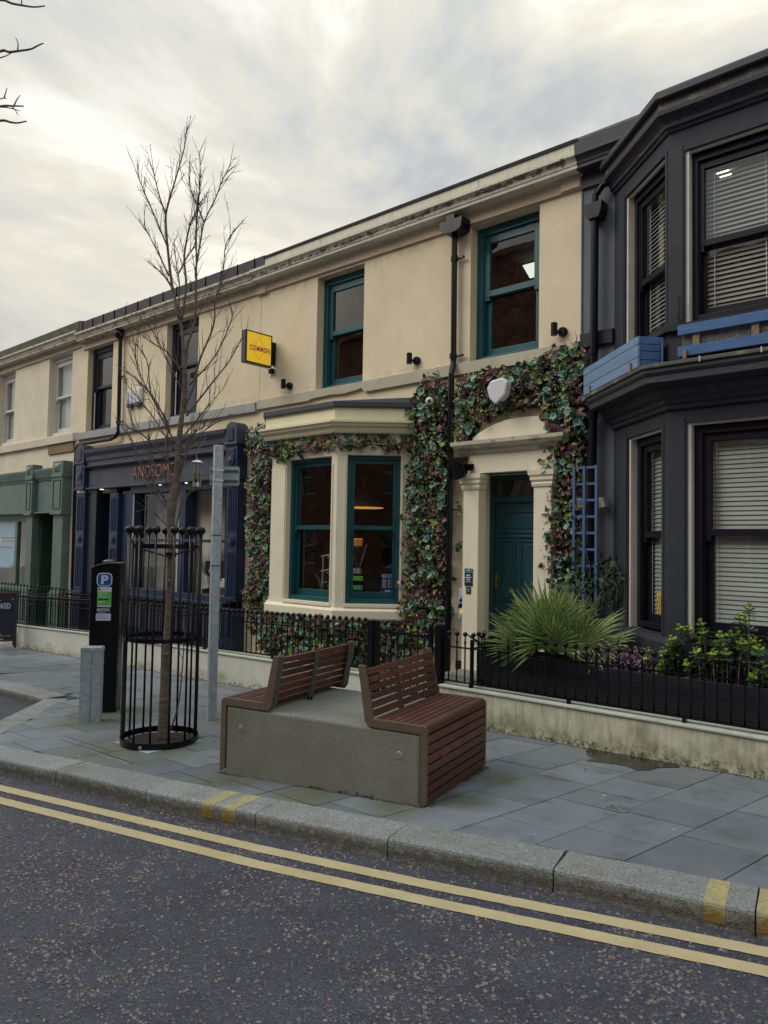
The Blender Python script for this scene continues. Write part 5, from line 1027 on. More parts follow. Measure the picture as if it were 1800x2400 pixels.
def garland(label, loc, regions, dens=2300, thick=.13):
    t = thing('leaf_garland', label, 'artificial foliage', loc, 'artificial leaf panels framing the cafe'); pts = []
    for fr, poly in regions: pts += region_pts(fr, poly, dens, .0, thick)
    kinds = {k: [] for k in ('teal', 'lime', 'wine', 'rose', 'pink', 'dark')}
    for x, z, p, n_ in pts:
        h = mnoise.noise(Vector((x * 5.2 + 3, z * 5.2, 11))) + .25 * rng.normal(); g = mnoise.noise(Vector((x * 6.1, z * 6.1 + 9, 31))) + .25 * rng.normal()
        if rng.random() < .30: kinds['dark'].append((p, n_))
        elif h > .30: kinds['teal'].append((p, n_))
        elif h < -.30: kinds['wine'].append((p, n_))
        elif g > -.06: kinds['lime'].append((p, n_))
        elif g < -.22: kinds['rose'].append((p, n_))
        elif rng.random() < .05: kinds['pink'].append((p, n_))
        else: kinds[rng.choice(['teal', 'lime', 'wine', 'dark'], p=[.28, .28, .18, .26])].append((p, n_))
    leaf_obj('teal_leaves', leaf_mesh(kinds['teal'], 0, .056, .55, 5, 1., .35), 'lf_teal', t)
    leaf_obj('lime_leaves', leaf_mesh(kinds['lime'], 0, .040, .6, 4, .8, .3), 'lf_lime', t)
    leaf_obj('wine_leaves', leaf_mesh(kinds['wine'], 0, .046, .6, point=True, aspect=1.1, fold=.15), 'lf_wine', t)
    leaf_obj('dusty_pink_leaves', leaf_mesh([(Vector(p) + Vector(rng.normal(0, .012, 3)), n_) for p, n_ in kinds['rose'] for _ in range(3)], 0, .030, .8, point=True, aspect=.5, fold=.1), 'lf_rose', t)
    leaf_obj('magenta_leaves', leaf_mesh(kinds['pink'], 0, .040, .6, point=True, aspect=1.0, fold=.15), 'lf_pink', t)
    leaf_obj('dark_leaves', leaf_mesh(kinds['dark'], 0, .045, .7, point=True, aspect=.9, fold=.15), 'lf_dark', t)
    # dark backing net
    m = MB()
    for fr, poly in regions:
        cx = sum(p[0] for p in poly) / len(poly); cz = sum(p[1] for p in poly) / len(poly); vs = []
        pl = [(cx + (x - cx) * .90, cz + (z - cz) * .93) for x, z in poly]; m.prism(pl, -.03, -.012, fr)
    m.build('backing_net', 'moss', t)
    return t
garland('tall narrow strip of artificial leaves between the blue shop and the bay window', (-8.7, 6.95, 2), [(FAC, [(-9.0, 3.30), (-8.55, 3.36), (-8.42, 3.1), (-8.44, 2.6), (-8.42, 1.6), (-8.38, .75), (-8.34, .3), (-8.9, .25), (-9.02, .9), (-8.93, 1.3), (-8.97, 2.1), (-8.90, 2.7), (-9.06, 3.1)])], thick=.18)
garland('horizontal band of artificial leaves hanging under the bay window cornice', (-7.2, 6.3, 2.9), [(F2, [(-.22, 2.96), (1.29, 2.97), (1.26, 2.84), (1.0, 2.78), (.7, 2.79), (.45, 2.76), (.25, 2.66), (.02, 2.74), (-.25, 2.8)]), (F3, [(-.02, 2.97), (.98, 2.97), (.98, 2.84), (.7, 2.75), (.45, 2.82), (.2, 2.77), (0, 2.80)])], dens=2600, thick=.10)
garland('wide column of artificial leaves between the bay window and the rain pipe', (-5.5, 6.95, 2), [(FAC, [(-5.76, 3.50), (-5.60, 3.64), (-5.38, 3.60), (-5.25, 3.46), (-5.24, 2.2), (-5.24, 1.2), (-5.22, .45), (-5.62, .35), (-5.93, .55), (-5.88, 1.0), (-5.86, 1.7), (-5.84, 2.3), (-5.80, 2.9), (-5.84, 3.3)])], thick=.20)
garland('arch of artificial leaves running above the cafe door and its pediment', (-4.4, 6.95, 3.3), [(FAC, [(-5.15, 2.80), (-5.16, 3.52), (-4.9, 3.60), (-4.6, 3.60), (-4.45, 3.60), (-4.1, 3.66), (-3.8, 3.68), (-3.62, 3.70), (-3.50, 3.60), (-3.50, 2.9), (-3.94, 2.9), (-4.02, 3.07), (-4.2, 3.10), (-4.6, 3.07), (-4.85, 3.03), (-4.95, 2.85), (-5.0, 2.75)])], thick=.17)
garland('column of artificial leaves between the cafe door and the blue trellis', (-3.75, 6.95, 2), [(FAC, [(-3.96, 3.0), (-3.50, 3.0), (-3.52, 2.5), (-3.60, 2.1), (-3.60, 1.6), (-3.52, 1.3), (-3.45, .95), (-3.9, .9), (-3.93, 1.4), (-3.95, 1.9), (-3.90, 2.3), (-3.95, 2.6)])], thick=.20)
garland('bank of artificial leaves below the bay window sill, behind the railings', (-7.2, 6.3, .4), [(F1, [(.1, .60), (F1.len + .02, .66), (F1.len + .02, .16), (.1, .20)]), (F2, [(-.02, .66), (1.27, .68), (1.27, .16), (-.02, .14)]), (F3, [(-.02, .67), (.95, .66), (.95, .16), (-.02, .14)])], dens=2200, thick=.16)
# dark-leaved climber at the foot of the trellis
t = thing('climbing_plant', 'thin dark green climber twining through the foot of the blue trellis', 'climber', (-3.4, 6.8, .9)); pts = region_pts(FAC, [(-3.62, 1.55), (-3.50, 1.70), (-3.38, 1.45), (-3.20, 1.50), (-3.05, 1.35), (-3.10, 1.15), (-3.3, 1.0), (-3.62, .9)], 1500, .06, .24)
leaf_obj('leaves', leaf_mesh([(p, n_) for _, _, p, n_ in pts], 0, .045, .8, point=True, aspect=.7, fold=.1), 'lf_dark', t); m = MB()
for k in range(9):
    x = -3.55 + k * .05; z = 1.0; P_ = [(x, 6.84, z)]
    for q in range(7): x += rng.uniform(-.04, .05); z += rng.uniform(.03, .11); P_.append((x, 6.83 - rng.uniform(0, .05), z))
    m.tube(P_, [.004] * 7 + [.001], 4)
m.build('stems', 'twig', t)
t = thing('ivy_sprig', 'two stray ivy leaves on thin stems between the rain pipe and the door pilaster', 'ivy', (-5.08, 6.9, 2)); m = MB()
for z in (2.02, 1.60): m.tube([(-5.17, 6.9, z - .03), (-5.10, 6.88, z + .03), (-5.06, 6.9, z)], [.003, .002, .002], 4)
m.build('stems', 'twig', t); leaf_obj('leaves', leaf_mesh([((-5.07 + rng.normal(0, .015), 6.9, z + rng.normal(0, .02)), (.1, -1, .1)) for z in (2.0, 2.08, 1.58, 1.62) for _ in range(3)], 0, .05, .3, 5), 'lf_dark', t, None)

# black trough of boards with its planting
t = thing('planter_trough', 'long black boarded planting trough behind the right-hand railings', 'planter', (-2.8, 6.2, .15))
x = -4.17
for i, L in enumerate((1.25, 1.35, 1.3, 1.25)):
    for k in range(3):
        z0 = .19 + k * .135; MB().box(x + .003, x + L - .003, 5.985, 6.015, z0, z0 + .131).build('board', 'trough', t, .003)
    x += L
for k in range(3): MB().box(-4.17, -4.145, 6.018, 6.42, .19 + k * .135, .321 + k * .135).build('end_board', 'trough', t, .003)
MB().box(-4.17, .98, 6.425, 6.45, .19, .59).build('back_board', 'trough', t); MB().box(-4.14, .96, 6.02, 6.42, .3, .53).build('soil', 'soil', t)
M['palm'] = leafm('fan_palm_green', [(.22, .32, .11), (.30, .40, .15), (.17, .26, .09), (.38, .45, .20), (.26, .36, .15)])
M['palm_tip'] = leafm('straw_palm_tip', [(.24, .165, .09), (.18, .12, .065), (.30, .22, .13)])
M['palm_dk'] = leafm('blue_green_palm', [(.016, .055, .032), (.025, .075, .042), (.03, .085, .05)])
def fan_palm(label, base, leaves, material, tipm=True):
    t = thing('fan_palm', label, 'palm', base); B = Vector(base)
    for (az, el, L, rad, n) in leaves:
        d = Vector((math.cos(az) * math.cos(el), math.sin(az) * math.cos(el), math.sin(el)))
        hub = B + d * L + Vector((0, 0, -.05 * math.cos(el)))
        side = d.cross(Vector((0, 0, 1))).normalized(); nrm = side.cross(d).normalized(); tiltv = rng.normal(0, .18)
        ro = rng.uniform(-1.1, 1.1); side, nrm = side * math.cos(ro) + nrm * math.sin(ro), nrm * math.cos(ro) - side * math.sin(ro)
        vs = []; fs = []; k = 0; tv = []; tf = []; tk = 0
        for i in range(n):
            a = (i / (n - 1) - .5) * rng.uniform(2.9, 3.1); r = rad * (1 - .22 * abs(a / 1.5) ** 2) * rng.uniform(.86, 1.06)
            u = (d * math.cos(a) + side * math.sin(a)); u = (u + nrm * (.16 * math.cos(2 * a) + tiltv * a * .4 + .05)).normalized(); s_ = u.cross(nrm).normalized()
            w0 = .006; w1 = .0115; droop = rng.uniform(.0, .10) * r * (1.8 if el < 0 else 1)
            P0 = hub; P1 = hub + u * r * .35; P2 = hub + u * r * .72 - Vector((0, 0, droop * .3)); P3 = hub + u * r - Vector((0, 0, droop)); up = nrm * .006
            vs += [P0 - s_ * w0 * .4, P0 + s_ * w0 * .4, P1 - s_ * w1 + up, P1 - up * .5, P1 + s_ * w1 + up, P2 - s_ * w1 * .8 + up, P2 - up * .5, P2 + s_ * w1 * .8 + up, P3]
            fs += [(k, k + 2, k + 3), (k, k + 3, k + 1), (k + 1, k + 3, k + 4), (k + 2, k + 5, k + 6, k + 3), (k + 3, k + 6, k + 7, k + 4), (k + 5, k + 8, k + 6), (k + 6, k + 8, k + 7)]; k += 9
            if tipm and rng.random() < .55:
                q = P2.lerp(P3, .62); e = P3 + u * .012 - Vector((0, 0, rng.uniform(0, .03))) + s_ * rng.normal(0, .01); tv += [q - s_ * .005 + up, q + s_ * .005 + up, e]; tf.append((tk, tk + 1, tk + 2)); tk += 3
        lf = MB(); lf.v = [tuple(v) for v in vs]; lf.f = fs; fo = lf.build('palm_leaf', material, t, recalc=False)
        if tv: q = MB(); q.v = [tuple(v) for v in tv]; q.f = tf; q.build('dry_tips', 'palm_tip', fo, recalc=False, kind='stuff')
        mid = B.lerp(hub, .5) + Vector((0, 0, .03)); MB().tube([B, mid, hub], [.009, .007, .006], 6).build('leaf_stalk', material, fo)
    return t
lv = []
for i in range(13):
    az = rng.uniform(0, 2 * PI); el = rng.uniform(.45, 1.2) if i > 5 else rng.uniform(.8, 1.4)
    lv.append((az, el, rng.uniform(.14, .28), rng.uniform(.44, .54), 26))
VC = math.atan2(-6.2, 3.4)
lv += [(VC + o, e, l, r_, 30) for o, e, l, r_ in ((0, .6, .24, .46), (.9, .45, .30, .48), (-.9, .4, .28, .46), (.5, .95, .28, .50), (-.5, 1.0, .26, .50), (1.5, .55, .34, .50), (-1.5, .5, .28, .48), (1.25, .3, .40, .46), (1.6, .85, .34, .48), (-1.4, .9, .3, .46))]
fan_palm('large fan palm with straw-tipped green leaves standing in the left end of the black trough', (-3.46, 6.18, .62), lv, 'palm')
fan_palm('smaller dark blue-green palm behind the left edge of the large fan palm', (-4.0, 6.3, .55), [(rng.uniform(0, 6.28), rng.uniform(.1, .9), rng.uniform(.10, .22), rng.uniform(.2, .3), 20) for _ in range(12)], 'palm_dk', False)
M['heath'] = leafm('purple_heather', [(.20, .13, .17), (.13, .08, .12), (.29, .21, .25), (.10, .045, .08), (.25, .17, .20)])
M['heath_b'] = leafm('deep_heather_leaf', [(.10, .02, .05), (.05, .025, .04), (.07, .05, .04)])
t = thing('heather', 'low mound of purple-grey heather in the middle of the trough', 'shrub', (-2.75, 6.18, .56)); pts = []; pb = []
for i in range(2600):
    u_ = rng.uniform(-1, 1); v_ = rng.uniform(-1, 1)
    if u_ * u_ + v_ * v_ > 1: continue
    h = .21 * math.sqrt(max(0, 1 - u_ * u_ * .9 - v_ * v_ * .8)) * (1 + .35 * mnoise.noise(Vector((u_ * 3, v_ * 3, 2)))); P_ = Vector((-2.78 + u_ * .44, 6.17 + v_ * .17, .54 + h * rng.uniform(.5, 1.05)))
    (pts if rng.random() < .75 else pb).append((P_, (u_, v_ - .4, 1.1)))
leaf_obj('flower_sprigs', leaf_mesh(pts, 0, .021, .8, point=True, aspect=.55), 'heath', t); leaf_obj('dark_leaves', leaf_mesh(pb, 0, .024, .8, point=True, aspect=.55), 'heath_b', t)
M['lime_new'] = leafm('bright_new_leaf', [(.22, .34, .05), (.30, .42, .07), (.16, .27, .04), (.26, .37, .07)])
M['lime_old'] = leafm('dark_glossy_leaf', [(.04, .09, .028), (.06, .12, .035), (.03, .07, .022), (.09, .16, .045)], rough=.3)
def rosette_shrub(label, c, spots_, rad=.056):
    t = thing('evergreen_shrub', label, 'shrub', c); hi = []; lo = []; st = MB()
    for (x, y, z) in spots_:
        P_ = Vector((x, y, z)); ax = (P_ - Vector(c)).normalized() * .5 + Vector((0, -.15, 1)); ax.normalize(); b0_ = Vector((x + rng.uniform(-.04, .04), y, .52)); st.tube([b0_, b0_.lerp(P_, .5) + Vector((rng.uniform(-.02, .02), 0, 0)), P_], [.006, .005, .0035], 5)
        for ring, (n_, tilt, sz) in enumerate(((5, .35, .8), (7, .95, 1.), (8, 1.45, 1.05))):
            for i in range(n_):
                a = 2 * PI * i / n_ + ring + rng.uniform(-.3, .3); o = ax.orthogonal().normalized(); o2 = ax.cross(o); rad_d = o * math.cos(a) + o2 * math.sin(a); dirv = (ax * math.cos(tilt) + rad_d * math.sin(tilt)).normalized(); (hi if ring < 2 else lo).append((P_ - ax * (.02 * ring), dirv, sz * rad * rng.uniform(.8, 1.15), ax))
        for i in range(9):
            a = rng.uniform(0, 6.3); o = ax.orthogonal().normalized(); o2 = ax.cross(o); rad_d = o * math.cos(a) + o2 * math.sin(a); lo.append((P_ - ax * rng.uniform(.06, .18) + rad_d * .01, (rad_d + ax * .3).normalized(), rad * 1.0, ax))
    for nm, lst, mt_ in (('new_leaves', hi, 'lime_new'), ('old_leaves', lo, 'lime_old')):
        vs = []; fs = []; k = 0
        for P_, d, s, ax in lst:
            sd_ = d.cross(ax); sd_ = sd_.normalized() if sd_.length > .01 else Vector((1, 0, 0)); up = sd_.cross(d).normalized()
            vs += [P_, P_ + d * s * .5 + sd_ * s * .2, P_ + d * s * .85 + sd_ * s * .22 + up * .002, P_ + d * s * 1.08 - up * s * .08, P_ + d * s * .85 - sd_ * s * .22 + up * .002, P_ + d * s * .5 - sd_ * s * .2, P_ + d * s * .6 - up * s * .07]
            fs += [(k + 6, k + i, k + (i + 1) % 6) for i in range(6)]; k += 7
        leaf_obj(nm, (vs, fs, [0] * len(vs)), mt_, t)
    st.build('stems', 'twig', t)
sp1 = []
while len(sp1) < 100:
    x = rng.uniform(-2.42, -1.2); zt = interp(x, [(-2.45, .72), (-2.3, .95), (-2.12, 1.05), (-2.0, .92), (-1.85, 1.12), (-1.72, 1.18), (-1.5, .98), (-1.2, .95)]); z = rng.uniform(.58, zt); sp1.append((x, 6.15 + rng.uniform(-.13, .13), z))
rosette_shrub('bright lime-tipped evergreen shrub filling the right end of the trough', (-1.85, 6.2, .5), sp1)
rosette_shrub('small sprig of lime-tipped evergreen between the heather and the large shrub', (-2.42, 6.15, .5), [(-2.52, 6.1, .76), (-2.48, 6.12, .68), (-2.40, 6.08, .64), (-2.34, 6.1, .60), (-2.44, 6.05, .60), (-2.53, 6.05, .70)], .04)
t = thing('grey_succulent', 'low grey-green cushion plant beside the lime shrub in the trough', 'plant', (-2.2, 6.08, .54)); leaf_obj('leaves', leaf_mesh([((-2.2 + rng.normal(0, .06), 6.07 + rng.normal(0, .03), .56 + abs(rng.normal(0, .022))), (0, -.3, 1)) for _ in range(160)], 0, .022, .9, point=True, aspect=.7), 'palm_dk', t)

# ------------------------------------------------------------ young street tree in its guard
TC = Vector((PITC[0], PITC[1], 0)); RT = Vector((.743, .669, 0)); FW = Vector((-.669, .743, 0))
def tp(l, z, d=0.): v = TC + RT * l + FW * d; return (v.x, v.y, z)
TR = {
'trunk': [(0.034, -0.13), (0.034, 0.189), (0.042, 0.666), (0.056, 1.184), (0.049, 1.667), (0.041, 1.855), (0.084, 2.238), (0.096, 2.511), (0.12, 2.853), (0.117, 3.197), (0.089, 3.473), (0.056, 3.561)],
'leader': [(0.065, 3.561), (-0.008, 3.856), (-0.053, 4.134), (-0.09, 4.459), (-0.076, 4.6), (-0.027, 4.797), (0.014, 4.967), (0.055, 5.147), (0.066, 5.317)],
'second': [(0.083, 3.558), (0.12, 3.849), (0.1, 4.09), (0.118, 4.258), (0.15, 4.407), (0.202, 4.52), (0.209, 4.595), (0.231, 4.783), (0.222, 5.037)],
'third': [(0.128, 3.06), (0.14, 3.335), (0.192, 3.563), (0.191, 3.915), (0.183, 4.045), (0.209, 4.278), (0.239, 4.484), (0.334, 4.719), (0.385, 4.88), (0.447, 5.022)],
'l1': [(-0.043, 3.957), (-0.126, 4.132), (-0.194, 4.262), (-0.248, 4.373)], 'l2': [(-0.06, 4.208), (-0.144, 4.412), (-0.218, 4.588), (-0.273, 4.718), (-0.315, 4.821)],
'l3': [(-0.094, 4.515), (-0.151, 4.664), (-0.212, 4.851), (-0.244, 4.982)], 'l4': [(-0.022, 3.865), (-0.103, 3.975), (-0.169, 4.039)], 'l5': [(0.054, 3.626), (0.036, 3.903), (-0.006, 4.088), (-0.049, 4.32)],
'r1': [(0.024, 4.014), (0.075, 4.154), (0.135, 4.277), (0.15, 4.389), (0.135, 4.603), (0.139, 4.782)], 'r2': [(0.24, 4.474), (0.171, 4.632), (0.122, 4.744), (0.092, 4.893)], 'r3': [(0.19, 3.961), (0.197, 4.371), (0.225, 4.652), (0.222, 4.783)],
'R1': [(0.136, 2.785), (0.212, 2.979), (0.26, 3.2), (0.375, 3.505), (0.382, 3.727), (0.422, 3.845), (0.454, 4.003), (0.467, 4.208), (0.541, 4.353)], 'R2': [(0.152, 2.703), (0.374, 3.036), (0.505, 3.231), (0.627, 3.51)],
'R3': [(0.143, 2.539), (0.314, 2.734), (0.479, 2.921)], 'R4': [(0.171, 2.978), (0.396, 3.229), (0.525, 3.508), (0.549, 3.619)], 'R5': [(0.118, 2.47), (0.278, 2.582), (0.385, 2.632)], 'R6': [(0.121, 2.375), (0.266, 2.514), (0.372, 2.611)],
'L1': [(0.078, 2.442), (-0.05, 2.645), (-0.166, 2.862), (-0.281, 3.053), (-0.333, 3.189), (-0.353, 3.375)], 'L2': [(0.007, 2.564), (-0.124, 2.836), (-0.279, 3.011), (-0.391, 3.078)], 'L3': [(0.052, 2.401), (-0.133, 2.671), (-0.274, 2.847), (-0.394, 2.982)],
'L4': [(0.057, 2.224), (-0.042, 2.359), (-0.182, 2.506), (-0.265, 2.573), (-0.313, 2.791)], 'L5': [(0.114, 3.059), (-0.0, 3.236), (-0.153, 3.33), (-0.258, 3.411)], 'L6': [(0.126, 2.895), (0.032, 3.085), (-0.114, 3.4), (-0.227, 3.509)],
'L7': [(0.045, 2.197), (-0.015, 2.373), (-0.009, 2.646), (-0.152, 2.862), (-0.203, 3.192), (-0.346, 3.368)], 'B1': [(0.049, 1.834), (-0.042, 1.94), (-0.169, 2.101), (-0.256, 2.276), (-0.315, 2.439), (-0.388, 2.574)], 'B2': [(0.054, 1.901), (-0.087, 2.062), (-0.133, 2.237), (-0.145, 2.428)],
'B3': [(0.058, 1.969), (-0.008, 2.145), (-0.121, 2.292), (-0.154, 2.496)], 'B4': [(0.068, 2.092), (0.151, 2.283), (0.201, 2.42), (0.239, 2.503), (0.33, 2.668)], 'B5': [(0.069, 1.604), (0.134, 1.916), (0.225, 2.04)], 'B6': [(0.066, 1.942), (0.104, 2.024), (0.094, 2.146), (0.122, 2.337), (0.144, 2.501)], 'B7': [(0.032, 1.712), (-0.037, 1.778), (-0.107, 1.858)],
'W1': [(0.073, -0.076), (0.147, 0.137), (0.179, 0.402), (0.196, 0.735), (0.217, 0.936), (0.251, 1.137)]}
tree = thing('street_tree', 'young leafless street tree with upright twiggy crown growing inside the black guard', 'tree', (PITC[0], PITC[1], gz(PITC[0])))
def smooth_path(P, n=4):
    P = [Vector(p) for p in P]; o = []
    for i in range(len(P) - 1):
        p0, p1, p2, p3 = P[max(0, i - 1)], P[i], P[i + 1], P[min(len(P) - 1, i + 2)]
        for q in range(n): t_ = q / n; o.append(.5 * ((2 * p1) + (p2 - p0) * t_ + (2 * p0 - 5 * p1 + 4 * p2 - p3) * t_ * t_ + (3 * p1 - p0 - 3 * p2 + p3) * t_ ** 3))
    return o + [P[-1]]
twm = MB(); buds = MB()
def twig(P, d, L, r, lev=0):
    pts = [P]; dd = d.copy(); n = max(3, int(L / .05))
    for i in range(n):
        dd = (dd + Vector(rng.normal(0, .07, 3)) + Vector((0, 0, .06))).normalized(); pts.append(pts[-1] + dd * L / n)
    twm.tube(pts, [max(.0009, r * (1 - .7 * i / n)) for i in range(n + 1)], 4)
    for p in pts[1:]:
        if rng.random() < .6: o_ = Vector(rng.normal(0, 1, 3)).normalized() * .007; twm.tube([p, p + o_ + Vector((0, 0, .008))], [.0032, .0012], 4)
    if lev < 1:
        for i in range(1, n):
            if rng.random() < .28: twig(pts[i], (dd + Vector(rng.normal(0, .38, 3))).normalized(), L * rng.uniform(.3, .6), r * .65, lev + 1)
BUILT = []
for k, P in TR.items():
    depth = {'trunk': 0, 'leader': .04, 'second': -.08, 'third': .12}.get(k, rng.uniform(-.2, .2)); zz0 = P[0][1]; zz1 = P[-1][1]; d0_ = 0.
    if BUILT:                                   # start on the limb it grows from
        q_ = min(BUILT, key=lambda b: (b[0] - P[0][0]) ** 2 + (b[1] - P[0][1]) ** 2); d0_ = q_[2]
    dd_ = [d0_ + depth * ((z - zz0) / max(.6, zz1 - zz0)) for l, z in P]
    for (l0, z0_), (l1, z1_), a_, b_2 in zip(P, P[1:], dd_, dd_[1:]):
        for q in range(8): BUILT.append((l0 + (l1 - l0) * q / 8, z0_ + (z1_ - z0_) * q / 8, a_ + (b_2 - a_) * q / 8))
    pts = smooth_path([tp(l, z, a_) for (l, z), a_ in zip(P, dd_)])
    n = len(pts)
    if k == 'trunk':
        rr = [interp(p.z, [(-.2, .058), (.0, .048), (.6, .040), (1.3, .033), (1.75, .034), (1.95, .041), (2.1, .030), (2.6, .023), (3.2, .016), (3.6, .012)]) * (1 + .05 * mnoise.noise(Vector((0, 0, p.z * 9)))) for p in pts]
        MB().tube(pts, rr, 14).build('trunk', 'bark', tree, smooth=True); continue
    r0 = {'leader': .0125, 'second': .010, 'third': .012, 'R1': .0095, 'R2': .008, 'L7': .009, 'W1': .007}.get(k, .0065)
    MB().tube(pts, [r0 * (1 - .80 * i / (n - 1)) + .0012 for i in range(n)], 7).build('branch', 'twig', tree, smooth=True)
    for i in range(2, n, 1):
        dirv = (pts[i] - pts[i - 1]).normalized()
        if rng.random() < (1.0 if k != 'W1' else .35):
            s_ = Vector(rng.normal(0, 1, 3)); s_ = (s_ - dirv * s_.dot(dirv)).normalized(); twig(pts[i], (dirv * 1.0 + s_ * .6 + Vector((0, 0, .30))).normalized(), rng.uniform(.08, .30), .0036)
    for p in pts[::1]:
        if rng.random() < .5: o_ = Vector(rng.normal(0, 1, 3)).normalized() * .008; twm.tube([p, p + o_ + Vector((0, 0, .007))], [.003, .001], 4)
for kx in (1.25, .62): MB().ball(tp(.05, kx, -.035), .018, 10, .8).build('knot', 'bark', tree, smooth=True)
twm.build('twigs', 'twig', tree, kind='stuff', recalc=False)
# iron guard: rings and ball-topped bars
gd = thing('tree_guard', 'round black iron tree guard with ball-topped bars and three hoops', 'tree guard', (PITC[0], PITC[1], gz(PITC[0])))
def hoop(r, z, h, th=.006):
    m = MB(); n = 40; v = []
    for i in range(n):
        a = 2 * PI * i / n; c_, s_ = math.cos(a), math.sin(a); zz = z + SLOPE * r * c_ * (1 if h < .05 and z < .2 else 0)
        for rr, dz in ((r, 0), (r + th, 0), (r + th, h), (r, h)): v.append((PITC[0] + rr * c_, PITC[1] + rr * s_, zz + dz))
    return m.add(v, [(4 * i + k, 4 * i + (k + 1) % 4, 4 * ((i + 1) % n) + (k + 1) % 4, 4 * ((i + 1) % n) + k) for i in range(n) for k in range(4)])
zb = gz(PITC[0])
hoop(.318, zb + .012, .05, .008).build('hoop', 'iron', gd); hoop(.300, .745, .036).build('hoop', 'iron', gd); hoop(.285, 1.535, .036).build('hoop', 'iron', gd)
me = mesh_of(MB().lathe([(.0095, 0), (.0095, 1.80)], (0, 0, 0), 8).ball((0, 0, 1.825), .036, 14), 'bar', 'iron', smooth=True)
for i in range(13):
    a = 2 * PI * (i + .35) / 13; r = .309; o = inst('bar', me, gd, (PITC[0] + r * math.cos(a), PITC[1] + r * math.sin(a), zb + .0)); o.rotation_euler = (0, -.0, 0)
a = math.atan2(-.75, -.60); x, y = PITC[0] + .325 * math.cos(a), PITC[1] + .325 * math.sin(a)
x, y = PITC[0] - .743 * .325, PITC[1] - .669 * .325
MB().box(x - .018, x + .018, y - .010, y + .010, zb, 1.62).build('stay_post', 'iron', gd, .002)
m = MB(); m.tube([tp(-.29, 1.55, -.02), tp(-.1, 1.50, -.02), tp(.05, 1.46, -.045), tp(.13, 1.50, 0), tp(.29, 1.55, .03)], .009, 6); m.lathe([(.048, -.02), (.05, .02), (.04, .02), (.04, -.02)], tp(.05, 1.48), 14)
m.build('rubber_tie', 'black_p', gd); MB().box(tp(-.03, 0)[0] - .012, tp(-.03, 0)[0] + .012, tp(-.03, 0)[1] - .2, tp(-.03, 0)[1] - .195, 1.28, 1.5).build('hanging_strap', 'black_p', gd); MB().box(tp(.24, 0)[0] - .010, tp(.24, 0)[0] + .010, tp(.24, 0)[1] - .0, tp(.24, 0)[1] + .005, 1.22, 1.53).build('hanging_strap', 'black_p', gd)
MB().lathe([(.014, 0), (.014, .004), (.001, .004)], tp(-.06, zb + .035, -.329), 8, (.669, -.743, 0)).build('bolt', 'chrome', gd)
# bird feeder hanging from a branch
fd = thing('bird_feeder', 'clear tube bird feeder with metal lid hanging from a branch beside the road-sign post', 'bird feeder', tp(.235, 2.1, .0)); F0 = Vector(tp(.26, 0, .0))
MB().lathe([(.052, .205), (.055, .212), (.03, .232), (.001, .235)], (F0.x, F0.y, 2.08), 16).build('lid', 'chrome', fd); MB().lathe([(.031, .03), (.031, .205)], (F0.x, F0.y, 2.08), 14).build('tube', 'glass_c', fd)
MB().lathe([(.035, .0), (.035, .035), (.001, .035)], (F0.x, F0.y, 2.08), 14).build('base', 'chrome', fd); MB().lathe([(.027, .035), (.027, .12), (.001, .12)], (F0.x, F0.y, 2.08), 12).build('seed', mat('bird_seed', (.20, .13, .09), .9, .3, 120), fd)
MB().tube([(F0.x, F0.y, 2.31), (F0.x - .02, F0.y, 2.36), (F0.x + .0, F0.y + .01, 2.42), tp(.33, 2.52, 0)], .003, 6).build('hanging_wire', 'chrome', fd)
for s in (-1, 1): MB().box(F0.x + s * .032 * .743 - .003, F0.x + s * .032 * .743 + .003, F0.y + s * .032 * .669 - .003, F0.y + s * .032 * .669 + .003, 2.08, 2.29).build('side_rod', 'chrome', fd)
MB().lathe([(.011, 0), (.011, .012), (.001, .012)], (F0.x + .03 * .669, F0.y - .03 * .743, 2.135), 10, (.669, -.743, 0)).build('feeding_port', 'black_p', fd)
# neighbouring taller tree whose branch tips reach in from the left
T2 = (-12.0, 3.3)
t2 = thing('bare_tree', 'taller leafless tree whose branch tips reach in at the top left', 'tree', (T2[0], T2[1], gz(T2[0])))
def t2p(l, z, d=0.): return (T2[0] + RT.x * l + FW.x * d, T2[1] + RT.y * l + FW.y * d, z)
MB().tube([t2p(0, gz(-12) - .05), t2p(.03, 2.5), t2p(-.02, 5), t2p(.02, 7.2), t2p(0, 9.6)], [.11, .09, .08, .06, .03], 12).build('trunk', 'bark', t2, smooth=True)
twm = MB()
BR2 = [[(0, 8.6), (.6, 9.3), (0.98, 9.42), (1.15, 9.37), (1.32, 9.34), (1.49, 9.32), (1.64, 9.34)], [(0, 7.9), (.5, 8.4), (1.01, 8.65), (1.14, 8.64), (1.29, 8.66), (1.46, 8.69), (1.57, 8.75), (1.64, 8.78)], [(.6, 8.45), (1.01, 8.55), (1.12, 8.59), (1.2, 8.64)], [(1.27, 8.67), (1.27, 8.78), (1.23, 8.86)],
       [(0, 7.3), (.5, 7.7), (1.04, 7.83), (1.22, 7.84), (1.39, 7.84)], [(1.22, 7.83), (1.27, 7.78), (1.31, 7.71)], [(1.25, 7.85), (1.29, 7.94), (1.33, 8.0)], [(0, 7.1), (.5, 7.5), (1.05, 7.62), (1.2, 7.6), (1.31, 7.59), (1.44, 7.62)], [(.5, 7.7), (1.04, 7.94), (1.14, 7.94)], [(1.1, 7.95), (1.14, 8.11)], [(.7, 7.8), (1.04, 7.82), (1.18, 7.81), (1.34, 7.77)], [(1.30, 9.34), (1.30, 9.42), (1.31, 9.5)]]
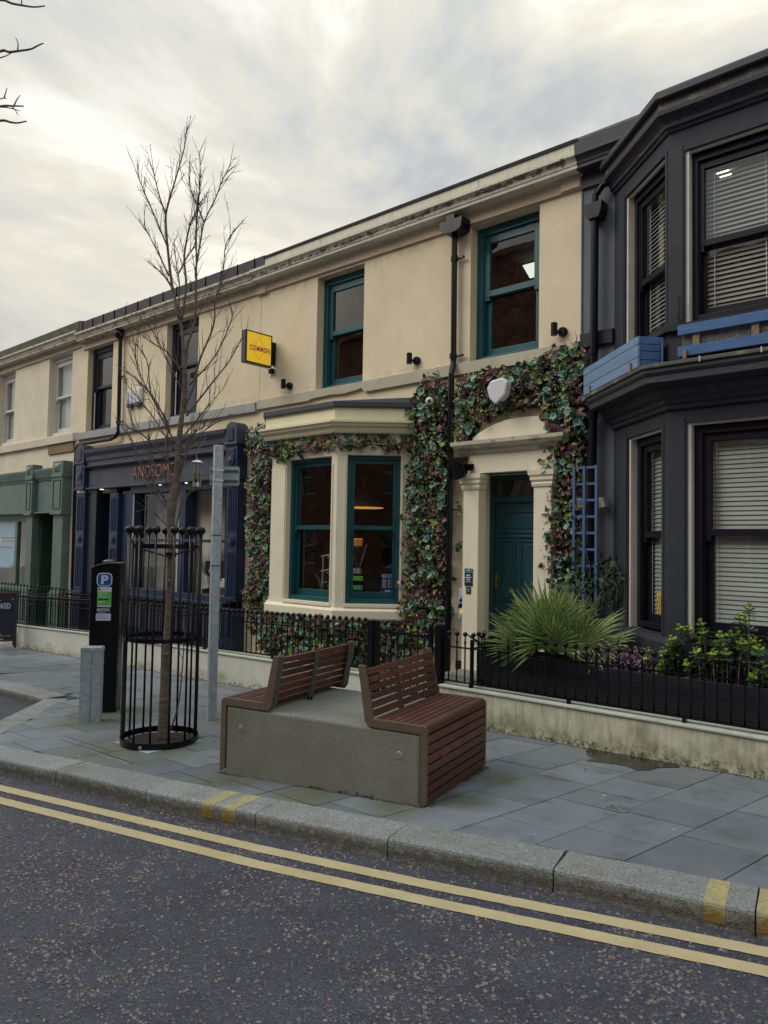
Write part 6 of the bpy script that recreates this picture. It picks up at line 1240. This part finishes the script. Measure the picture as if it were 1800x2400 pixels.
for P in BR2:
    pts = smooth_path([t2p(l, z) for l, z in P], 3); n = len(pts); r0 = .022 if P[0][0] == 0 else .009
    MB().tube(pts, [r0 * (1 - .7 * i / (n - 1)) + .002 for i in range(n)], 6).build('branch', 'twig', t2, smooth=True)
for k in range(26):
    a = rng.uniform(0, 6.28); z0 = rng.uniform(6.6, 9.4); L = rng.uniform(.5, .85); twig(Vector(t2p(0, z0)), Vector((math.cos(a), math.sin(a), .9)).normalized(), L, .012)
twm.build('twigs', 'twig', t2, kind='stuff', recalc=False)
# ------------------------------------------------------------ street furniture
BF = Fr(-4.56, 3.36, -3.01, 3.73)             # bench frame: s along the kerb side, d towards the wall
DEP = 1.03
gb = gz(-3.8)
blk = thing('concrete_bench_block', 'greenish concrete block carrying the two back-to-back timber seats, with round metal studs', 'bench base', BF(.79, .5, gb))
m = MB(BF); v = []
for z in (gb - .06, .398):
    for s, d in ((.003, -.006), (1.587, -.006), (1.587, DEP - .02), (.003, DEP - .02)): v.append(BF(s, d, z + (0 if z > 0 else SLOPE * (s - .8))))
m.add(v, [(0, 3, 2, 1), (4, 5, 6, 7), (0, 1, 5, 4), (1, 2, 6, 5), (2, 3, 7, 6), (3, 0, 4, 7)]).build('block', 'concrete', blk, .018)
for s in (.14, 1.44):
    MB(BF).lathe([(.024, 0), (.024, .003), (.020, .005), (.001, .005)], BF(s, -.006, .25), 18, (-BF.n[0], -BF.n[1], 0)).build('stud', 'chrome', blk); MB(BF).box(s - .015, s + .015, -.0135, -.0115, .248, .251).build('stud_slot', 'steelgrey', blk)
# moss and grit at the foot
t = thing('moss_tuft', 'dark green moss growing along the foot of the concrete bench block', 'moss', BF(.95, 0, gb)); pts = []
for i in range(420):
    s = rng.uniform(.75, 1.25); 
    if mnoise.noise(Vector((s * 7, 3, 1))) > -.05: pts.append((BF(s, rng.uniform(-.02, .018), gz(BF(s, 0, 0)[0]) + rng.uniform(0, .014)), (0, -1, 1)))
leaf_obj('moss', leaf_mesh(pts, 0, .009, .9, point=True), 'lf_dark', t)
def seat(label, s_out, sgn):
    """one timber seat: steel side frames shaped like an upside-down L with a raked back, slats over the end, the seat and the back.
       s_out = outer face of the seat, sgn = +1 for the right-hand seat, -1 for the left-hand seat"""
    t = thing('timber_seat', label, 'bench', BF(s_out - sgn * .2, DEP / 2, gb), 'timber seats on the concrete block')
    Wd = .41; zt = .455                       # seat depth and top
    S = lambda a: s_out - sgn * a
    back = Vector((-.085 if True else 0, .335)).normalized()
    def plate(d0, d1, material):              # steel side profile
        o = [(0, gb + .012 + SLOPE * (s_out - .8) * 1), (0, zt - .03), (.012, zt - .008), (.032, zt), (Wd - .018, zt), (Wd + .055, .795), (Wd + .105, .795), (Wd + .045, .435), (Wd + .02, zt - .055), (.052, zt - .055), (.045, zt - .062), (.045, gb + .012)]
        m = MB(BF); m.prism([(S(a), z) for a, z in o], d0, d1); return m.build('side_frame', material, t, .0025)
    plate(-.012, .012, 'bronze'); plate(DEP - .012, DEP + .012, 'bronze')
    for d in (.50,):
        MB(BF).prism([(S(Wd + .02), .41), (S(Wd + .045), .40), (S(Wd + .105), .79), (S(Wd + .095), .795)], d - .02, d + .02).build('back_rib', 'steelgrey', t)
    for d in (.03, DEP - .045): MB(BF).prism([(S(Wd + .03), .43), (S(Wd + .045), .43), (S(Wd + .105), .79), (S(Wd + .094), .795)], d - .015, d + .025).build('back_rib', 'steelgrey', t)
    MB(BF).lathe([(.022, 0), (.022, .03), (.001, .03)], BF(S(Wd + .03), .50, .395), 10, (0, 0, 1)).build('rib_foot', 'black_p', t)
    d0, d1 = .014, DEP - .014
    def slat(a0, a1, z0, z1): MB(BF).box(min(S(a0), S(a1)), max(S(a0), S(a1)), d0, d1, z0, z1).build('slat', 'slat', t, .003)
    # end slats, then the rounded nosing
    zs0 = gb + .03; n = 7; p_ = (zt - .055 - zs0) / n
    for k in range(n): slat(.004, .03, zs0 + k * p_, zs0 + (k + 1) * p_ - .012)
    arc_ = [(.034 - .032 * math.cos(a), zt - .034 + .032 * math.sin(a)) for a in np.linspace(0, PI / 2, 7)]
    MB(BF).prism([(S(a), z) for a, z in [(.028, zt - .052), (.002, zt - .052)] + arc_ + [(.075, zt - .002), (.075, zt - .026), (.03, zt - .03)]], d0, d1).build('slat', 'slat', t, .002)
    q = (Wd - .09) / 6
    for k in range(6): slat(.085 + k * q, .085 + (k + 1) * q - .010, zt - .027, zt - .002)
    # back slats lie on the raked frame
    A0 = Vector((Wd - .022, zt + .012)); A1 = Vector((Wd + .046, .785)); u = (A1 - A0); Lb = u.length; u.normalize(); nn = Vector((u.y, -u.x)) * .022; pb = Lb / 6
    for k in range(6):
        b0 = A0 + u * (k * pb); b1 = A0 + u * ((k + 1) * pb - .012); MB(BF).prism([(S(b0.x), b0.y), (S(b1.x), b1.y), (S(b1.x + nn.x), b1.y + nn.y), (S(b0.x + nn.x), b0.y + nn.y)], d0, d1).build('slat', 'slat', t, .003)
    return t
seat('right-hand red-brown timber seat facing right, its slatted end panel nearest the camera', 1.635, 1)
st = seat('left-hand red-brown timber seat facing left, seen from behind its backrest', -.045, -1)
mk = MB(BF)
t = thing('scratched_mark', 'small pink scratched letters on the slatted end of the right-hand seat', 'graffiti', BF(1.64, .2, .2))
E1 = Fr(*BF(1.6365, 0, 0)[:2], *BF(1.6365, 1, 0)[:2])
text('KE', mat('pink_scratch', (.42, .10, .09), .7), t, E1, .22, .205, -.0015, .045, .07) if False else None
m = MB(E1)
for a, b in (((.225, .205), (.23, .25)), ((.23, .228), (.25, .245)), ((.235, .23), (.256, .21)), ((.27, .208), (.272, .252)), ((.272, .25), (.295, .246)), ((.271, .23), (.29, .228)), ((.27, .209), (.296, .213))): m.tube([E1(a[0], -.001, a[1]), E1(b[0], -.001, b[1])], .0018, 4)
m.build('letters', mat('pink_scratch', (.38, .09, .09), .7), t)

# parking meter
nx, ny = .760, -.648                            # outward face normal
MO = (-7.42, 3.90); MU = (-ny, nx)              # to the viewer's right along the face
PM = Fr(MO[0] - MU[0] * .145 + nx * .12, MO[1] - MU[1] * .145 + ny * .12, MO[0] + MU[0] * .145 + nx * .12, MO[1] + MU[1] * .145 + ny * .12)
gm = gz(-7.42)
pm_ = thing('parking_meter', 'tall black parking ticket machine with blue P sign and green instruction panel', 'parking meter', (*MO, gm))
m = MB(PM); top = [(0, 1.30), (.05, 1.325), (.12, 1.345), (.20, 1.352), (.29, 1.352)]
m.prism([(.012, gm), (.29, gm), (.29, 1.352)] + top[::-1][1:] + [(.0, .62), (.012, gm + .02)], 0, .24); m.build('cabinet', 'black_p', pm_, .008)
MB(PM).prism([(-.004, 1.298), (.05, 1.327), (.12, 1.348), (.20, 1.356), (.30, 1.356), (.30, 1.364), (.20, 1.366), (.12, 1.358), (.05, 1.338), (-.004, 1.31)], -.012, .25).build('roof_cap', mat('meter_cap_grey', (.10, .10, .11), .35, .1), pm_, .003)
MB().lathe([(.07, 0), (.065, .018), (.035, .032), (.001, .034)], PM(.155, .12, 1.362), 18).build('solar_dome', mat('meter_dome', (.06, .065, .07), .2), pm_, smooth=True)
def rrect(s0, s1, z0, z1, r, n=6):
    o = []
    for cx, cz, a0 in ((s1 - r, z1 - r, 0), (s0 + r, z1 - r, 90), (s0 + r, z0 + r, 180), (s1 - r, z0 + r, 270)):
        for k in range(n + 1): a = R(a0 + 90 * k / n); o.append((cx + r * math.cos(a), cz + r * math.sin(a)))
    return o
MB(PM).prism(rrect(.060, .215, 1.118, 1.258, .045), -.004, 0).build('sign_border', 'pwhite', pm_); MB(PM).prism(rrect(.071, .204, 1.128, 1.248, .034), -.006, -.004).build('sign_field', 'pblue', pm_)
text('P', 'pwhite', pm_, PM, .106, 1.140, -.006, .094, .072, bold=.035, name='parking_letter')
MB(PM).prism(rrect(.072, .212, .905, 1.112, .008), -.004, 0).build('panel_card', 'pwhite', pm_); MB(PM).box(.072, .212, -.006, -.004, .925, 1.062).build('green_field', 'pgreen', pm_)
MB(PM).box(.082, .10, -.007, -.004, 1.08, 1.102).build('small_p_mark', 'pblue', pm_)
for z, L in ((1.042, .085), (1.025, .045), (1.006, .10), (.958, .07), (.945, .05)): MB(PM).box(.082, .082 + L, -.0075, -.006, z, z + .006).build('text_line', 'pwhite', pm_)
for a, b in ((.082, .128), (.134, .184)): MB(PM).box(a, b, -.0075, -.006, .978, .992).build('bold_text_line', 'darkgreen_sign', pm_)
MB(PM).box(.066, .212, -.004, 0, .842, .900).build('number_band', 'pnavy', pm_); text('803926', 'pwhite', pm_, PM, .072, .862, -.004, .030, .125, name='machine_number', bold=.02)
MB(PM).box(.082, .155, -.005, -.004, .848, .852).build('text_line', 'pwhite', pm_); MB(PM).prism(rrect(.064, .212, .765, .838, .008), -.004, 0).build('lower_card', 'pwhite', pm_)
for k in range(4): MB(PM).box(.076, .15 + .04 * (k % 2), -.005, -.004, .822 - k * .012, .825 - k * .012).build('text_line', 'lblue', pm_)
PS = Fr(*PM(.292, 0, 0)[:2], *PM(.292, .24, 0)[:2])
for d, z0, z1 in ((.05, .30, .62), (.03, .70, .95), (.06, 1.0, 1.12), (.04, .05, .25)): MB(PS).box(d, d + .08, -.002, .0, z0, z1).build('side_label', 'steelgrey', pm_)
# galvanised stump post
def box_rot(name, label, cat, c, z0, z1, w_, d_, ang, material):
    t = thing(name, label, cat, (*c, z0)); f = Fr(c[0] - math.cos(ang) * w_ / 2 + math.sin(ang) * d_ / 2, c[1] - math.sin(ang) * w_ / 2 - math.cos(ang) * d_ / 2, c[0] + math.cos(ang) * w_ / 2 + math.sin(ang) * d_ / 2, c[1] + math.sin(ang) * w_ / 2 - math.cos(ang) * d_ / 2); return t, f
bo, f = box_rot('bollard', 'short galvanised steel box post with a flat cap in front of the parking machine', 'bollard', (-7.03, 3.56), gz(-7.03), .55, .195, .13, math.atan2(.80, .60), 'galv')
MB(f).prism([(0, gz(-7.03) - .01), (.195, gz(-7.03) - .01), (.195, .52), (0, .52)], 0, .13).build('body', 'galv', bo, .004)
MB(f).box(.100, .104, -.002, .0, gz(-7.03), .515).build('seam', 'steelgrey', bo); MB(f).prism([(-.006, .515), (.201, .515), (.201, .54), (.19, .552), (.005, .552), (-.006, .54)], -.006, .136).build('cap', 'galv', bo, .004)
# sign post with the backs of its small plates
po_, f = box_rot('sign_post', 'tall square galvanised post carrying two small road signs seen from behind', 'post', (-6.18, 4.37), gz(-6.18), 2.56, .085, .085, math.atan2(.99, .14) - .25, 'galv')
MB(f).box(0, .085, 0, .085, gz(-6.18) - .01, 2.56).build('post', 'galv', po_, .006)
f2 = Fr(-6.18 - .743 * .15 + .02, 4.37 - .669 * .15 + .07, -6.18 + .743 * .15 + .02, 4.37 + .669 * .15 + .07)
MB(f2).prism(rrect(.0, .295, 2.165, 2.355, .015, 4), 0, .004).build('sign_plate', mat('grey_sign_back', (.34, .40, .42), .5, .08, 6), po_)
for z in (2.20, 2.30): MB(f2).box(.01, .285, -.014, .0, z, z + .02).build('rail', 'steelgrey', po_); MB(f).box(-.006, .091, -.006, .09, z + .004, z + .016).build('clamp', 'chrome', po_)
MB(f2).box(.035, .095, -.003, .0, 2.235, 2.275).build('sticker', 'pwhite', po_); MB(f2).box(.045, .07, -.004, -.003, 2.25, 2.262).build('sticker_print', 'steelgrey', po_)
for z in (1.66, 1.36): MB(f).box(-.003, .088, -.003, .088, z, z + .008).build('cable_tie', 'black_p', po_)
MB(f).tube([f(-.01, -.004, 1.72), f(-.012, -.004, 1.45), f(-.02, -.01, 1.34), f(-.035, -.01, 1.30)], .004, 5).build('loose_tie', 'pwhite', po_)
# A-board at the left edge
ab = thing('sandwich_board', 'dark navy pavement A-board reading BOOKED, cut by the left edge of the view', 'A-board', (-14.3, 5.3, gz(-14.3)))
AF = Fr(-14.22, 4.98, -14.00, 5.64); zg = gz(-14.3)
m = MB(AF); m.box(0, .04, 0, .035, zg + .02, .62); m.box(.655, .695, 0, .035, zg + .02, .62); m.box(.04, .655, 0, .035, .59, .62); m.box(.04, .655, 0, .035, zg + .14, zg + .17); m.build('front_frame', mat('dark_wood_frame', (.045, .022, .022), .5), ab, .003)
MB(AF).box(.04, .655, .008, .022, zg + .17, .59).build('panel', 'pnavy', ab)
m = MB(AF); m.tube([AF(.03, .03, .58), AF(.03, .34, zg + .02)], .016, 6); m.tube([AF(.66, .03, .58), AF(.66, .34, zg + .02)], .016, 6); m.box(.03, .66, .30, .32, zg + .12, zg + .30); m.build('rear_frame', mat('brown_board', (.09, .055, .05), .6), ab)
text('BOOKED', 'pwhite', ab, AF, .24, .33, .008, .10, .34, bold=.02, name='board_lettering')
MB(AF).box(.27, .42, .004, .008, .20 - .37 + .1, .20).build('blank_card', 'pwhite', ab) if False else None
for z, L, mt_ in ((.475, .18, 'pwhite'), (-.13, .20, 'pwhite'), (-.165, .36, 'gold'), (-.195, .20, 'copper'), (-.225, .24, 'pwhite')): MB(AF).box(.60 - .36, .60 - .36 + L, .004, .008, z, z + .014).build('printed_line', mt_, ab)
for s, z in ((.61, .50), (.61, -.25)): MB(AF).lathe([(.012, 0), (.012, .006), (.001, .006)], AF(s, .008, z), 10, (-AF.n[0], -AF.n[1], 0)).build('clip', 'chrome', ab)

# ------------------------------------------------------------ across the street (behind the camera; mirrored in the windows)
M['brick'] = stain(mat('red_stone_wall', (.30, .15, .11), .9, .35, 5, .3, 40, stretch=(1, 1, 2)), (.15, .08, .06), 7, .5, .65, amt=.7)
t_ = M['brick'].node_tree; b_ = t_.nodes['Principled BSDF']; src = b_.inputs['Base Color'].links[0].from_socket; geo = N(t_, 'ShaderNodeNewGeometry'); mpp = N(t_, 'ShaderNodeMapping'); mpp.inputs['Rotation'].default_value = (R(90), 0, 0); t_.links.new(geo.outputs['Position'], mpp.inputs[0])
br = N(t_, 'ShaderNodeTexBrick'); br.inputs['Scale'].default_value = 1.6; br.inputs['Color1'].default_value = (1.3, 1.2, 1.1, 1); br.inputs['Color2'].default_value = (.6, .6, .6, 1); br.inputs['Mortar'].default_value = (.35, .35, .35, 1); t_.links.new(mpp.outputs[0], br.inputs['Vector'])
mx = N(t_, 'ShaderNodeMixRGB', blend_type='MULTIPLY'); mx.inputs[0].default_value = 1; t_.links.new(src, mx.inputs[1]); t_.links.new(br.outputs[0], mx.inputs[2]); t_.links.new(mx.outputs[0], b_.inputs['Base Color'])
M['pale_o'] = mat('pale_far_render', (.50, .46, .38), .85, .1, 2)
def far_house(label, x0, x1, h, material, y=-8.0, storeys=2):
    t = thing('street_house', label, 'house', ((x0 + x1) / 2, y, rz(x0))); f = Fr(x1, y, x0, y); L = x1 - x0; ops = []
    for k in range(storeys):
        z = .7 + k * 2.9
        for q in range(int(L // 2.4)): s = .7 + q * 2.4; ops.append((s, s + 1.1, z, z + 1.7))
    MB(f).wall(0, L, -1.2, h, .2, [o for o in ops if o[3] < h - .3]).build('wall', material, t, recalc=False)
    for o in ops:
        if o[3] < h - .3: sf = MB(f); sf.box(o[0], o[0] + .07, .12, .17, o[2], o[3]); sf.box(o[1] - .07, o[1], .12, .17, o[2], o[3]); sf.box(o[0] + .07, o[1] - .07, .12, .17, o[3] - .07, o[3]); sf.box(o[0] + .07, o[1] - .07, .12, .17, (o[2] + o[3]) / 2 - .03, (o[2] + o[3]) / 2 + .03); sf.box(o[0] + .07, o[1] - .07, .12, .17, o[2], o[2] + .07); wf = sf.build('window', 'white_p', t); pane(wf, f, o[0] + .05, o[1] - .05, .15, o[2], o[3])
    MB(f).box(0, L, .25, 7, -1.2, h - .1).build('core', 'mapl', t); MB(f).box(-.1, L + .1, -.2, .25, h, h + .25).build('cornice', material, t)
    MB(f).prism([(0, h), (L, h), (L, h + .01), (0, h + .01)], 0, 7).build('roof', 'slate_top', t)
far_house('red sandstone house across the street, directly behind the viewer', -9.4, 3.0, 9.4, 'brick', storeys=3)
far_house('tall red sandstone house across the street, left of the one behind the viewer', -19.5, -9.6, 12.0, 'brick', storeys=3)
far_house('lower red sandstone house across the street, farthest left behind the viewer', -34.0, -19.7, 10.3, 'brick', storeys=3)
far_house('red sandstone house across the street, farthest right behind the viewer', 3.2, 16, 9.0, 'brick', storeys=3)
MB().slab([(-40, -7.9), (-40, -4.6), (30, -4.6), (30, -7.9)], lambda x, y: gz(x) - .3, lambda x, y: gz(x)).build('far_pavement', 'slab', kind='structure')

# grit and litter gathered in corners: the gutter, the wall foot and round the bench
def grit(name, n, fx, zoff, r0, r1, cols):
    vs = []; fs = []; k = 0
    for i in range(n):
        p = fx(); x, y = p; r = rng.uniform(r0, r1); z = gz(x) + zoff; a0 = rng.uniform(0, 6.3)
        b = [(x + r * math.cos(a0 + q * 1.6) * rng.uniform(.6, 1.1), y + r * math.sin(a0 + q * 1.6) * rng.uniform(.5, 1)) for q in range(4)]
        vs += [(u, v, z) for u, v in b] + [(x, y, z + r * rng.uniform(.3, .8))]; fs += [(k + q, k + (q + 1) % 4, k + 4) for q in range(4)]; k += 5
    m = MB(); m.v = vs; m.f = fs; m.build(name, leafm(name + '_stuff', cols, rough=.8), kind='stuff', recalc=False)
def f_gut():
    x = rng.uniform(-7.0, 1.4); return x, kerb_y(x) - abs(rng.normal(0, .035)) - .004
grit('gutter_grit', 5200, f_gut, ROADZ, .002, .0065, [(.05, .045, .04), (.10, .09, .08), (.03, .028, .026), (.16, .15, .14)])
def f_wall():
    x = rng.uniform(-14, 1.6); x = x if not -5.4 < x < -4.45 else -6.; return x, WALLY - abs(rng.normal(0, .018)) - .002
grit('wall_foot_grit', 5200, f_wall, .001, .002, .008, [(.03, .028, .016), (.05, .05, .022), (.02, .018, .012), (.07, .06, .03)])
def f_bench():
    if rng.random() < .5: s, d = rng.uniform(-.05, 1.64), -.012 - abs(rng.normal(0, .012))
    else: s, d = 1.64 + rng.normal(0, .02), rng.uniform(0, DEP)
    p = BF(s, d, 0); return p[0], p[1]
grit('bench_foot_grit', 2600, f_bench, .001, .002, .006, [(.03, .035, .014), (.05, .05, .03), (.02, .018, .012), (.05, .065, .02)])
t = thing('fallen_leaves', 'few small dead leaves scattered on the paving and in the gutter', 'leaves', (-3, 4.5, gz(-3))); lp = []
for i in range(46):
    x = rng.uniform(-7, .8); y = rng.uniform(kb_y(x) + .05, 5.7) if rng.random() < .6 else kerb_y(x) - rng.uniform(.01, .1)
    if -4.75 < x < -2.8 and y < 4.9: continue
    lp.append(((x, y, gz(x) + (.004 if y > kerb_y(x) else ROADZ + .004)), (rng.normal(0, .2), rng.normal(0, .2), 1)))
leaf_obj('dead_leaf', leaf_mesh(lp, 0, .016, .3, point=True, aspect=.9), leafm('dead_leaf_brown', [(.14, .07, .03), (.09, .05, .03), (.20, .13, .06)]) if False else 'palm_tip', t)
